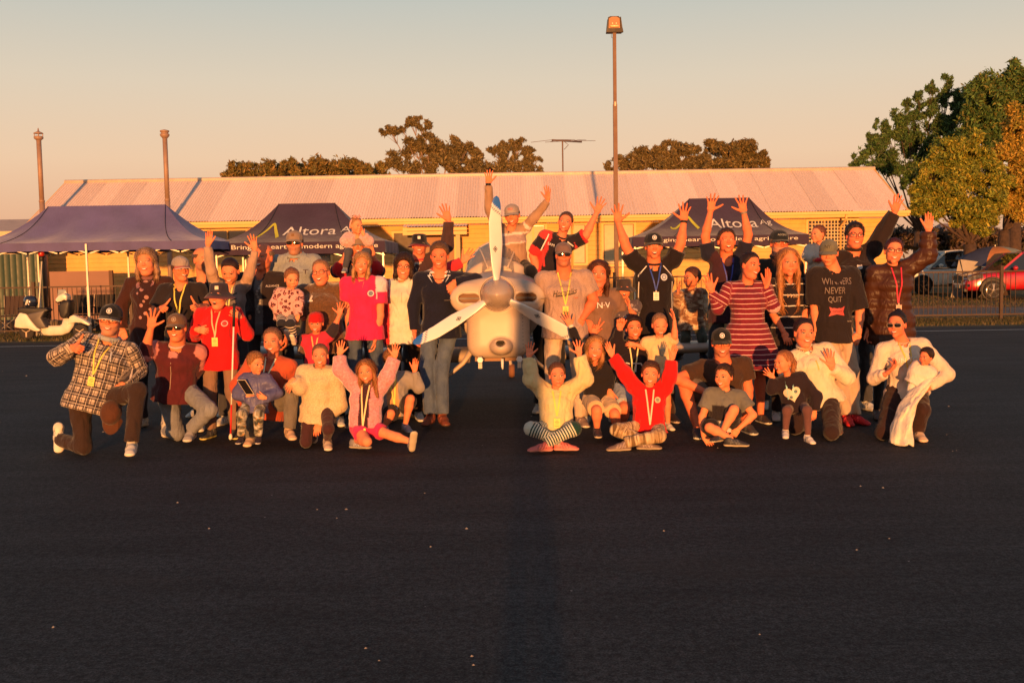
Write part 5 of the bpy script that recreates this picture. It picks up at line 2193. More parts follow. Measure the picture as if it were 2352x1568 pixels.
    if hat is None or hat[0] not in ('bucket',):
        bc = tuple(np.array(hc) * (.8 if male else 1.0) + np.array([.01, .004, .002]))
        if np.mean(hc) > .3:
            bc = (.35, .2, .12)
        for sg in (-1, 1):
            t = np.linspace(-1, 1, 8)
            xs = sg * .033 + t * .0185
            zc = .0245 + .003 * (1 - t * t) - .003 * t * sg * 0
            th = (.0052 if male else .0036) * (1 - .5 * t * t)
            feat('eyebrow', [(xs, zc + th, zc - th, .0012, bc, 2)], fm)
    t = np.linspace(-1, 1, 13)
    lipc = tuple(skin * np.array([.82, .42, .45]))
    zm = -.0565
    if face in ('smile', 'squint', 'laugh', 'grin'):
        wd = .0285
        cur = .0075
        openh = {'smile': .0052, 'squint': .0055, 'grin': .0075, 'laugh': .014}[face]
        xs = t * wd
        mid = zm + cur * t * t
        up_ = mid + .0050 * (1 - t * t)
        lo_ = mid - (openh + .0075) * (1 - t * t) - .0006
        parts = [(xs, up_, lo_, .0010, lipc, 5)]
        xs2 = t * wd * .86
        m2 = zm + cur * t * t * .8
        parts.append((xs2, m2 + .0018 * (1 - t * t), m2 - (openh + .0035) * (1 - t * t), .0018, (.10, .015, .012), 3))
        parts.append((xs2 * .93, m2 + .0012 * (1 - t * t), m2 - (min(openh, .006) + .0008) * (1 - t * t), .0026, (.88, .84, .78), 3))
    elif face == 'shout':
        xs = t * .019
        hgt = np.sqrt(1 - t * t)
        parts = [(xs, zm + .006 + .004 * hgt, zm - .004 - .016 * hgt, .0010, lipc, 5), (xs * .8, zm + .004 + .004 * hgt, zm - .003 - .013 * hgt, .0018, (.06, .01, .01), 4),
                 (xs * .6, zm + .0035 + .004 * hgt, zm + .001 + .001 * hgt, .0026, (.75, .7, .62), 2)]
    elif face == 'frown':
        xs = t * .021
        mid = zm - .004 * t * t
        parts = [(xs, mid + .004 * (1 - t * t), mid - .0055 * (1 - t * t), .0010, lipc, 4), (xs, mid + .0008, mid - .0008, .0018, (.12, .03, .02), 2)]
    else:
        xs = t * .022
        mid = zm + .002 * t * t
        parts = [(xs, mid + .0045 * (1 - t * t), mid - .006 * (1 - t * t), .0010, lipc, 4), (xs, mid + .0007, mid - .0007, .0018, (.15, .04, .03), 2)]
    feat('mouth', parts, fm)
    # ---------------- hair
    hdw = hair[0]
    if hdw != 'none':
        def fh(P):
            qq = ((P - Hc) @ Ri / s).astype(f32)
            d = hair_sdf(qq, hair, seed)
            if hat is not None:
                zc_ = .040 if hat[0] != 'bucket' else .036
                d = np.maximum(d, qq[:, 2] - zc_)
            return d * s
        L = hair[1].get('L', 0)
        ext = [np.array(p) for p in ((-.11, -.13, -.11), (.11, .11, .14))]
        for tl in hair[1].get('tails', ()):
            ext += [np.array(v[:3]) - .035 for v in tl] + [np.array(v[:3]) + .035 for v in tl]
        if 'bun' in hair[1]:
            bb_ = hair[1]['bun']
            ext += [np.array(bb_[:3]) + bb_[3], np.array(bb_[:3]) - bb_[3]]
        if L:
            ext.append(np.array((.12, -.13, -L - .03)))
            ext.append(np.array((-.12, .07, -L - .03)))
        E = np.array(ext)
        cs = np.array([[x, y, z] for x in (E[:, 0].min(), E[:, 0].max()) for y in (E[:, 1].min(), E[:, 1].max()) for z in (E[:, 2].min(), E[:, 2].max())])
        Wd = cs @ (R.T * s) + Hc
        V, Q = vol(fh, Wd.min(0), Wd.max(0), .0082 if hdw in ('buzz', 'bald', 'short', 'tight') else .0098)
        if len(V):
            q = ((V - Hc) @ Ri / s)
            c = np.tile(np.array(hc), (len(V), 1))
            if 'tip' in hair[1]:
                f = np.clip((-q[:, 2] + .02) / .16, 0, 1)[:, None]
                c = c * (1 - f) + np.array(hair[1]['tip']) * f
            V, Q, c, q = strands(V, Q, c, q, Hc, R, s, hair, hat, seed)
            link('hair', mesh_np('hair', V + inv, Q, True, c, q), root, hair_mat())
    HM = (R, s, Hc + inv)
    if hat:
        make_hat(hat, HM, root)
    if glass:
        make_glasses(glass, HM, root)
    # ---------------- top garment
    th = thick
    TC = tcol
    loose = {'long': .010, 'short': .017, 'none': .0, 'tq': .012, 'el': .02}[sl] + (thick - .012)
    wv = Wav(seed * 7, .16 * H, 6, (1, 1, 1.3))
    wv2 = Wav(seed * 7 + 1, .085 * H, 5, (1.7, 1.7, .45))
    if pat_soft(tk):
        fold = fold * .6
    hemz = -hem * H / T

    puff = tk == 'shiny'
    X0 = lambda P: (P - P_) @ S

    def parts_top(P):
        d = None
        for i in range(len(tors) - 1):
            (p0, a0, b0), (p1, a1, b1) = tors[i], tors[i + 1]
            di = ecap(P, p0, p1, (a0 + th, b0 + th), (a1 + th, b1 + th), S)
            d = di if d is None else smin(d, di, .04)
        if hem > .0:
            p1 = sp(hemz)
            d = smin(d, ecap(P, p1, tors[0][0], (tors[0][1] + th + .020, tors[0][2] + th + .022), (tors[0][1] + th, tors[0][2] + th), S, ez=.2), .04)
        zz = (P - P_) @ up
        d = np.maximum(d, hemz * T - zz)
        # trapezius
        r = [d]
        for side in 'ab':
            A = arms[side]
            s0, e, wr = A['s'], A['e'], A['w']
            tz = cap(P, N - up * (.01 * H), s0, .030 * H + th * .5, .030 * H + th * .6)
            r0 = smin(r[0], tz, .05)
            r[0] = r0
            if sl in ('short', 'el'):
                e2 = s0 + (e - s0) * (.62 if sl == 'short' else .95)
                da = cap(P, s0, e2, r_ua + loose, r_ua + loose + .008, cutb=True)
            elif sl == 'none':
                da = np.full(len(P), 9.0, f32)
            else:
                da = cap(P, s0, e, r_ua + loose, r_fa + loose + .004)
                w2 = e + (wr - e) * (.96 if sl == 'long' else .45)
                db = cap(P, e, w2, r_fa + loose + .004, .0165 * H + loose + .002, cutb=True)
                da = smin(da, db, .02)
                # gathered cuff
            r.append(da)
        return r

    def ftop(P):
        r = parts_top(P)
        d = smin(smin(r[0], r[1], .035), r[2], .035)
        if puff:
            zq = (P - P_) @ up
            q_ = np.abs(np.sin(zq * (PI / .085) + 2 * X0(P)))
            return np.maximum(d - .010 * q_ + .0016 * H * wv(P), -cap(P, N - up * (.02 * H) + Fr * (.018 * H), N + up * (.11 * H), nr * 1.1, nr * 1.3))
        d = d + fold * H * (.0036 * wv(P) + .0038 * (np.abs(wv2(P)) * 2 - 1))
        # neck opening
        nd = N + up * (.030 * H)
        rn = nr + .006
        hole = cap(P, N - up * (.02 * H) + Fr * (.018 * H), nd + up * (.08 * H), rn * 1.05, rn * 1.2)
        if col and col[0] == 'v':
            hole = smin(hole, cap(P, N - up * (.10 * H) + Fr * (.10 * H), N + Fr * (.05 * H), .002, .032 * H), .01)
        d = np.maximum(d, -hole)
        if layers:
            pass
        return d
    pts = [p for p, _, _ in tors] + [sp(hemz)] + [N]
    for side in 'ab':
        A = arms[side]
        pts.append(A['s'])
        if sl != 'none':
            pts.append(A['e'] if sl in ('short', 'el') else A['e'])
            if sl in ('long', 'tq'):
                pts.append(A['w'])
    P3 = np.array(pts)
    mrg = max(.125 * H * wb, .1)
    lo, hi = P3.min(0), P3.max(0)
    tlo, thi = bbox([p for p, _, _ in tors] + [sp(hemz)], 0)
    ex = np.abs(S) * (tors[0][1] + .05) + np.abs(Fr) * (max(t_[2] for t_ in tors) + .06)
    lo = np.minimum(lo - .07 * H, tlo - ex)
    hi = np.maximum(hi + .07 * H, thi + ex)
    hi[2] = max(hi[2], N[2] + .03 * H)
    V, Q = vol(ftop, lo, hi, .0132 if H > 1.3 else .0108, 2.6)
    r = parts_top(V)
    reg = np.argmin(np.stack([r[0] - .004, r[1], r[2]]), 0)
    X, Yv, Z = (V - P_) @ S, (V - P_) @ Fr, ((V - P_) @ up)
    tt = np.zeros(len(V))
    puv = np.stack([X, Z, np.zeros(len(V))], 1)
    for ri, side, sg in ((1, 'a', -1), (2, 'b', 1)):
        m = reg == ri
        A = arms[side]
        if not m.any():
            continue
        Pm = V[m]
        d1 = nrm(A['e'] - A['s'])
        L1 = np.linalg.norm(A['e'] - A['s'])
        d2 = nrm(A['w'] - A['e'])
        L2 = np.linalg.norm(A['w'] - A['e'])
        t1 = (Pm - A['s']) @ d1
        t2 = (Pm - A['e']) @ d2
        on2 = (t2 > 0) & (t1 > L1 * .8)
        al = np.where(on2, L1 + t2, np.minimum(t1, L1))
        ax_ = np.where(on2[:, None], A['e'] + np.outer(t2, d2), A['s'] + np.outer(t1, d1))
        rel = Pm - ax_
        dm = np.where(on2[:, None], d2, d1)
        ref = Fr - dm * (dm @ Fr)[:, None]
        ref = ref / (np.linalg.norm(ref, axis=1)[:, None] + 1e-6)
        ot = np.cross(dm, ref)
        ang = np.arctan2((rel * ot).sum(1), (rel * ref).sum(1))
        puv[m] = np.stack([ang * .045 * H / 1.7 * 1.2, -al, np.full(m.sum(), ri)], 1)
        tt[m] = al / (L1 + L2)
    if callable(TC):
        C = TC(reg, X / H, Yv / H, Z / T, tt, np.tile(np.array(top, float), (len(V), 1)))
    else:
        C = np.tile(np.array(top, float), (len(V), 1))
    pat = tk if isinstance(tk, tuple) else (tk,)
    tobj = link(tname, mesh_np(tname, V + inv, Q, True, C, puv), root, cloth(*pat))
    tb = BVHTree.FromPolygons(V.tolist(), Q.tolist())
    # collar
    if col:
        kind, cc = col[0], col[1]
        m = MB()
        n = 20
        if kind in ('crew', 'v', 'hood', 'polo', 'high'):
            rr = {'crew': .0035, 'v': .003, 'hood': .022, 'polo': .006, 'high': .010}[kind] * H / 1.7
            lift = {'high': .02, 'hood': .004}.get(kind, .0) * H
            ring = []
            for i in range(n):
                an_ = 2 * PI * i / n
                f = math.cos(an_)
                sx = math.sin(an_)
                dz = .030 - .030 * (f * .5 + .5) * (2.2 if kind == 'v' else 1.0)
                p = N + S * (sx * (nr * 1.16)) + Fr * (f * nr * 1.12 + .012 * H * (f > 0) * f) + up * (dz * H * .8 + lift)
                ring.append(p + inv)
            m.tube(ring, rr, 8, cc, closed=True, flat=1.7 if kind in ('polo', 'high') else 1.0)
            link('collar', m.me('collar', True), root, cloth('plain'))
    if prints:
        for pr in prints:
            place_print(pr, tb, P_, S, up, Fr, T, H, inv, tobj, root)
    if lany:
        lc, bc_, z0 = lany[0], lany[1], lany[2]
        m = MB()
        xn = nr * .95
        for sg in (-1, 1):
            uv = []
            for t_ in np.linspace(0, 1, 9):
                uv.append((sg * xn * (1 - t_) + 0.0, T * 1.03 * (1 - t_) + T * z0 * t_))
            wl = .0062
            Lp = conform(tb, P_, S, up, Fr, [(u - wl, v) for u, v in uv], .006, nr * .9, T * .80)
            Rp = conform(tb, P_, S, up, Fr, [(u + wl, v) for u, v in uv], .006, nr * .9, T * .80)
            VV = [np.array(p) + inv for p in Lp + Rp]
            m.add(VV, [(i, i + 1, 9 + i + 1, 9 + i) for i in range(8)], lc)
        lo_ = link('lanyard', m.me('lanyard', True), root, plain_attr())
        c0 = np.array(conform(tb, P_, S, up, Fr, [(0, T * z0)], .014)[0])
        c1 = np.array(conform(tb, P_, S, up, Fr, [(0, T * z0 - .11)], .014)[0])
        bu = nrm(c0 - c1 + np.array([0, 0, .05]))
        if bc_ is not None:
            m = MB()
            cc = c0 - bu * .012
            w2, h2, t2 = .027, .080, .002
            fr2 = nrm(np.cross(S, bu))

            def bx(x0, x1, z0_, z1, y0, y1, c):
                Vb = []
                for yy in (y0, y1):
                    for xx, zz in ((x0, z0_), (x1, z0_), (x1, z1), (x0, z1)):
                        Vb.append(cc + S * xx + bu * zz + fr2 * yy + inv)
                m.add(Vb, [(0, 1, 2, 3), (7, 6, 5, 4), (0, 4, 5, 1), (1, 5, 6, 2), (2, 6, 7, 3), (3, 7, 4, 0)], c)
            bx(-w2, w2, -h2, 0, 0, t2 * 2, bc_)
            bx(-.006, .006, -.004, .016, .0, .004, (.5, .45, .35))
            if bc_[0] > .3:
                dk = (.12, .08, .04)
                for (z_, wd) in ((-.018, .012), (-.030, .018), (-.042, .014), (-.062, .020)):
                    bx(-wd, wd, z_ - .0035, z_, t2 * 2, t2 * 2 + .0012, dk)
            link('badge', m.me('badge'), lo_, plain_attr())
    # ---------------- bottoms
    bth = .010 if bk != 'tight' else .004
    bcol = bot
    wv3 = Wav(seed * 5, .10 * H, 6, (1.5, 1.5, .7))
    fl = {'tight': .3}.get(bk, 1.0) * fold
    r_t = .044 * H * (1 + .7 * (w - 1))

    def bot_parts(P):
        d = ecap(P, sp(.16), sp(-.02), (.074 * H * wb, .052 * H * wf), (.080 * H * wb, .056 * H * wf), S, cuta=True)
        rs = []
        for side in 'ab':
            L = lg[side]
            hj, kn, an = L['h'], L['k'], L['an']
            if bl == 'shorts' or bl == 'mid' or bl == 'short':
                k2 = hj + (kn - hj) * {'shorts': .86, 'mid': 1.0, 'short': .5}[bl]
                dl = cap(P, hj, k2, r_t + bth, r_t * .92 + bth + .010, cutb=True)
            else:
                wl = .021 if bk == 'tight' else .028
                dl = cap(P, hj, kn, r_t + bth * .6, .031 * H + bth)
                e2 = kn + (an - kn) * .97
                dl = smin(dl, cap(P, kn, e2, .031 * H + bth, wl * H + bth * .6, cutb=True), .03)
            rs.append(dl)
        return d, rs

    def fbot(P):
        d, rs = bot_parts(P)
        d = smin(d, smin(rs[0], rs[1], .012), .03)
        # keep the legs apart
        return d + fl * H * .0048 * (np.abs(wv3(P)) * 2.2 - .9)
    if not dress and bl != 'none':
        pts = [sp(.16), sp(-.02)]
        for side in 'ab':
            L = lg[side]
            pts += [L['h'], L['k']]
            if bl == 'long':
                pts.append(L['an'])
        lo, hi = bbox(pts, 0)
        lo = np.minimum(lo - .075 * H, tlo - ex)
        hi = np.maximum(hi + .075 * H, np.minimum(thi + ex, sp(.16) + ex + .02))
        lo[2] = min(l_ for l_ in (np.array(pts)[:, 2] - .075 * H))
        V, Q = vol(fbot, lo, hi, .0160 if H > 1.3 else .0128, 2.6)
        d, rs = bot_parts(V)
        puv = np.stack([(V - P_) @ S, V[:, 2] * 1.0, np.zeros(len(V))], 1)
        for i, side in enumerate('ab'):
            L = lg[side]
            m = (rs[i] <= rs[1 - i]) & (rs[i] < d + .02)
            d1, d2 = nrm(L['k'] - L['h']), nrm(L['an'] - L['k'])
            L1 = np.linalg.norm(L['k'] - L['h'])
            t1, t2 = (V[m] - L['h']) @ d1, (V[m] - L['k']) @ d2
            on2 = (t2 > 0) & (t1 > L1 * .8)
            puv[m, 1] = -np.where(on2, L1 + t2, np.minimum(t1, L1))
        C = np.tile(np.array(bcol, float), (len(V), 1))
        bp = bk if isinstance(bk, tuple) else ((bk,) if bk != 'tight' else ('plain',))
        link(bname, mesh_np(bname, V + inv, Q, True, C, puv), root, cloth(*bp))
    if dress:
        hemZ, flare = dress

        def fdr(P):
            b0 = sp(.2)
            z1 = np.array([b0[0], b0[1] - .02, hemZ])
            d = ecap(P, b0, z1, (.084 * H * wb + .02, .064 * H * wf + .02), (flare * 1.25, flare * .8), S, cuta=True, cutb=True)
            an_ = np.arctan2((P - b0) @ S, (P - b0) @ Fr)
            f = np.clip((b0[2] - P[:, 2]) / .7, 0, 1)
            return (d + f * .014 * np.sin(an_ * 9 + 1.0)) * .8
        lo, hi = bbox([sp(.2), (P_[0], P_[1], hemZ)], flare * 1.3 + .05)
        lo[2], hi[2] = hemZ, sp(.2)[2] + .02
        V, Q = vol(fdr, lo, hi, .0125)
        puv = np.stack([(V - P_) @ S, (V - P_) @ up + np.abs((V - P_) @ S) * dress_skew(dress), np.zeros(len(V))], 1)
        C = np.tile(np.array(top if bot is None else bot, float), (len(V), 1))
        link('skirt', mesh_np('skirt', V + inv, Q, True, C, puv), root, cloth(*(pat if bot is None else ('plain',))))
    # ---------------- shoes
    if shoe is not None:
        for side in 'ab':
            L = lg[side]
            V, Q = shoe_mesh()
            sc = H / 1.72 * (1.08 if kid else 1.0)
            sc = max(sc, .62)
            yw = L['toe']
            Mx = rotm('z', math.radians(yw)) @ rotm('x', math.radians(L['pit'])) @ np.diag([-1.0, -1.0, 1.0])
            V2 = (V * sc) @ Mx.T + L['an'] + np.array([0, 0, -.004])
            if V2[:, 2].min() < 0:
                V2[:, 2] -= V2[:, 2].min() - .001
            C = np.tile(np.array(shoe, float), (len(V), 1))
            z = V[:, 2]
            C[z < -.056] = sole
            dk = (np.abs(V[:, 0]) > .022) & (np.abs(((V[:, 1] * 1.0 + z * .6) % .028) - .006) < .005) & (z > -.05) & (V[:, 1] > .0) & (V[:, 1] < .09)
            C[dk] = np.array(shoe) * .35 if np.mean(shoe) > .3 else np.array(shoe) * 2 + .05
            link('shoe', mesh_np('shoe', V2 + inv, Q, True, C), root, attrmat('shoe_leather', .6))
    info = dict(root=root, Hc=Hc, R=R, s=s, N=N, P=P_, up=up, S=S, Fr=Fr, arms=arms, legs=lg, T=T, H=H, inv=inv, tb=tb, top=tobj, hb=hb)
    PEOPLE.append(info)
    if extra:
        extra(info)
    return info


def pat_soft(tk):
    return (tk if isinstance(tk, str) else tk[0]) in ('fleece', 'knit')


def dress_skew(d):
    return .0


def plain_attr():
    return attrmat('print_colour', .6, var=.05)


def place_print(pr, tb, P_, S, up, Fr, T, H, inv, tobj, root):
    """pr: ('text', string, x, z, height, colour[, xscale, slant, tilt]) or ('disc', x, z, r, colour) or ('line', [(x,z)..], width, colour) or ('poly', [(x,z)..], colour); x and z over H from the pelvis"""
    kind = pr[0]
    m = MB()
    if kind == 'text':
        _, sx, x, z, hgt, c = pr[:6]
        xs = pr[6] if len(pr) > 6 else 1.0
        sl_ = pr[7] if len(pr) > 7 else 0.0
        rt = math.radians(pr[8]) if len(pr) > 8 else 0.0
        V, F = text2d(sx)
        uv = [(x * H + ((u * xs + v * sl_) * math.cos(rt) - v * math.sin(rt)) * hgt, z * T + ((u * xs + v * sl_) * math.sin(rt) + v * math.cos(rt)) * hgt) for u, v in V]
        W3 = conform(tb, P_, S, up, Fr, uv, .009)
        m.add([np.array(p) + inv for p in W3], F, c)
        nm = 'lettering'
    elif kind == 'disc':
        _, x, z, r, c = pr[:5]
        uv = [(x * H, z * T)]
        F = []
        n = 16
        for rr in (.5, 1.0):
            for i in range(n):
                uv.append((x * H + r * rr * math.cos(2 * PI * i / n), z * T + r * rr * math.sin(2 * PI * i / n)))
        for i in range(n):
            j = (i + 1) % n
            F.append((0, 1 + i, 1 + j))
            F.append((1 + i, 1 + n + i, 1 + n + j, 1 + j))
        W3 = conform(tb, P_, S, up, Fr, uv, pr[5] if len(pr) > 5 else .003)
        m.add([np.array(p) + inv for p in W3], F, c)
        nm = 'emblem'
    elif kind == 'line':
        _, pl, wd, c = pr[:4]
        fine = []
        for i in range(len(pl) - 1):
            for t in np.linspace(0, 1, 7)[:-1 if i < len(pl) - 2 else None]:
                fine.append((pl[i][0] * (1 - t) + pl[i + 1][0] * t, pl[i][1] * (1 - t) + pl[i + 1][1] * t))
        L, R_ = [], []
        for i, (x, z) in enumerate(fine):
            x0, z0 = fine[max(i - 1, 0)]
            x1, z1 = fine[min(i + 1, len(fine) - 1)]
            dx, dz = (x1 - x0) * H, (z1 - z0) * T
            l = math.hypot(dx, dz) + 1e-6
            L.append((x * H - dz / l * wd / 2, z * T + dx / l * wd / 2))
            R_.append((x * H + dz / l * wd / 2, z * T - dx / l * wd / 2))
        W3 = conform(tb, P_, S, up, Fr, L + R_, .003)
        n = len(fine)
        m.add([np.array(p) + inv for p in W3], [(i, i + 1, n + i + 1, n + i) for i in range(n - 1)], c)
        nm = 'trim'
    else:
        _, pl, c = pr[:3]
        # star-shaped polygon filled by rings towards its centre
        P2 = np.array(pl)
        ctr = P2.mean(0)
        uv = [(ctr[0] * H, ctr[1] * T)]
        n = len(pl)
        for rr in (.34, .67, 1.0):
            for p in P2:
                q = ctr + (p - ctr) * rr
                uv.append((q[0] * H, q[1] * T))
        F = [(0, 1 + i, 1 + (i + 1) % n) for i in range(n)]
        for k in range(2):
            for i in range(n):
                j = (i + 1) % n
                F.append((1 + k * n + i, 1 + (k + 1) * n + i, 1 + (k + 1) * n + j, 1 + k * n + j))
        W3 = conform(tb, P_, S, up, Fr, uv, .003)
        m.add([np.array(p) + inv for p in W3], F, c)
        nm = 'emblem'
    link(nm, m.me(nm, True), tobj, plain_attr())


# ---- hats and glasses, in head space


def _hs(HM, V):
    R, s, o = HM
    return (np.array(V) * s) @ R.T + o


def cap_prof(z, z0, h):
    t = np.clip((z - z0) / h, 0, 1)
    return np.interp(t, [0, .35, .6, .8, .93, 1.0], [1.0, .985, .88, .66, .38, .0])


def make_hat(hat, HM, root):
    kind, c = hat[0], hat[1]
    o = hat[2] if len(hat) > 2 else {}
    m = MB()
    n = 28
    cy = -.012
    if kind == 'cap':
        a, b_, z0, h = .084, .104, .034, .096
        rows = [0, .12, .25, .35, .48, .6, .7, .8, .88, .94, .98, 1.0]
        V, F = [], []
        for r in rows:
            rr = float(cap_prof(np.array(z0 + r * h), z0, h))
            for k in range(n):
                an = 2 * PI * k / n
                seam = 1 - .012 * (abs(math.sin(an * 3)) < .16)
                zz = z0 + r * h - .010 * (1 - r) * (-math.cos(an) * .5 + .5)
                V.append((a * rr * math.sin(an) * seam, cy + b_ * rr * math.cos(an) * seam, zz))
        for i in range(len(rows) - 1):
            for k in range(n):
                k2 = (k + 1) % n
                F.append((i * n + k, i * n + k2, (i + 1) * n + k2, (i + 1) * n + k))
        fc = o.get('front')
        V_ = _hs(HM, V)
        m.add(V_, F, c)
        if fc:
            for i, v in enumerate(V):
                if v[1] > .045:
                    m.c[i] = fc
        m.lathe([(.0, 0.004), (.008, .003), (.009, 0)], 8, c) if False else None
        co = link('cap', m.me('cap', True), root, cloth('plain'))
        # brim
        bc = o.get('brim', c)
        bm_ = MB()
        nu, nv = 15, 6
        V = []
        side = o.get('turn', 0)
        for lay in (0, -.004):
            for j in range(nv):
                v = j / (nv - 1)
                for i in range(nu):
                    u = -1 + 2 * i / (nu - 1)
                    an = u * math.radians(66)
                    bx, by = a * math.sin(an), cy + b_ * math.cos(an)
                    ext = .074 * math.cos(u * PI / 2 * .92) ** .6
                    x = bx * (1 + .10 * v)
                    y = by + ext * v
                    z = z0 + .003 - .020 * u * u * (.5 + .5 * v) - .016 * v + lay
                    V.append((x, y, z))
        F = []
        N1 = nu * nv
        for j in range(nv - 1):
            for i in range(nu - 1):
                q = j * nu + i
                F.append((q, q + 1, q + nu + 1, q + nu))
                F.append((N1 + q + nu, N1 + q + nu + 1, N1 + q + 1, N1 + q))
        for i in range(nu - 1):
            q = (nv - 1) * nu + i
            F.append((q, q + 1, N1 + q + 1, N1 + q))
        bm_.add(_hs(HM, V), F, bc)
        edge = o.get('edge')
        if edge:
            for i, v in enumerate(V):
                if (i % N1) // nu == nv - 1:
                    bm_.c[i] = edge
        link('brim', bm_.me('brim', True), co, cloth('plain'))
        if o.get('emb'):
            e = o['emb']
            em = MB()

            def cp(x, z, off):
                pr = float(cap_prof(np.array(z), z0, h))
                y = cy + b_ * pr * math.sqrt(max(0, 1 - (x / (a * pr)) ** 2)) + off
                return (x, y, z)
            zc = z0 + h * .46
            if e[0] == 'disc':
                for rr, cc, off in ((.021, e[1], .0018), (.0155, e[2], .0026), (.009, e[1], .0034)):
                    V = [cp(0, zc, off)] + [cp(rr * math.cos(t), zc + rr * math.sin(t), off) for t in np.linspace(0, 2 * PI, 17)[:-1]]
                    em.add(_hs(HM, V), [(0, 1 + i, 1 + (i + 1) % 16) for i in range(16)], cc)
            elif e[0] == 'text':
                Vt, Ft = text2d(e[1])
                hh_ = e[3] if len(e) > 3 else .018
                V = [cp(-u * hh_ * .9, zc + v * hh_, .002) for u, v in Vt]
                em.add(_hs(HM, V), Ft, e[2])
            elif e[0] == 'sq':
                V = [cp(x, zc + z, .002) for x, z in ((-.014, -.012), (.014, -.012), (.014, .014), (-.014, .014))]
                em.add(_hs(HM, V), [(0, 1, 2, 3)], e[1])
            link('emblem', em.me('emblem'), co, plain_attr())
    elif kind == 'bucket':
        prof = [(1.62, -.020), (1.60, -.018), (1.30, .010), (1.02, .032), (1.0, .036), (.98, .06), (.95, .09), (.88, .112), (.55, .122), (0.001, .124)]
        V, F = [], []
        a, b_ = .084, .103
        for r, z in prof:
            for k in range(n):
                an = 2 * PI * k / n
                wob = (1 + .03 * math.sin(3 * an + 1)) if r > 1.1 else 1
                V.append((a * r * math.sin(an) * wob, cy + b_ * r * math.cos(an) * wob, z + (.008 * math.sin(2 * an + .6) if r > 1.1 else 0)))
        for i in range(len(prof) - 1):
            for k in range(n):
                k2 = (k + 1) % n
                F.append((i * n + k, i * n + k2, (i + 1) * n + k2, (i + 1) * n + k))
        m.add(_hs(HM, V), F, c)
        if o.get('edge'):
            for i in range(2 * n):
                m.c[i] = o['edge']
        co = link('bucket_hat', m.me('bucket_hat', True), root, cloth('plain'))
        if o.get('emb'):
            em = MB()
            x0 = o['emb'][1] if len(o['emb']) > 1 else 0
            V = []
            for x, z in ((-.016, .062), (.016, .062), (.016, .094), (-.016, .094)):
                an = math.asin(max(-1, min(1, (x + x0) / a)))
                rr = np.interp(z, [.036, .06, .09, .112], [1.0, .98, .95, .88])
                V.append((a * rr * math.sin(an), cy + b_ * rr * math.cos(an) + .003, z))
            em.add(_hs(HM, V), [(0, 1, 2, 3)], o['emb'][0])
            link('emblem', em.me('emblem'), co, plain_attr())
    elif kind == 'beanie':
        prof = [(1.0, .018), (1.06, .02), (1.07, .055), (1.0, .062), (.99, .085), (.88, .108), (.6, .128), (.001, .134)]
        V, F = [], []
        a, b_ = .086, .104
        for r, z in prof:
            for k in range(n):
                an = 2 * PI * k / n
                V.append((a * r * math.sin(an), cy + b_ * r * math.cos(an), z - .02 * (1 - z / .134) * (-math.cos(an) * .5 + .5)))
        for i in range(len(prof) - 1):
            for k in range(n):
                k2 = (k + 1) % n
                F.append((i * n + k, i * n + k2, (i + 1) * n + k2, (i + 1) * n + k))
        m.add(_hs(HM, V), F, c)
        link('beanie', m.me('beanie', True), root, cloth('knit'))


def make_glasses(g, HM, root):
    kind = g[0]
    fc = g[1]
    m = MB()
    w2, h2 = (.0275, .0175) if kind != 'sun' else (.029, .0185)
    if kind == 'round':
        w2, h2 = .023, .021
    pts = {}

    def cv(x, z, off=0):
        return (x, .0985 - 3.2 * x * x + off, z)
    zc = .004
    for sg in (-1, 1):
        ring = []
        for i in range(18):
            t = 2 * PI * i / 18
            e = .62 if kind != 'round' else 1.0
            cx_ = math.copysign(abs(math.cos(t)) ** e, math.cos(t))
            sz = math.copysign(abs(math.sin(t)) ** e, math.sin(t))
            ring.append(cv(sg * .0335 + w2 * cx_, zc + h2 * sz - (.002 if kind == 'sun' else 0)))
        W3 = _hs(HM, ring)
        m.tube(W3, (.0022 if kind != 'thin' else .0014) * HM[1], 6, fc, closed=True)
        pts[sg] = ring
        tm = [cv(sg * (.0335 + w2), zc + .006), (sg * .078, .055, zc + .008), (sg * .081, .0, zc + .004)]
        m.tube(_hs(HM, tm), .0020 * HM[1], 5, fc)
    m.tube(_hs(HM, [cv(-.0335 + w2, zc + .004, .001), cv(0, zc + .008, .002), cv(.0335 - w2, zc + .004, .001)]), .0018 * HM[1], 5, fc)
    nm = 'sunglasses' if kind == 'sun' else 'glasses'
    go = link(nm, m.me(nm, True), root, attrmat('spectacle_frame', .3))
    if kind == 'sun':
        for sg in (-1, 1):
            l = MB()
            V = [cv(sg * .0335, zc, .004)] + pts[sg]
            l.add(_hs(HM, V), [(0, 1 + i, 1 + (i + 1) % 18) for i in range(18)], (.01, .01, .01))
            link('lens', l.me('lens', True), go, sunglass_mat())


def sunglass_mat():
    if 'lens' not in _cm:
        t = NT('dark_lens')
        t.set(color=(.012, .010, .012), rough=.08, spec=.7)
        _cm['lens'] = t.m
    return _cm['lens']


def held(info, name, label, cat, mbs, mat, group=None):
    """something held or worn loose: its own top-level thing; mbs builds in world space"""
    o = link(name, mbs.me(name, True), None, mat)
    return tag(o, label, cat, group)


# ------------------------------------------------------------------ light aircraft
PO = at(1142, 676, 9.55)          # spinner centre
pl = empty('light_aircraft', (PO[0], PO[1], 0), 'small silver low wing aircraft seen nose-on with a white three blade propeller', 'aircraft')
PZ = PO[2]


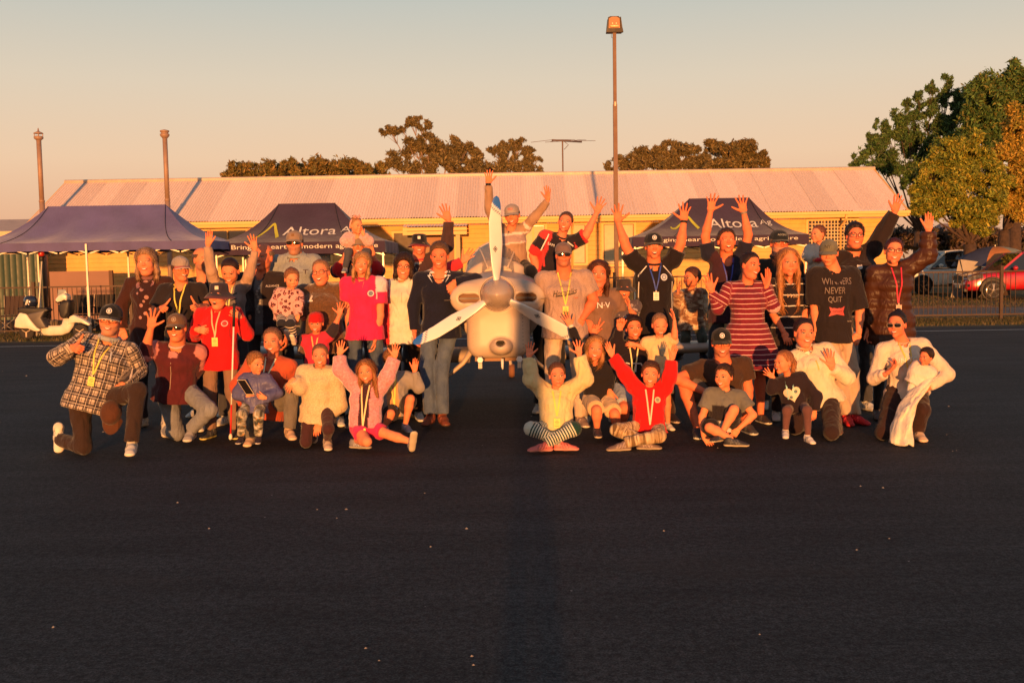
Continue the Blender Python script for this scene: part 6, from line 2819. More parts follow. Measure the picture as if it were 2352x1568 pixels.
def sil(name, c, rough, metal, var=.08):
    t = NT(name)
    co = t.coords()
    n = t.noise(co, 5, 4)
    n2 = t.noise(co, 60, 3, .7)
    t.set(color=t.mix(1.0, c, t.ramp(n.outputs[0], [(.3, 1 - var), (.7, 1 + var)]), 'MULTIPLY'), rough=t.ramp(n.outputs[0], [(.3, rough - .05), (.7, rough + .08)]), metal=metal, coat=.0, spec=.35)
    t.bump(n2.outputs[0], .0004, .4)
    return t.m


M_SIL = sil('silver_paint', (.56, .44, .34), .38, .0)
M_SPN = sil('spinner_metal', (.48, .38, .31), .28, .30, .12)
M_PROP = sil('prop_white', (.74, .72, .70), .30, .0, .05)
DKH = simple('dark_hole', (.012, .010, .010), .8)


def fcowl(P):
    """local: x right, y back (0 at the spinner backplate), z up from the spinner axis"""
    x, y, z = P[:, 0], P[:, 1], P[:, 2]
    ax_ = np.abs(x)
    A = P.copy()
    A[:, 0] = ax_
    # deep lower body with nearly upright sides
    d = ecap(P, (0, .22, -.04), (0, 1.1, -.02), (.36, .20), (.42, .26), (1, 0, 0), ez=.5)
    bq = np.stack([ax_ - .158, np.abs(y - .62) - .38, np.abs(z + .32) - .16], 1)
    bx0 = np.sqrt((np.maximum(bq, 0) ** 2).sum(1)) + np.minimum(bq.max(1), 0) - .145
    d = smin(d, bx0, .10)
    # cheeks
    ch = ecap(A, (.300, .14, -.040), (.28, .95, -.04), (.152, .130), (.13, .16), (1, 0, 0), ez=.5)
    ch = smin(ch, ecap(P, (-.30, .20, -.010), (.30, .20, -.010), (.10, .10), (.10, .10), (0, 1, 0)), .06)
    d = smin(d, ch, .11)
    # chin bulge with its own inlet
    d = smin(d, ell(P, (.027, .10, -.500), (.112, .17, .084)), .02)
    # bite behind the spinner
    d = np.maximum(d, -cap(P, (0, -.3, 0), (0, .06, 0), .165, .165))
    # inlets
    hole = ecap(A, (.222, -.2, -.038), (.222, .30, -.038), (.05, .040), (.05, .040), (1, 0, 0))
    hole = np.minimum(hole, ecap(A, (.320, -.2, -.038), (.320, .30, -.038), (.05, .040), (.05, .040), (1, 0, 0)))
    bx_ = np.maximum(np.maximum(np.abs(ax_ - .271) - .05, np.abs(z + .038) - .038), np.maximum(-.2 - y, y - .30))
    hole = np.minimum(hole, bx_)
    d = -smin(-d, hole, .015)
    h2 = np.maximum(np.sqrt(((x - .022) / .040) ** 2 + ((z + .462) / .020) ** 2) - 1, 0) * .02 - .002
    h2 = np.where((y < .12), h2 - .0, .1)
    d = -smin(-d, np.where(((x - .022) / .040) ** 2 + ((z + .462) / .020) ** 2 < 1, -.02, h2), .006)
    # exit and back cut
    d = np.maximum(d, y - 1.0)
    d = np.maximum(d, -.62 - z)
    return d


V, Q = vol(fcowl, (-.55, -.06, -.66), (.55, 1.02, .36), .0150, 3.5)
cw = link('cowling', mesh_np('cowling', V, Q, True), pl, M_SIL, loc=(0, .06, PZ))
for sg in (-1, 1):
    MB().box((sg * .271 - .10, .20, -.085), (sg * .271 + .10, .21, .01)).build('inlet_back', simple('engine_baffle', (.15, .065, .03), .6, .2), cw)
    MB().bar((sg * .172, .12, -.040), (sg * .37, .12, -.040), .006, .02).build('inlet_strip', simple('dark_strip', (.08, .05, .04), .5), cw)
    MB().box((sg * .455 - .045, .02, -.052), (sg * .455 + .012, .30, -.048)).build('cowl_split', simple('dark_strip2', (.03, .02, .02), .5), cw)
cb = BVHTree.FromPolygons(V.tolist(), Q.tolist())
rv = MB()
for sg in (-1, 1):
    for k in range(11):
        z_ = -.20 - .035 * k
        h_ = cb.ray_cast(Vector((sg * .235, -1, z_)), Vector((0, 1, 0)), 3)
        if h_[0] is not None:
            c_ = h_[0] + h_[1] * .001
            rv.lathe([(.0055, -.001), (.0045, .0015), (.001, .002)], 7, center=tuple(c_), axis='y')
rv.build('fasteners', simple('fastener', (.25, .22, .2), .4, .5), cw)['kind'] = 'stuff'
MB().box((-.02, .11, -.485), (.064, .115, -.44)).build('chin_inlet_back', DKH, cw)
# rim round the spinner
MB().tube([(.168 * math.cos(a), .035, .168 * math.sin(a)) for a in np.linspace(0, 2 * PI, 40)[:-1]], .006, 6, closed=True).build('spinner_rim', M_SIL, cw, True)
sp_ = MB().lathe([(.001, .235), (.03, .228), (.065, .205), (.10, .165), (.128, .115), (.146, .055), (.153, 0.0), (.152, -.03), (.12, -.04)], 44, axis='y').build('spinner', M_SPN, pl, True, loc=(0, .0, PZ))
pr_ = empty('propeller', (0, 0, 0))
pr_.parent = pl
pr_.location = (0, -.06, PZ)


def blade(angle):
    """root at the hub, chord in the rotation plane, twisted; angle from +x"""
    n = 60
    m = 16
    V, C = [], []
    R_ = .905
    for i in range(n + 1):
        t = i / n
        r = .10 + (R_ - .10) * t
        ch = np.interp(t, [0, .06, .2, .45, .75, .92, .98, 1], [.066, .080, .118, .146, .124, .085, .052, .012])
        th = np.interp(t, [0, .1, .3, 1], [.050, .034, .018, .006])
        tw = math.radians(np.interp(t, [0, .1, 1], [58, 46, 17]))
        sweep = -.010 * math.sin(t * PI) - .030 * max(0, t - .7) / .3
        for k in range(m):
            a = 2 * PI * k / m
            cx = ch / 2 * math.cos(a) + sweep
            cz = th / 2 * math.sin(a) * (1 + .3 * math.cos(a))
            u = cx * math.cos(tw) - cz * math.sin(tw)
            w_ = cx * math.sin(tw) + cz * math.cos(tw)
            V.append((r, -w_, u))
            c = (.80, .77, .74)
            q = t - .10 * (.5 + .5 * math.cos(a))
            if q > .83:
                c = (.02, .12, .50)
            elif .795 < q <= .83:
                c = (.80, .78, .76)
            elif .775 < q <= .795:
                c = (.03, .04, .12)
            C.append(c)
    F = []
    for i in range(n):
        for k in range(m):
            k2 = (k + 1) % m
            F.append((i * m + k, i * m + k2, (i + 1) * m + k2, (i + 1) * m + k))
    F.append(tuple(range(m - 1, -1, -1)))
    F.append(tuple(n * m + k for k in range(m)))
    mb = MB()
    mb.add(V, F)
    mb.c = C
    o = mb.build('blade', attrmat('prop_paint', .28, .0, .6, .04), pr_, True)
    o.rotation_euler = (0, -angle, 0)
    # maker's diamond on the face
    r = .42
    dm = MB()
    for k, (s_, c) in enumerate(((.030, (.03, .03, .04)), (.021, (.6, .58, .56)), (.013, (.04, .04, .05)))):
        P4 = [(r - s_, 0), (r, -s_ * .8), (r + s_, 0), (r, s_ * .8)]
        tw = math.radians(33)
        dm.add([(p, -(q * math.sin(tw)) - .014 - .001 * k, q * math.cos(tw)) for p, q in P4], [(0, 1, 2, 3)], c)
    dm.build('emblem', plain_attr(), o)
    MB().tube([(.085, 0, 0), (.135, 0, 0)], .036, 14).build('blade_root', M_PROP, o, True)
    return o


for a in (91.2, 211.0, 331.0):
    blade(math.radians(a))


# fuselage behind the cowl
def ffus(P):
    d = ecap(P, (0, 1.0, -.12), (0, 2.3, -.12), (.46, .46), (.44, .44), (1, 0, 0), ez=.3)
    d = smin(d, ecap(P, (0, 2.3, -.12), (0, 5.0, -.12), (.44, .44), (.09, .13), (1, 0, 0)), .1)
    # open cockpit tub
    d = np.maximum(d, -ell(P, (0, 1.75, .34), (.36, .72, .34)))
    return d


V, Q = vol(ffus, (-.55, .8, -.65), (.55, 5.2, .4), .028, 3)
link('fuselage', mesh_np('fuselage', V, Q, True), pl, M_SIL, loc=(0, .02, PZ))
# cowl deck panels and windscreen
gl = NT('perspex')
gl.set(color=(.75, .72, .70), rough=.06, trans=.85, spec=.5)
gl.b.inputs['IOR'].default_value = 1.1
V, F = [], []
nn = 22
for j in range(9):
    t = j / 8
    yy = .82 + .52 * t
    rr = .36 * math.sqrt(min(1, .25 + t * .95))
    hh_ = .17 + .25 * math.sin(min(1, t * 1.05) * PI / 2)
    for i in range(nn + 1):
        a = PI * i / nn
        V.append((rr * math.cos(a), yy + .04 * math.cos(a) ** 2 * 3, .10 + hh_ * math.sin(a)))
for j in range(8):
    for i in range(nn):
        q = j * (nn + 1) + i
        F.append((q, q + 1, q + nn + 2, q + nn + 1))
ws = MB().add(V, F).build('windscreen', gl.m, pl, True, loc=(0, 0, PZ))
MB().tube(V[8 * (nn + 1):], .016, 6).build('windscreen_frame', M_SIL, ws, True)
MB().tube([V[j * (nn + 1) + 15] for j in range(9)], .009, 6).build('windscreen_strut', M_SIL, ws, True)
MB().tube([V[j * (nn + 1) + 7] for j in range(9)], .009, 6).build('windscreen_strut', M_SIL, ws, True)
MB().box((-.30, 1.2, -.1), (.30, 1.24, .16)).build('instrument_panel', simple('panel_black', (.02, .02, .02), .6), pl, loc=(0, 0, PZ))
# wings
wy = 11.15 - PO[1]
wz = .565
for sg in (-1, 1):
    V = []
    n = 20
    st = [(.34, 1.05, .25, 0), (.9, 1.02, .21, .01), (2.2, .98, .18, .05), (4.05, .92, .15, .13), (4.25, .86, .10, .145), (4.33, .6, .04, .15)]
    for (sx, chd, th, dz) in st:
        for k in range(n):
            a = 2 * PI * k / n
            c = (1 - math.cos(a)) / 2
            yt = th / 2 * 2.6 * (math.sqrt(c) * .98 - c * .9 - .08 * c * c) * (1 if a < PI else -1)
            V.append((sg * sx, wy + c * chd + (1.05 - chd) * .3, wz + dz + yt))
    F = [(i * n + k, i * n + (k + 1) % n, (i + 1) * n + (k + 1) % n, (i + 1) * n + k) for i in range(len(st) - 1) for k in range(n)]
    F += [tuple(range(n)), tuple((len(st) - 1) * n + k for k in range(n))]
    w_ = MB().add(V, F).build('wing', M_SIL, pl, True)
    for sx in (.62, 2.9):
        MB().tube([(sg * sx, wy - .004 + .30 * (1 - math.cos(a)) / 2, wz + .03 + .112 * math.sin(a)) for a in np.linspace(-PI * .5, PI * .5, 12)], .006, 5).build('panel_joint', DKH, w_)
    # wing root fairing, undercarriage leg and wheel
    MB().tube([(sg * .27, 1.02, PZ - .58), (sg * .38, 1.0, .56), (sg * .62, 1.0, .36), (sg * .84, 1.0, .20)], [.05, .034, .022, .020], 12, flat=.7).build('undercarriage_leg', M_SIL, pl, True)
    whl = MB().lathe([(.06, -.055), (.14, -.06), (.17, -.035), (.175, 0), (.17, .035), (.14, .06), (.06, .055)], 26, axis='x').build('wheel', simple('tyre3', (.02, .018, .017), .8), pl, True, loc=(sg * .90, 1.0, .176))
    MB().lathe([(.001, -.062), (.062, -.058), (.062, .058), (.001, .062)], 16, axis='x').build('rim', M_SIL, whl, True)
    MB().lathe([(.001, -.016), (.028, -.016), (.034, 0), (.028, .016), (.001, .016)], 6, center=(0, 0, 0), axis='y').build('step_bolt', M_PROP, pl, loc=(sg * .186 + .012, .10, PZ - .62))
    MB().box((-.018, -.018, -.05), (.018, .018, 0)).build('tie_down', M_SIL, pl, loc=(sg * .186 + .012, .10, PZ - .65))
MB().tube([(.035, .18, PZ - .62), (.035, .18, PZ - .70), (.038, .18, PZ - .72)], [.015, .011, .006], 10).build('breather_pipe', M_PROP, pl, True)
MB().box((-.24, .60, PZ - .68), (.24, 1.2, PZ - .60)).build('belly_tray', simple('tray_paint', (.30, .15, .07), .6), pl)
# tail
MB().prism([(-.002, .0), (.9, 0), (.95, .95), (.45, .95)], -.03, .03, 'x').build('fin', M_SIL, pl, loc=(0, 3.9, PZ - .05))
MB().box((-1.1, 4.1, PZ - .06), (1.1, 4.7, PZ - .02)).build('tailplane', M_SIL, pl)
MB().lathe([(.03, -.035), (.085, -.04), (.10, 0), (.085, .04), (.03, .035)], 20, axis='x').build('tail_wheel', simple('tyre4', (.22, .09, .04), .8), pl, True, loc=(.12, 4.6, .10))
MB().bar((.12, 4.6, .10), (.0, 4.3, PZ - .25), .03).build('tail_spring', M_SIL, pl)


# ------------------------------------------------------------------ the group
YL = (.80, .62, .10)      # yellow lanyard
YB = (.80, .66, .14)
WB = (.8, .78, .72)
BLUE = (.03, .07, .40)
BK = (.010, .010, .013)
SUNG = ('sun', (.01, .01, .01))
GL = ('clear', (.02, .015, .015))
UPP = (0, -1, 0)
BACK = (0, 1, 0)
CLUB = ('disc', (.75, .75, .72), (.08, .10, .2))


def sleeves(c, keep=None):
    def f(reg, x, y, z, t, C):
        C[reg > 0] = c
        return C
    return f


def blk(*rules):
    """rules (test, colour); test(reg,x,y,z,t) -> mask"""
    def f(reg, x, y, z, t, C):
        for test, c in rules:
            C[test(reg, x, y, z, t)] = c
        return C
    return f


def bow(info):
    HM = (info['R'], info['s'], info['Hc'] + info['inv'])
    m = MB()
    for sg in (-1, 1):
        m.tube(_hs(HM, [(.02, .05, .125), (.02 + sg * .035, .045, .150), (.02 + sg * .055, .04, .13), (.02 + sg * .03, .045, .115), (.02, .05, .125)]), .012 * info['s'], 6, (.75, .35, .32))
    m.tube(_hs(HM, [(.075, .0, .09), (.085, -.02, .02), (.08, -.03, -.04)]), .010 * info['s'], 6, (.75, .35, .32))
    link('hair_bow', m.me('hair_bow', True), info['root'], cloth('plain'))


# --- left of the aircraft, kneeling front row
def xt_cap(info):
    A = info['arms']['b']
    p = A['w'] + A['dir'] * .10 + np.array([.0, -.06, -.17])
    HMc = (rotm('x', math.radians(70)) @ np.diag([-1.0, -1.0, 1.0]), 1.05, p)
    e = empty('cap', (0, 0, 0), 'brown cap hanging from the hand of the kneeling man in the checked shirt', 'cap')
    make_hat(('cap', (.085, .03, .014), {}), HMc, e)


person('kneeling man in black and cream checked shirt with grey hood giving a thumbs up', 'A', 8.85, 1.8, (722, 662, 205), yaw=10, rol=8, w=1.22, sex='m',
       nk=(712, 800), pv=(600, 1180, .6), ty=8, a=[(372, 905, -.2), (480, 835, -.8), (528, 740), 'thumb', (.5, -.6, .3)], b=[(905, 985, .3), (800, 1085, -.9), (735, 1165), 'relax', BACK],
       legs={'a': [(545, 1500, 'g'), (385, 1440, .8), 20, 50], 'b': [(900, 1120, -.9), (860, 1465, .3), 14]}, hair=('short', {}), hc=(.05, .04, .035), hat=('cap', BK, {'emb': CLUB, 'edge': (.7, .68, .6)}),
       glass=GL, face='grin', beard=(.42, .24, .16), top=(.56, .44, .34), tk=('plaid', (.018, .014, .02), (.02, .012, .014)), hem=.06, thick=.022, col=('hood', (.36, .38, .38)), bot=(.035, .018, .014), shoe=(.74, .68, .56), sole=(.78, .7, .55),
       lany=(YL, YB, .38), tname='checked_shirt', prints=[('line', [(-.03, 1.0), (-.045, .70)], .012, (.5, .5, .48)), ('line', [(.03, 1.0), (.06, .66)], .010, (.6, .58, .54))], extra=xt_cap, skin=(.66, .33, .22))

person('standing woman with grey blonde hair in dark cardigan and floral scarf', 'A', 10.2, 1.68, (957, 285, 178), yaw=4, rol=-3, w=1.15, sex='f', nk=(975, 395),
       a=[(800, 560, .3), (800, 720, -.2), (815, 790)], b='down', hair=('bob', {'L': .15, 'fringe': .014, 'w': 1.05}), hc=(.40, .26, .17), face='squint',
       top=(.035, .010, .010), tcol=blk((lambda r, x, y, z, t: (r > 0) | (np.abs(x) > .062) | (y < 0), (.045, .013, .010))), tk='plain', hem=.16, thick=.018, bot=(.02, .015, .02),
       prints=[('disc', -.03 + .025 * (i % 3) + .01 * math.sin(i * 7), .20 + .085 * i, .017 + .006 * math.sin(i * 3), (.36, .17, .16)) for i in range(9)] + [('disc', .04 * math.sin(i * 2.4), .92 - .02 * (i % 3), .030, (.26, .12, .13), .016) for i in range(5)],
       tname='cardigan', col=('hood', (.24, .10, .10)), skin=(.68, .36, .26))

person('teenager in grey cap and black t-shirt giving two thumbs up', 'B', 9.9, 1.62, (128, 405, 150), yaw=38, pit=4, w=1.1, sex='m', nk=(135, 505), a=[('A', 995, 640, .1), ('A', 1060, 580, -.8), ('A', 1140, 480), 'thumb', (.3, -.8, .3)],
       b=[(285, 650, -.1), (232, 635, -.9), (190, 545), 'thumb', (-.5, -.7, .2)], hair=('short', {}), hc=(.10, .05, .03), hat=('cap', (.34, .27, .24), {'brim': (.45, .12, .10), 'edge': (.6, .5, .45)}), glass=('thin', (.5, .05, .04)), face='smile',
       top=(.018, .012, .014), sl='short', lany=(YL, YB, .36), bot=(.02, .02, .03), tname='t_shirt', skin=(.66, .33, .22))

person('kneeling man in maroon fleece vest, brown cap and sunglasses waving his right hand', 'B', 9.25, 1.78, (103, 765, 172), yaw=2, w=1.12, sex='m', nk=(108, 880), pv=(95, 1150, .3), a=[('A', 945, 885, -.4), ('A', 985, 720, -.6), ('A', 1008, 560), 'wide', UPP],
       b=[(230, 1010, .5), (180, 1120, -.5), (150, 1180)], legs={'a': [(105, 1420, 'g'), (40, 1400, .8), 10, 50], 'b': [(305, 1265, -.9), (190, 1390, .5), 5]}, hair=('buzz', {}), hc=(.08, .05, .04),
       hat=('cap', (.15, .08, .05), {'emb': ('disc', (.4, .3, .22), (.15, .08, .05))}), glass=SUNG, face='grin', top=(.085, .012, .016), tk='plain',
       tcol=blk((lambda r, x, y, z, t: (r > 0) & (t < .42), (.55, .20, .18)), (lambda r, x, y, z, t: (r == 0) & (np.abs(x) < .022) & (z > .80) & (y > 0), (.55, .22, .20))), sl='tq', hem=.05, thick=.018,
       col=('polo', (.60, .40, .36)), bot=(.20, .21, .24), bk='denim', shoe=(.45, .42, .38), prints=[('line', [(0, .1), (0, .82)], .006, (.3, .2, .15))], tname='vest', bname='jeans', skin=(.66, .32, .21))


def xt_cane(info):
    y = 9.22
    a = at((600 + 455 * .6122) / 1.63265, (760 + 615 * .6122) / 1.63265, y)
    b = at((600 + 432 * .6122) / 1.63265, (760 + 1455 * .6122) / 1.63265, y + .04)
    b[2] = .02
    d = b - a
    e = empty('white_cane', tuple(b), 'white cane with black grip and red lower end held by the child in red', 'cane')
    q = lambda t: a + d * t - b
    MB().tube([q(0), q(.17)], .013, 10, (.015, .015, .015)).build('handle', plain_attr(), e, True)
    MB().tube([q(.17), q(.74)], .0075, 10, (.82, .80, .76)).build('shaft', plain_attr(), e, True)
    MB().tube([q(.74), q(.955)], .0078, 10, (.65, .02, .02)).build('red_section', plain_attr(), e, True)
    MB().tube([q(.955), q(.97), q(.99), q(1.0)], [.008, .016, .017, .008], 12, (.8, .75, .65)).build('tip', plain_attr(), e, True)


person('child in red hooded jumper, dark bucket hat and sunglasses holding a white cane', 'B', 9.45, 1.46, (360, 572, 165), yaw=-8, w=1.15, kid=.6, nk=(358, 655), a=[(205, 815, .3), (222, 775, -.95), (298, 790), 'relax', BACK], b=[(535, 805, .2), (490, 700, -.8), (445, 660), 'grip', (-.2, -.7, .4)],
       hair=('short', {}), hc=(.14, .07, .035), hat=('bucket', (.035, .025, .04), {'emb': ((.7, .62, .5), -.02), 'edge': (.16, .04, .05)}), glass=SUNG, face='shout', top=(.62, .010, .012), hem=.10, thick=.02, col=('hood', (.60, .010, .012)),
       bot=(.24, .14, .10), bk='plain', shoe=(.05, .05, .05), sole=(.75, .65, .2), lany=((.85, .45, .25), YB, .42), prints=[('disc', .06, .70, .028, (.6, .5, .5)), ('disc', .06, .70, .020, (.5, .04, .04), .0045)], tname='hooded_jumper', extra=xt_cane, skin=(.68, .38, .28))

person('bald man in black shirt standing at the back, face turned aside', 'B', 10.9, 1.76, (262, 352, 165), yaw=48, sex='m', hair=('bald', {}), hc=(.12, .08, .06), face='smile', top=BK, beard=(.3, .18, .13), tname='black_shirt', skin=(.64, .36, .26))

person('dark haired girl in grey rib-print top with both arms raised', 'B', 10.25, 1.56, (430, 420, 158), pit=22, kid=.3, sex='f', nk=(430, 515), a=[(313, 420, -.3), (294, 265, .2), (305, 158), 'flat', UPP], b=[(545, 445, -.2), (582, 290, .2), (560, 178), 'open', UPP],
       hair=('tight', {'bun': (0, -.10, .05, .035)}), hc=(.030, .012, .012), face='smile', top=(.19, .155, .15), tcol=sleeves((.42, .27, .19)),
       prints=[('line', [(-.055, z), (-.02, z - .05), (-.004, z - .03)], .014, BK) for z in (.86, .74, .62, .50)] + [('line', [(.055, z), (.02, z - .05), (.004, z - .03)], .014, BK) for z in (.86, .74, .62, .50)], lany=((.75, .65, .2), None, .45), tname='long_sleeved_top', skin=(.66, .36, .25))

person('laughing bald man in black jacket over a patterned grey shirt', 'B', 10.7, 1.84, (632, 335, 178), yaw=-14, rol=4, w=1.08, sex='m', nk=(620, 440), a=[(520, 620, .2), (552, 695, -.7), (592, 760), 'relax', BACK], b='down', hair=('bald', {}), hc=(.25, .18, .14), face='laugh',
       top=(.022, .014, .016), tk='plain', thick=.02, tcol=blk((lambda r, x, y, z, t: (r == 0) & (np.abs(x) < .022) & (y > 0), (.12, .11, .11))), prints=[('text', 'ALLIANCE', .075, .77, .022, (.7, .6, .55), .9)] + [('disc', .008 * math.sin(i * 5), .25 + .06 * i, .014, (.30, .28, .26)) for i in range(10)],
       tname='jacket', skin=(.68, .31, .21))

person('man in grey hooded sweatshirt, brown cap and dark sunglasses at the back', 'B', 10.9, 1.84, (825, 248, 150), w=1.1, sex='m', nk=(830, 335), hair=('short', {}), hc=(.1, .06, .04), hat=('cap', (.28, .19, .14), {'emb': ('sq', (.20, .10, .03))}), glass=SUNG, face='neutral', beard=(.28, .17, .12),
       top=(.30, .33, .35), tk='heather', thick=.026, col=('hood', (.30, .33, .35)), prints=[('text', '\u2013T', .06, .70, .045, (.06, .03, .03), 1.2)], tname='hooded_sweatshirt', skin=(.62, .34, .25), tcol=None)

person('small girl in leopard print jacket carried by the woman in the brown fleece', 'B', 9.72, .95, (808, 468, 138), yaw=22, pit=14, kid=1, sex='f', nk=(790, 545), pv=(775, 690, 0), a=[(700, 620, -.2), (740, 700, -.3), (790, 720), 'relax', BACK], b=[(850, 620, -.3), (850, 690, -.4), (830, 730), 'relax', BACK],
       legs={'a': [(745, 740, -.8), (790, 800, .4), 0, -40], 'b': [(800, 740, -.8), (820, 830, .4), 0, -40]}, hair=('tight', {'bun': (0, -.07, .10, .028), 'amp': .005}), hc=(.30, .14, .07), face='neutral', top=(.62, .34, .32), tk=('spots', 26, .42, (.10, .02, .025), (.50, .20, .2)), thick=.022,
       hem=.06, bot=(.02, .02, .03), bk=('stripe', .03, .4, (.7, .6, .5)), shoe=(.55, .5, .5), tname='leopard_jacket', skin=(.70, .42, .30))

person('laughing woman in round glasses and brown fleece hood holding a small girl', 'C', 10.1, 1.70, (332, 428, 160), yaw=-6, rol=-4, w=1.28, sex='f', nk=(335, 520), a=[(215, 620, .2), (190, 680, -.9), (120, 660), 'relax', (.3, -.5, .8)], b=[(440, 640, .1), (300, 690, -.9), (195, 700), 'flat', BACK],
       hair=('tight', {'bun': (0, -.09, .06, .03)}), hc=(.36, .20, .11), glass=('round', (.02, .01, .01)), face='laugh', top=(.13, .062, .026), tk='fleece', thick=.03, hem=.10, col=('hood', (.13, .062, .026)), bot=BK, prints=[('line', [(-.03, .95), (-.045, .75)], .018, (.70, .60, .5)), ('poly', [(-.06, .72), (-.03, .73), (-.03, .76), (-.06, .75)], (.8, .76, .7))],
       tname='fleece', skin=(.68, .34, .25))

person('crouching woman in rust orange jumper and grey jeans with hair tied up', 'B', 9.25, 1.66, (690, 850, 172), yaw=-5, rol=-4, w=1.05, sex='f', nk=(690, 958), pv=(640, 1250, .2), a=[(470, 1130, -.2), (515, 1235, -.6), (645, 1245), 'flat', BACK], b=[(800, 1090, .4), (770, 1180, 0), (770, 1240)],
       legs={'a': [(560, 1330, -.7), (560, 1450, .5), 0], 'b': [(808, 1140, -.95), (792, 1385, .3), 22]}, hair=('tight', {'bun': (0, -.06, .10, .030)}), hc=(.24, .13, .08), face='grin', top=(.48, .085, .035), thick=.02, lany=((.8, .75, .5), None, .42), bot=(.16, .14, .12), bk='denim',
       prints=[('poly', [(-.03, .90), (.03, .90), (.02, .62), (-.02, .62)], (.02, .012, .012))], shoe=(.72, .48, .30), sole=(.78, .6, .4), tname='jumper', bname='jeans', skin=(.70, .36, .27))


def xt_phone(info):
    w_ = info['arms']['a']['w'] + info['arms']['a']['dir'] * .05
    e = empty('phone', tuple(w_), 'black phone in a pale case held by the small boy in the blue padded jacket', 'phone')
    x, z, y = np.array([.04, 0, 0]), np.array([-.07, -.02, .13]), np.array([0, -.008, 0])
    m = MB()
    V = [s1 * x * .9 + t_ * z + d * y + np.array([0, -.03, -.01]) for d in (-1, 1) for s1, t_ in ((-1, 0), (1, 0), (1, 1), (-1, 1))]
    m.add(V, [(0, 1, 2, 3), (7, 6, 5, 4), (0, 4, 5, 1), (1, 5, 6, 2), (2, 6, 7, 3), (3, 7, 4, 0)], (.6, .5, .35))
    m.build('case', plain_attr(), e)
    m = MB()
    V = [s1 * x * .8 + (t_ * .94 + .03) * z + d * y * .3 + y * 1.2 + np.array([0, -.03, -.01]) for d in (-1, 1) for s1, t_ in ((-1, 0), (1, 0), (1, 1), (-1, 1))]
    m.add(V, [(0, 1, 2, 3), (7, 6, 5, 4), (0, 4, 5, 1), (1, 5, 6, 2), (2, 6, 7, 3), (3, 7, 4, 0)], (.01, .01, .01))
    m.build('screen', sunglass_mat(), e)


person('small boy in blue padded jacket and camouflage trousers holding a phone', 'B', 8.85, .98, (588, 985, 145), yaw=42, pit=8, kid=1, nk=(590, 1068), pv=(580, 1240, .1), a=[(478, 1170, -.2), (530, 1185, -.6), (570, 1155), 'grip', (.3, -.7, .2)], b=[(715, 1165, -.2), (650, 1195, -.6), (600, 1185), 'relax', BACK],
       legs={'a': [(500, 1300, -.8), (500, 1430, .2), -4], 'b': [(605, 1300, -.8), (602, 1430, .2), 10]}, hair=('short', {'fringe': .006}), hc=(.40, .20, .08), face='neutral', top=(.10, .10, .22), tk='shiny', thick=.02, bot=(.2, .2, .2), bk=('camo', 16, ((.05, .05, .04), (.14, .13, .09), (.32, .28, .20), (.55, .50, .42), (.5, .25, .08))), shoe=(.03, .02, .03), sole=(.65, .6, .55),
       tname='padded_jacket', extra=xt_phone, skin=(.70, .40, .28))

person('child in red beanie and pink red hooded top with both arms up', 'C', 9.75, 1.22, (303, 738, 130), pit=6, kid=1, nk=(303, 818), a=[(165, 840, -.1), (118, 735, -.2), (62, 620), 'wide', UPP], b=[(410, 775, -.1), (445, 690, -.1), (462, 580), 'wide', UPP], hair=('short', {}), hc=(.3, .15, .08), hat=('beanie', (.55, .010, .012)),
       face='smile', top=(.66, .03, .07), tcol=sleeves((.03, .02, .03)), sl='tq', col=('hood', (.66, .03, .07)), lany=((.85, .4, .15), None, .55), bot=(.10, .02, .05), tname='hooded_top', skin=(.68, .33, .24))

person('kneeling girl in oversized cream speckled jumper and dark leggings', 'C', 8.95, 1.42, (328, 938, 150), yaw=4, rol=-3, kid=.6, sex='f', nk=(325, 1022), pv=(315, 1255, .2), a=[(205, 1130, -.4), (165, 1080, -.2), (120, 1150), 'relax', BACK], b=[(445, 1240, -.2), (320, 1345, -.6), (305, 1430), 'relax', BACK],
       legs={'a': [(240, 1465, 'g'), (290, 1440, .9), 0, 60], 'b': [(378, 1385, -.95), (372, 1450, .4), 12]}, hair=('tight', {'bun': (0, -.11, .03, .035)}), hc=(.26, .13, .07), face='grin', top=(.66, .50, .30), tk='knit', thick=.032, hem=.09, bot=(.055, .018, .020), bk='tight', shoe=(.68, .52, .36), tname='jumper', bname='leggings', skin=(.70, .38, .28), fold=1.1)

person('blonde woman in bright pink polo shirt with white side panels', 'C', 10.0, 1.70, (583, 375, 140), yaw=4, rol=8, w=1.02, sex='f', nk=(592, 465), a=[(500, 655, .3), (505, 790, -.2), (510, 840)], b=[(692, 690, .1), (665, 820, -.2), (662, 905), 'relax', (-1, -.2, 0)], hair=('bob', {'L': .155, 'w': .95, 'fringe': .012}), hc=(.50, .30, .15), face='grin',
       top=(.72, .022, .115), sl='short', col=('polo', (.72, .022, .115)), tcol=blk((lambda r, x, y, z, t: (r == 0) & (x > .078) & (z > .55) & (y > -.01), (.8, .55, .6)), (lambda r, x, y, z, t: (r == 2) & (t < .16), (.8, .58, .62))),
       prints=[('disc', .05, .70, .030, (.75, .7, .7)), ('disc', .05, .70, .022, (.20, .22, .30), .0045), ('poly', [(-.02, .97), (.015, .97), (.0, .78)], (.66, .34, .24))], hem=.07, bot=(.045, .065, .11), bk='denim', shoe=(.1, .08, .07), tname='polo_shirt', bname='jeans', skin=(.70, .36, .26))

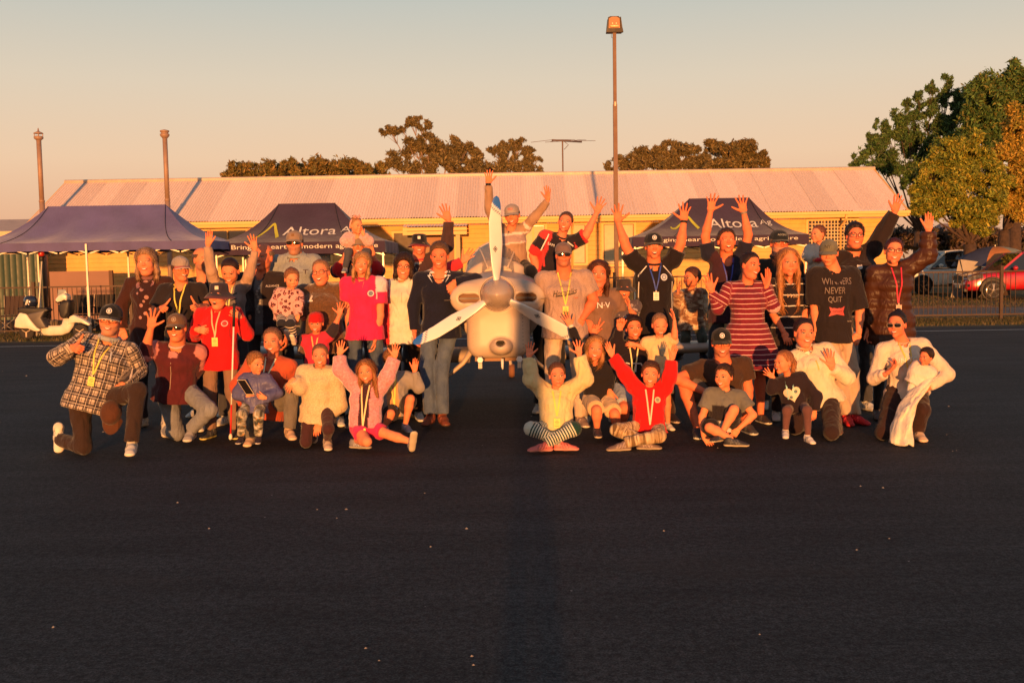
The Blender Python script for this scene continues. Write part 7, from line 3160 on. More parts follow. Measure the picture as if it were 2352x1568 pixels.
person('man in red and black sports jersey and cap with a toddler on his shoulders', 'C', 10.9, 1.82, (560, 268, 118), yaw=5, w=1.05, sex='m', nk=(560, 370), a=[(425, 420, .2), (478, 340, -.6), (515, 275), 'flat', UPP], b=[(690, 420, .2), (650, 330, -.4), (628, 270), 'flat', UPP],
       hair=('short', {}), hc=(.08, .04, .03), hat=('cap', (.25, .17, .12), {}), face='smile', top=(.03, .02, .025), tcol=blk((lambda r, x, y, z, t: (r > 0) & (t < .22), (.5, .012, .015)), (lambda r, x, y, z, t: (r == 0) & (np.abs(x) > .06) & (z > .6), (.5, .012, .015)), (lambda r, x, y, z, t: (r == 0) & (z < .62), (.25, .24, .25))), sl='tq', col=('polo', (.03, .02, .025)),
       tname='sports_jersey', skin=(.66, .32, .22))

person('toddler with pink hair bow in fluffy pink jacket sitting on a man\'s shoulders', 'C', 10.86, .86, (548, 142, 108), yaw=42, pit=6, kid=1, sex='f', nk=(545, 205), pv=(550, 300, .3), a=[(480, 235, -.3), (540, 225, -.6), (570, 195), 'relax', BACK], b=[(625, 235, -.3), (595, 200, -.4), (578, 165), 'relax', BACK],
       legs={'a': [(500, 300, -.9), (480, 400, -.2), 0], 'b': [(610, 300, -.9), (625, 400, -.2), 0]}, hair=('tight', {'bun': (0.04, .0, .125, .022), 'amp': .004}), hc=(.45, .24, .12), face='neutral', top=(.78, .42, .42), tk='fleece', thick=.03, hem=.05, bot=(.06, .06, .08), bk='plain', shoe=(.25, .26, .28), tname='fluffy_jacket', skin=(.74, .42, .30),
       extra=lambda info: bow(info))


# --- centre and right of the group
def band(info, side, c):
    A = info['arms'][side]
    d = nrm(A['w'] - A['e'])
    m = MB()
    r = .0185 * info['H']
    p = A['w'] + info['inv'] + d * .004
    m.tube([p - d * .012, p + d * .012], r, 14, c)
    link('wristband', m.me('wristband', True), info['root'], plain_attr())


PINKSK = (.70, .38, .28)
person('woman in white zip jacket with red lining, round glasses and dark bobbed hair', 'C', 10.32, 1.64, (840, 395, 148), yaw=2, rol=4, w=1.1, sex='f', nk=(835, 485), a=[(748, 640, .2), (742, 790, -.2), (745, 830)], b=[('D', 250, 745, .95), ('D', 380, 690, .2), ('D', 455, 615), 'open', UPP],
       hair=('curly', {'L': .07, 'fringe': .012, 'w': 1.0}), hc=(.045, .022, .014), glass=('round', (.03, .01, .01)), face='smile', top=(.74, .66, .56), tcol=blk((lambda r, x, y, z, t: (r == 1) | ((r == 2) & (t > .3)), (.62, .03, .04)), (lambda r, x, y, z, t: (r == 0) & (x < -.082), (.62, .03, .04))),
       thick=.024, hem=.10, col=('high', (.74, .68, .58)), bot=(.035, .018, .012), prints=[('line', [(0, .55), (0, 1.0)], .006, (.45, .36, .30))], tname='zip_jacket', skin=PINKSK)

person('man in black bucket hat and glasses raising his left arm behind the group', 'C', 10.8, 1.82, (935, 258, 135), yaw=4, sex='m', nk=(930, 350), a='down', b=[('D', 290, 590, -.1), ('D', 298, 440, .1), ('D', 265, 322), 'open', UPP], hair=('short', {}), hc=(.1, .06, .04),
       hat=('bucket', (.014, .012, .018), {'emb': ((.7, .7, .66), 0), 'edge': (.30, .02, .03)}), glass=('clear', (.3, .2, .15)), face='grin', top=(.06, .028, .028), thick=.02, col=('polo', (.5, .05, .06)), prints=[('poly', [(-.03, .95), (.03, .95), (0, .75)], (.45, .40, .34))], tname='jacket', skin=(.70, .32, .25))

person('older man in navy v-neck jumper and jeans leaning his arm on the aircraft', 'D', 9.95, 1.84, (242, 650, 165), yaw=-4, pit=12, w=1.06, sex='m', nk=(242, 762), a=[(85, 950, .2), (88, 1110, -.2), (98, 1185), 'relax', (.9, -.2, 0)], b=[(465, 800, -.3), (335, 812, -.2), (287, 905), 'relax', BACK],
       legs={'a': [(165, 1330, -.1), ('C', 1000, 1300, .1), -12], 'b': [(255, 1335, -.1), ('C', 1078, 1300, .1), 14]}, hair=('short', {'amp': .005}), hc=(.15, .085, .05), face='smile', top=(.008, .009, .026), tk='knit', hem=.06, thick=.014, col=('v', (.008, .009, .026)), bot=(.07, .10, .17), bk='denim', shoe=(.20, .05, .02), sole=(.06, .03, .02),
       prints=[('poly', [(-.056, 1.05), (-.016, 1.06), (.0, .90), (-.034, .84), (-.060, .97)], (.66, .70, .78)), ('poly', [(.056, 1.05), (.016, 1.06), (.0, .90), (.034, .84), (.060, .97)], (.66, .70, .78))], tname='jumper', bname='jeans', skin=(.68, .30, .21))

person('long haired girl in fluffy pink jacket sitting with arms up and one leg stretched out', 'C', 8.72, 1.26, (610, 1035, 150), yaw=-4, rol=-8, kid=.9, sex='f', nk=(615, 1125), pv=(600, 1385, .1), a=[(452, 1020, -.2), (447, 935, .1), (455, 842), 'open', UPP], b=[(740, 1065, -.2), (783, 950, .1), (797, 843), 'open', UPP],
       legs={'a': [(615, 1462, -.9), (545, 1455, .8), 70, 0], 'b': [(765, 1425, -.5), (885, 1462, -.2), 20, -62]}, hair=('long', {'L': .26, 'w': .95, 'yf': .012, 'amp': .006}), hc=(.38, .17, .06), face='smile', top=(.75, .30, .34), tk='fleece', thick=.034, hem=-.01,
       tcol=blk((lambda r, x, y, z, t: (r == 0) & (np.abs(x) < .035) & (y > 0), (.05, .012, .02))), bot=(.72, .03, .13), bl='short', bname='shorts', lany=((.85, .6, .3), YB, .05), shoe=(.20, .19, .20), sole=(.50, .42, .30), tname='fluffy_jacket', skin=(.72, .40, .28))

person('boy in grey hooded top over an orange t-shirt crouching with one hand raised', 'C', 9.35, 1.22, (768, 968, 138), yaw=8, kid=.9, nk=(775, 1055), pv=(795, 1285, .2), a=[(705, 1130, .2), (700, 1200, 0), (720, 1250)], b=[(932, 1130, -.2), (905, 1035, -.1), (915, 952), 'flat', UPP],
       legs={'a': [(760, 1290, -.9), (720, 1370, .2), -10], 'b': [(880, 1200, -.85), (850, 1355, .3), 24]}, hair=('mop', {'fringe': .010}), hc=(.32, .16, .07), face='smile', top=(.28, .25, .23), tcol=blk((lambda r, x, y, z, t: (r == 0) & (np.abs(x + .01) < .045) & (y > 0), (.60, .30, .12))), thick=.02, hem=.03, bot=(.03, .02, .02), bl='shorts', bname='shorts',
       lany=(YL, (.66, .7, .72), .18), shoe=(.22, .24, .28), sole=(.6, .55, .5), tname='hooded_top', skin=(.70, .36, .24))

person('boy in grey cap and striped tan top kneeling on the aircraft with both arms up', 'D', 10.75, 1.50, (688, 405, 135), yaw=-10, rol=-6, pit=6, kid=.4, nk=(680, 495), pv=(705, 720, 0), a=[(548, 370, -.1), (540, 195, .1), (545, 62), 'open', UPP], b=[(812, 430, -.2), (905, 315, -.1), (905, 205), 'open', (-.6, -.7, 0)],
       legs={'a': [(650, 790, -.6), (700, 880, .6), 0], 'b': [(800, 745, -.8), (850, 830, .5), 0]}, hair=('short', {}), hc=(.04, .025, .02), hat=('cap', (.33, .27, .25), {'emb': ('text', 'RED', (.5, .03, .03), .024), 'brim': (.30, .24, .22)}), face='grin', top=(.36, .22, .14), hem=.05,
       tcol=blk((lambda r, x, y, z, t: (z > .62) & (z < .92) & (r == 0), (.72, .56, .50)), (lambda r, x, y, z, t: (z > .66) & (z < .86) & (r == 0), (.38, .26, .24)), (lambda r, x, y, z, t: (r == 2) & (t > .05) & (t < .16), (.66, .54, .48))), bot=(.010, .009, .012), tname='striped_top', skin=(.68, .33, .22),
       extra=lambda i: band(i, 'a', BK))

person('young woman in black and red sports polo leaning over the wing with one arm up', 'D', 10.72, 1.70, (1012, 448, 132), yaw=-8, rol=14, sex='f', nk=(985, 540), pv=(905, 770, .2), ty=6, a=[(815, 650, .1), (852, 790, -.2), (870, 850)], b=[('E', 438, 330, -.1), ('E', 497, 208, -.1), ('E', 530, 130), 'wide', UPP],
       hair=('tight', {'tails': [[(0, -.09, .02, .03), (.03, -.06, -.09, .022), (.05, -.02, -.13, .014)]], 'amp': .005}), hc=(.12, .06, .04), face='grin', top=(.018, .012, .018), sl='el', tcol=blk((lambda r, x, y, z, t: (r > 0) & (t > .28), (.62, .03, .03)), (lambda r, x, y, z, t: (r == 0) & (np.abs(x + .075) < .012), (.55, .04, .04)), (lambda r, x, y, z, t: (r > 0) & (t < .05), (.62, .05, .05))),
       col=('polo', (.02, .012, .018)), prints=[('text', 'SAM', -.055, .78, .026, (.8, .76, .72), 1.0), ('line', [(-.085, 1.0), (-.10, .55)], .012, (.75, .7, .68)), ('line', [(.03, .98), (.085, .90)], .012, (.75, .7, .68)), ('line', [(-.09, .6), (-.05, .2)], .02, (.55, .04, .04))], hem=.06, bot=(.015, .015, .02), tname='polo_shirt', skin=(.72, .34, .26))

person('man in light grey t-shirt, cap and sunglasses with hands clasped in front of cream trousers', 'D', 9.8, 1.80, (1000, 645, 148), yaw=2, w=1.2, sex='m', nk=(1005, 762), a=[('E', 262, 660, .1), ('E', 355, 755, -.7), ('E', 405, 800), 'relax', BACK], b=[('E', 482, 690, .1), ('E', 420, 790, -.7), ('E', 385, 850), 'relax', BACK],
       hair=('buzz', {}), hc=(.1, .06, .04), hat=('cap', (.17, .105, .10), {}), glass=SUNG, face='neutral', beard=(.40, .17, .10), top=(.44, .30, .25), tk='heather', sl='short', hem=.06, thick=.016, bot=(.62, .46, .34), bk='plain', bname='trousers', lany=(YL, YB, .42), shoe=(.3, .2, .15), tname='t_shirt', skin=(.68, .27, .18),
       prints=[('text', 'Horntalks', 0, .66, .055, (.03, .03, .025), .72, .35, 8), ('line', [(-.05, .58), (.0, .595), (.055, .64)], .010, (.03, .03, .025)), ('text', 'YEAR', .055, .55, .014, (.55, .12, .06)), ('text', 'ALTO CREST', -.0, .77, .016, (.20, .13, .10), .8)], fold=1.2)

person('girl with long dark brown hair in brown grey t-shirt making a peace sign', 'E', 9.93, 1.62, (510, 545, 155), yaw=-4, rol=2, w=1.2, sex='f', nk=(510, 640), a=[(455, 800, -.3), (478, 878, -.5), (508, 815), 'peace', UPP], b=[(630, 745, .2), (610, 860, 0), (610, 900)], hair=('long', {'L': .25, 'yf': -.005, 'w': .95}), hc=(.10, .035, .018), face='frown',
       top=(.20, .115, .085), sl='el', hem=.08, bot=(.25, .15, .10), lany=None, prints=[('text', 'N·V', .02, .72, .055, (.8, .75, .7))], tname='t_shirt', skin=(.68, .30, .22))

person('small child in dark bucket hat with mouth wide open and a hand at the cheek', 'E', 10.0, 1.18, (652, 628, 118), yaw=-6, kid=1, a='down', b=[(700, 770, -.2), (680, 730, -.6), (672, 668), 'flat', (-1, -.3, 0)], hair=('short', {}), hc=(.25, .13, .06), hat=('bucket', (.05, .035, .035), {}), face='shout', top=(.09, .07, .09),
       tk=('spots', 18, .35, (.35, .28, .30), (.10, .12, .2)), sl='short', tname='t_shirt', skin=(.72, .36, .25))


person('tall older man in black club polo with white piping raising both arms', 'E', 10.12, 1.82, (815, 390, 150), yaw=-2, w=1.08, sex='m', nk=(815, 492), a=[(662, 392, -.1), (620, 262, .1), (612, 170), 'wide', UPP], b=[(965, 375, -.1), (982, 255, .1), (988, 135), 'wide', UPP],
       legs={'a': [(800, 1060, 0), (790, 1380, 0), -8], 'b': [(900, 1150, -.3), (905, 1400, .2), 18]}, hair=('short', {}), hc=(.3, .25, .22), hat=('cap', (.012, .012, .018), {'emb': CLUB}), glass=('thin', (.45, .4, .35)), face='laugh', top=(.013, .008, .010), sl='short', hem=.10, thick=.018, col=('polo', (.013, .008, .010)), lany=(BLUE, (.80, .76, .66), .50),
       prints=[('line', [(-.045, .98), (-.088, .80), (-.090, .0)], .009, (.72, .68, .66)), ('line', [(.045, .98), (.092, .80), (.095, .0)], .009, (.72, .68, .66)), ('line', [(-.015, .97), (-.010, .82)], .006, (.65, .6, .58)), ('disc', .045, .76, .034, (.62, .64, .70)), ('disc', .045, .76, .024, (.25, .28, .36), .0045), ('disc', .045, .76, .012, (.62, .64, .70), .006)],
       bot=(.045, .018, .012), shoe=(.03, .015, .012), sole=(.55, .45, .4), tname='polo_shirt', skin=(.70, .30, .20), extra=lambda i: band(i, 'b', BK))

person('girl in cream hooded jumper and striped leggings sitting cross-legged with both arms up', 'E', 8.66, 1.30, (280, 1105, 145), yaw=4, rol=-2, kid=.9, sex='f', nk=(275, 1195), pv=(275, 1400, .1), a=[(135, 1125, -.2), (124, 1005, .1), (130, 915), 'open', UPP], b=[(438, 1125, -.2), (402, 995, .1), (395, 905), 'wide', UPP],
       legs={'a': [(135, 1400, -.75), (300, 1475, -.1), 80, 0], 'b': [(375, 1400, -.75), (215, 1480, -.2), -80, 0]}, hair=('tight', {'bun': (0, -.11, .02, .028), 'amp': .004}), hc=(.15, .065, .035), face='frown', top=(.70, .55, .28), thick=.032, hem=.03, col=('hood', (.70, .55, .28)), bot=(.62, .62, .52), bk=('stripe', .022, .5, (.010, .045, .040)), fold=1.5,
       shoe=(.68, .16, .14), sole=(.7, .3, .25), lany=(YL, YB, .34), tname='hooded_jumper', bname='leggings', skin=(.72, .36, .27))

person('fair haired girl in black top and cream shorts crouching with a raised hand', 'E', 9.2, 1.38, (492, 958, 142), yaw=-4, rol=8, kid=.6, sex='f', nk=(497, 1048), pv=(505, 1240, .3), a=[(400, 950, -.2), (358, 835, .1), (312, 745), 'open', UPP], b=[(572, 1120, .1), (570, 1185, -.4), (580, 1230)],
       legs={'a': [(500, 1300, -.95), (500, 1395, .3), 0], 'b': [(600, 1320, -.85), (610, 1400, .3), 10]}, hair=('long', {'L': .12, 'w': .95, 'yf': .0}), hc=(.50, .26, .11), face='grin', top=(.014, .010, .012), sl='long', hem=.02, bot=(.62, .42, .24), bl='shorts', bname='shorts', shoe=(.04, .03, .04), sole=(.6, .5, .4), tname='top', skin=(.72, .36, .26),
       extra=lambda i: band(i, 'a', (.7, .6, .5)))

person('woman with short dark hair in black jumper raising a fist with a yellow lanyard', 'E', 9.62, 1.66, (705, 842, 140), yaw=2, rol=-3, sex='f', nk=(700, 932), pv=(690, 1190, .2), a=[(605, 925, -.1), (628, 850, -.2), (632, 770), 'fist', UPP], b=[(780, 1050, .2), (770, 1150, 0), (770, 1190)],
       legs={'a': [(650, 1290, -.9), (640, 1400, .4), 0], 'b': [(760, 1290, -.9), (760, 1400, .4), 0]}, hair=('short', {'amp': .005, 'fringe': .004}), hc=(.028, .012, .010), face='grin', top=(.014, .008, .012), hem=.03, col=('high', (.014, .008, .012)), lany=((.8, .7, .3), (.6, .65, .6), .30), bot=(.34, .40, .48), bk='denim', bl='shorts', bname='shorts',
       prints=[('text', 'C', -.045, .52, .085, (.62, .60, .60)), ('text', 'T', .012, .52, .085, (.62, .60, .60)), ('text', 'Y', .055, .52, .085, (.62, .60, .60))], shoe=(.05, .04, .04), tname='jumper', skin=(.70, .32, .22))

person('small boy with cropped hair in pale yellow t-shirt, head bowed, one arm straight up', 'E', 9.5, 1.10, (848, 825, 132), pit=14, rol=-2, kid=1, nk=(845, 905), a=[(765, 950, .1), (715, 935, -.2), (680, 930), 'relax', BACK], b=[(932, 890, -.2), (930, 800, .1), (918, 735), 'flat', (-1, -.2, 0)], hair=('buzz', {}), hc=(.34, .20, .12), face='laugh', top=(.74, .50, .26), sl='short', thick=.02, hem=.10,
       prints=[('disc', .02, .62, .034, (.35, .36, .28)), ('disc', .02, .62, .022, (.62, .48, .30), .0045)], bot=(.1, .09, .09), bl='shorts', bname='shorts', tname='t_shirt', skin=(.74, .38, .28))

person('boy in bright red jumper and camouflage trousers sitting cross-legged with arms up', 'E', 8.74, 1.30, (797, 1098, 145), yaw=-8, rol=4, kid=.9, nk=(790, 1188), pv=(790, 1400, .1), ty=-4, a=[(650, 1085, -.2), (588, 1000, .0), (545, 912), 'flat', (.3, -1, 0)], b=[(905, 1110, -.2), (915, 1020, .0), (940, 915), 'flat', (.3, -1, 0)],
       legs={'a': [(610, 1405, -.75), (760, 1470, -.1), 80, 0], 'b': [(845, 1440, -.8), (650, 1478, -.2), -80, 0]}, hair=('short', {'fringe': .010}), hc=(.10, .045, .025), face='smile', top=(.70, .010, .010), thick=.028, hem=.02, fold=1.4, lany=((.8, .55, .4), None, .12), bot=(.3, .2, .1), bk=('camo', 20, ((.20, .12, .05), (.38, .24, .12), (.50, .36, .20), (.60, .46, .28), (.16, .09, .04))),
       prints=[('disc', .05, .76, .026, (.62, .5, .3)), ('disc', .05, .76, .016, (.3, .3, .2), .0045)], shoe=(.18, .12, .10), sole=(.5, .4, .3), tname='jumper', skin=(.74, .38, .27))

person('boy in brown and cream camouflage jacket looking sideways while standing on the wing', 'F', 11.45, 1.30, (288, 567, 120), yaw=-58, kid=1, nk=(275, 645), pv=(285, 815, 0), ty=-15, a=[(212, 700, -.2), (210, 650, -.6), (215, 590), 'flat', (1, -.3, 0)], b=[(345, 700, .1), (345, 760, 0), (340, 800)],
       legs={'a': [(255, 900, -.3), (218, 990, .2), -20], 'b': [(345, 900, -.3), (350, 985, .2), 5]}, hair=('short', {'fringe': .006}), hc=(.10, .04, .025), face='smile', top=(.4, .3, .2), tk=('camo', 9, ((.22, .10, .05), (.30, .15, .08), (.55, .38, .24), (.70, .56, .40), (.16, .07, .04))), thick=.03, bot=(.075, .085, .065), shoe=(.03, .06, .15), sole=(.5, .5, .5), tname='jacket', skin=(.70, .34, .24))

person('laughing man in navy polo with blue lanyard and both arms raised straight', 'F', 10.65, 1.84, (480, 362, 142), pit=-6, sex='m', nk=(478, 462), a=[(362, 335, -.1), (390, 200, .1), (407, 85), 'wide', UPP], b=[(600, 325, -.1), (577, 208, .1), (553, 78), 'wide', UPP], hair=('short', {'amp': .004}), hc=(.07, .035, .025), face='laugh', top=(.012, .012, .032), sl='short', tcol=blk((lambda r, x, y, z, t: (r == 0) & (x < .01), (.045, .014, .024))),
       lany=((.04, .06, .42), WB, .40), hem=.08, tname='polo_shirt', skin=(.70, .30, .20), extra=lambda i: band(i, 'b', (.25, .2, .15)))

person('smiling woman in maroon dress with pale stripes, hands raised and head turned', 'F', 9.8, 1.70, (612, 497, 150), yaw=26, rol=8, w=1.15, sex='f', nk=(595, 597), a=[(432, 735, -.1), (400, 640, -.3), (368, 552), 'open', UPP], b=[(742, 725, -.1), (700, 615, -.4), (715, 540), 'flat', (-.8, -.5, 0)],
       hair=('tight', {'bun': (0, -.11, .03, .03)}), hc=(.030, .014, .014), face='grin', top=(.17, .014, .032), tk=('stripe', .048, .17, (.70, .38, .36)), thick=.014, hem=.02, dress=(.52, .30), bot=None, shoe=(.04, .03, .03), tname='striped_bodice', skin=(.70, .30, .21), fold=.5,
       prints=[('poly', [(-.03, .97), (.02, .97), (.015, .84), (-.02, .84)], (.012, .010, .014))])

person('man with grey beard, dark cap and glasses in a dark jacket at the back', 'F', 10.75, 1.78, (772, 375, 150), yaw=3, rol=3, w=1.1, sex='m', nk=(765, 475), hair=('short', {}), hc=(.2, .15, .13), hat=('cap', (.012, .016, .024), {'emb': ('text', 'ACCENT', (.45, .45, .42), .016)}), glass=('clear', (.3, .05, .04)), face='neutral', beard=(.45, .30, .25),
       top=(.035, .025, .020), thick=.022, col=('high', (.035, .025, .020)), prints=[('line', [(.0, .96), (-.004, .6)], .03, (.02, .02, .06)), ('line', [(.02, .96), (.014, .6)], .006, (.5, .45, .4))], tname='jacket', skin=(.66, .29, .21))

person('man in brown t-shirt, black cap and glasses squatting with arms over his bare knees', 'F', 9.22, 1.80, (452, 925, 160), yaw=-6, rol=-2, pit=6, w=1.08, sex='m', nk=(460, 1035), pv=(470, 1260, .3), a=[(205, 1125, -.6), (355, 1195, -.5), (400, 1225), 'relax', BACK], b=[(600, 1180, .1), (592, 1310, -.3), (590, 1375), 'relax', BACK],
       legs={'a': [(235, 1130, -.75), (320, 1400, .4), -10], 'b': [(560, 1270, -.9), (590, 1370, .4), 10]}, hair=('short', {}), hc=(.09, .04, .03), hat=('cap', (.012, .012, .014), {'emb': CLUB}), glass=('clear', (.1, .04, .03)), face='grin', beard=(.42, .19, .12), top=(.055, .026, .015), sl='short', thick=.018, hem=.04, bot=(.14, .10, .08), bl='shorts', bname='shorts',
       shoe=(.05, .05, .05), sole=(.6, .6, .55), tname='t_shirt', skin=(.70, .30, .20))

person('boy in grey and black t-shirt sitting with one knee up and looking aside', 'F', 8.62, 1.26, (465, 1113, 142), yaw=-34, kid=.9, nk=(475, 1200), pv=(455, 1395, .1), ty=-6, a=[(345, 1335, -.2), (352, 1440, -.3), (375, 1470), 'relax', BACK], b=[(628, 1325, -.3), (548, 1400, -.5), (515, 1445), 'relax', BACK],
       legs={'a': [(385, 1395, -.7), (505, 1455, -.1), 75, 0], 'b': [(522, 1295, -.7), (455, 1425, -.1), -50]}, hair=('short', {}), hc=(.06, .03, .02), face='grin', top=(.15, .145, .13), sl='short', tcol=blk((lambda r, x, y, z, t: (r == 0) & (z < .62), (.022, .016, .018)), (lambda r, x, y, z, t: (r == 0) & (z < .20), (.6, .55, .5))), thick=.018, hem=.02, bot=(.015, .012, .015), bl='shorts', bname='shorts',
       shoe=(.03, .03, .035), sole=(.6, .5, .35), tname='t_shirt', skin=(.74, .40, .27))

person('girl with very long blonde hair in black t-shirt with thin white stripes', 'G', 9.95, 1.62, (230, 482, 160), yaw=2, sex='f', nk=(235, 580), a=[(150, 765, .1), (205, 865, -.5), (232, 925), 'relax', BACK], b=[(335, 740, .1), (285, 850, -.5), (240, 905), 'relax', BACK], hair=('long', {'L': .36, 'w': .95, 'yf': .022, 'amp': .006}), hc=(.50, .24, .10), face='neutral', top=(.016, .010, .014),
       tk=('stripe', .105, .09, (.70, .62, .56)), sl='el', hem=.06, bot=(.03, .02, .02), prints=[('text', 'Wild', 0, .68, .035, (.55, .35, .2), 1.2, .3)], tname='t_shirt', skin=(.70, .34, .25))

person('little girl with long ponytail in black hooded top with a heart, waving one hand', 'G', 8.76, 1.06, (205, 1035, 138), yaw=-62, kid=1, sex='f', nk=(232, 1120), pv=(275, 1285, .2), ty=-12, a=[(140, 1180, -.2), (150, 1120, -.2), (72, 1052), 'wide', UPP], b=[(388, 1225, -.1), (378, 1300, -.3), (370, 1348), 'relax', BACK],
       legs={'a': [(225, 1300, -.8), (215, 1410, .1), -14], 'b': [(335, 1300, -.8), (340, 1440, .0), 6]}, hair=('tight', {'tails': [[(0, -.10, .045, .028), (0, -.135, -.02, .030), (.0, -.12, -.12, .018)]], 'amp': .006}), hc=(.40, .17, .07), face='shout', top=(.020, .010, .014), thick=.022, hem=.03, col=('hood', (.020, .010, .014)), bot=(.13, .055, .05), bk='tight', bname='leggings',
       prints=[('poly', [(-.005 + .068 * math.sin(t) ** 3, .50 + .017 * (13 * math.cos(t) - 5 * math.cos(2 * t) - 2 * math.cos(3 * t) - math.cos(4 * t))) for t in np.linspace(0, 2 * PI, 25)[:-1]], (.68, .56, .40)), ('disc', .025, .55, .015, (.10, .16, .16), .006), ('disc', -.02, .40, .013, (.10, .16, .16), .006), ('line', [(-.03, .95), (-.045, .35)], .012, (.35, .65, .6)), ('line', [(.02, .95), (.01, .5)], .012, (.35, .65, .6))], shoe=(.78, .70, .60), sole=(.8, .7, .6), tname='hooded_top', skin=(.74, .38, .26))

person('kneeling woman in white half-zip fleece with dark hair waving her left hand', 'G', 9.25, 1.70, (318, 870, 165), yaw=2, rol=2, w=1.2, sex='f', nk=(325, 968), pv=(400, 1230, .3), a=[(215, 1080, .1), (215, 1190, -.3), (230, 1250)], b=[(562, 1120, -.2), (475, 1065, -.7), (452, 965), 'open', UPP],
       legs={'a': [(270, 1400, 'g'), (330, 1400, .9), 0, 50], 'b': [(470, 1430, 'g'), (500, 1400, .9), 0, 50]}, hair=('tight', {'bun': (0, -.12, .0, .035)}), hc=(.025, .010, .012), face='grin', top=(.72, .60, .44), tk='plain', thick=.018, hem=.04, fold=.9, col=('high', (.72, .62, .48)), bot=(.030, .014, .014), prints=[('line', [(.01, .98), (.012, .58)], .012, (.65, .42, .12)), ('poly', [(-.04, .98), (.03, .98), (.0, .86)], (.80, .74, .66))], shoe=(.1, .05, .05), tname='fleece', skin=(.72, .36, .27))

person('teenager in grey green cap, black slogan t-shirt and beige track pants with red shoes', 'G', 9.8, 1.76, (455, 428, 145), yaw=-22, pit=12, nk=(480, 525), a=[(378, 720, .1), (386, 860, -.1), (385, 910)], b=[(628, 750, .1), (622, 870, -.3), (600, 925), 'relax', BACK],
       legs={'a': [(520, 1110, -.1), (555, 1330, .1), -6], 'b': [(590, 1120, 0), (600, 1330, .2), 24]}, hair=('short', {}), hc=(.10, .05, .03), hat=('cap', (.155, .145, .105), {'emb': ('text', 'NY', (.02, .02, .02), .030)}), face='neutral', top=(.018, .011, .012), sl='el', thick=.026, hem=.11,
       prints=[('text', 'WINNERS', 0, .80, .062, (.20, .15, .14), .72), ('text', 'NEVER', -.012, .62, .062, (.20, .15, .14), .72), ('text', 'QUIT', -.012, .44, .062, (.20, .15, .14), .74), ('poly', [(-.042, .30), (.0, .27), (.04, .31), (.032, .21), (.04, .13), (-.002, .16), (-.045, .12), (-.033, .20)], (.50, .05, .05)), ('text', 'TAPOUT', 0, .215, .016, (.03, .01, .01), 1.0), ('text', 'PROFEEL', .07, .02, .010, (.5, .4, .3))],
       bot=(.52, .36, .25), bname='track_pants', shoe=(.55, .015, .020), sole=(.5, .02, .02), tname='t_shirt', skin=(.72, .37, .26), col=None)


def xt_red(info):
    A = info['arms']['a']
    p = A['w'] + A['dir'] * .05
    m = MB().tube([(-.045, -.03, 0), (-.02, -.035, .012), (.02, -.035, .012), (.05, -.03, -.004)], [.008, .020, .020, .010], 8, (.55, .01, .02))
    o = m.build('toy', plain_attr(), None, True, loc=tuple(p))
    tag(o, 'small red toy held by the toddler in the pale hooded jacket', 'toy')


person('toddler in pale hooded jacket carried at the back, looking left, hair in a bun', 'G', 10.35, .92, (397, 325, 105), yaw=-60, kid=1, sex='f', nk=(400, 395), pv=(395, 545, 0), a=[(335, 445, -.2), (370, 465, -.5), (395, 470), 'relax', BACK], b=[(440, 460, -.2), (415, 475, -.5), (395, 478), 'relax', BACK], legs={'a': [(350, 560, -.8), (350, 630, .2), 0], 'b': [(430, 560, -.8), (430, 630, .2), 0]},
       hair=('tight', {'bun': (0, -.10, .05, .032), 'amp': .006}), hc=(.20, .08, .05), face='neutral', top=(.56, .52, .46), thick=.026, hem=.06, bot=(.5, .45, .4), tname='hooded_jacket', skin=(.74, .40, .30), extra=xt_red)

person('dark haired man in glasses and black jacket stretching his left arm high', 'G', 10.5, 1.82, (600, 332, 148), yaw=-4, rol=2, w=1.25, sex='m', nk=(592, 430), a='down', b=[('H', 245, 300, .1), ('H', 302, 205, .0), ('H', 345, 48), 'open', UPP], hair=('short', {}), hc=(.025, .012, .012), glass=GL, face='grin', top=(.022, .012, .012), thick=.028, col=('high', (.022, .012, .012)),
       prints=[('disc', .0, .74, .028, (.75, .68, .62))], tname='jacket', skin=(.70, .30, .22))

person('woman in brown puffer coat and glasses with dark red hair raising her left arm', 'H', 9.92, 1.70, (297, 418, 148), yaw=-10, rol=6, w=1.05, sex='f', nk=(290, 515), a=[(175, 700, .2), (160, 840, -.1), (165, 890)], b=[(485, 440, 0), (490, 305, .1), (500, 180), 'flat', (-.5, -.8, 0)], hair=('tight', {'bun': (0, -.06, .08, .045), 'amp': .005}), hc=(.075, .012, .016), glass=('clear', (.012, .01, .01)), face='smile',
       top=(.060, .022, .012), tk='shiny', thick=.040, hem=.15, col=('hood', (.050, .018, .010)), bot=(.012, .009, .010), bk='tight', shoe=(.12, .09, .08), sole=(.05, .04, .04), lany=((.62, .02, .06), (.72, .42, .34), .30), tname='puffer_coat', skin=(.72, .36, .27), fold=1.6)


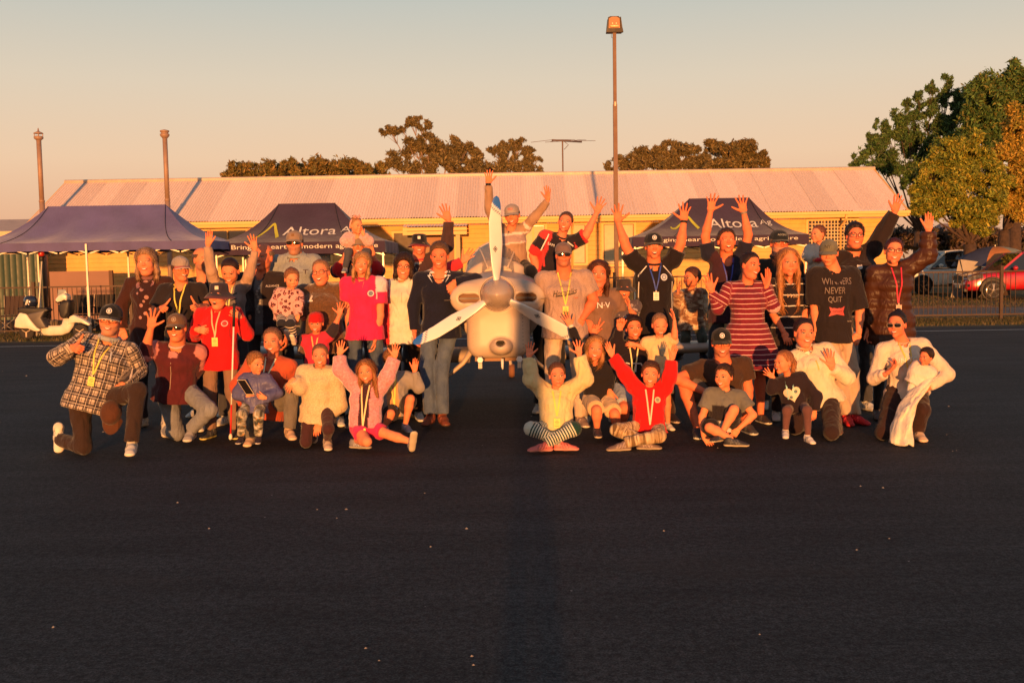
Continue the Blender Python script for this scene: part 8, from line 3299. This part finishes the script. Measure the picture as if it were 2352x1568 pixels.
def xt_baby(info):
    m = MB()
    n, k = 26, 11
    rows = []
    top_l, top_r = at((3150 + 435 * .6758) / 1.63265, (660 + 1130 * .6758) / 1.63265, 8.72), at((3150 + 560 * .6758) / 1.63265, (660 + 1080 * .6758) / 1.63265, 8.72)
    bot_l, bot_r = ground((3150 + 268 * .6758) / 1.63265, (660 + 1480 * .6758) / 1.63265, .02), ground((3150 + 400 * .6758) / 1.63265, (660 + 1490 * .6758) / 1.63265, .02)
    V = []
    for lay in (0, 1):
        for j in range(n):
            v = j / (n - 1)
            l = top_l * (1 - v) + bot_l * v + np.array([-.06 * math.sin(v * PI), -.02, 0])
            r = top_r * (1 - v) + bot_r * v + np.array([-.10 * math.sin(v * PI), -.02, 0])
            for i in range(k):
                u = i / (k - 1)
                p = l * (1 - u) + r * u
                p = p + np.array([0, -.07 * math.sin(u * PI) + .022 * math.sin(u * 15 + v * 3) + .014 * math.sin(v * 19 + u * 6) + lay * .012, .010 * math.sin(u * 9 + v * 8)])
                V.append(p)
    F = []
    for j in range(n - 1):
        for i in range(k - 1):
            q = j * k + i
            F.append((q, q + 1, q + k + 1, q + k))
            F.append((n * k + q + k, n * k + q + k + 1, n * k + q + 1, n * k + q))
    edge = [i for i in range(k)] + [j * k + k - 1 for j in range(1, n)] + [(n - 1) * k + i for i in range(k - 2, -1, -1)] + [j * k for j in range(n - 2, 0, -1)]
    for a_, b_ in zip(edge, edge[1:] + edge[:1]):
        F.append((a_, n * k + a_, n * k + b_, b_))
    o = ground(2100, 1010)
    m.add([p - o for p in V], F, (.76, .66, .54))
    ob = m.build('blanket', cloth('plain'), None, True, loc=tuple(o))
    tag(ob, 'white baby blanket hanging down to the asphalt from the kneeling woman\'s arm', 'blanket')


person('kneeling woman in cream sweatshirt and round dark sunglasses holding a baby', 'H', 9.02, 1.70, (315, 825, 150), yaw=-36, rol=-2, sex='f', nk=(345, 925), pv=(370, 1185, .3), ty=-6, w=1.05, a=[(188, 1120, -.1), (250, 1100, -.5), (315, 1045), 'relax', (.3, -.2, 1)], b=[(598, 1100, -.1), (490, 1170, -.9), (385, 1220), 'relax', BACK],
       legs={'a': [(240, 1430, 'g'), (300, 1420, .9), 0, 50], 'b': [(455, 1300, -.95), (430, 1420, .3), -4]}, hair=('tight', {'bun': (0, -.06, .12, .032), 'amp': .005}), hc=(.018, .008, .010), glass=('sun', (.4, .3, .2)), face='smile', top=(.70, .56, .45), thick=.014, hem=.03, fold=.9, col=('crew', (.72, .60, .48)), bot=(.035, .014, .012), bk='plain', bname='leggings',
       lany=((.80, .50, .08), (.80, .70, .2), .38), prints=[('text', 'UN TC', -.01, .68, .040, (.80, .76, .70), 1.1), ('text', 'NAM', .04, .52, .034, (.80, .76, .70), 1.1)], shoe=(.70, .48, .32), sole=(.75, .55, .4), tname='sweatshirt', skin=(.72, .32, .24), extra=xt_baby)

person('baby with dark hair wrapped in a white blanket in the arms of the kneeling woman', 'H', 8.70, .62, (478, 1003, 106), yaw=-55, pit=10, rol=8, kid=1, sex='f', nk=(470, 1065), pv=(425, 1140, 0), ty=-20, a=[(410, 1085, -.2), (420, 1115, -.4), (400, 1125), 'fist', BACK], b=[(500, 1100, -.2), (470, 1125, -.4), (450, 1135), 'fist', BACK],
       legs={'a': [(400, 1170, -.3), (380, 1210, .0), 0], 'b': [(430, 1180, -.3), (420, 1220, .0), 0]}, hair=('short', {'amp': .006}), hc=(.03, .014, .012), face='neutral', top=(.74, .60, .50), thick=.03, hem=.05, bot=(.76, .66, .54), shoe=None, tname='wrap', bname='blanket_wrap', skin=(.74, .34, .24))


# ------------------------------------------------------------------ the photographer, whose shadow falls on the aircraft
ph = person('person in dark clothes standing just behind the viewpoint taking the photograph', 'P', 10.0, 1.74, (1176, 560, 52), w=.85, shw=.8, top=(.05, .05, .06), nk=None, bot=(.03, .03, .04), tname='jumper')
r_ = ph['root']
r_.rotation_euler = (0, 0, PI + .9)
r_.location = (-.03, -.42, 0)
print('script', round(time.time() - T0, 1))
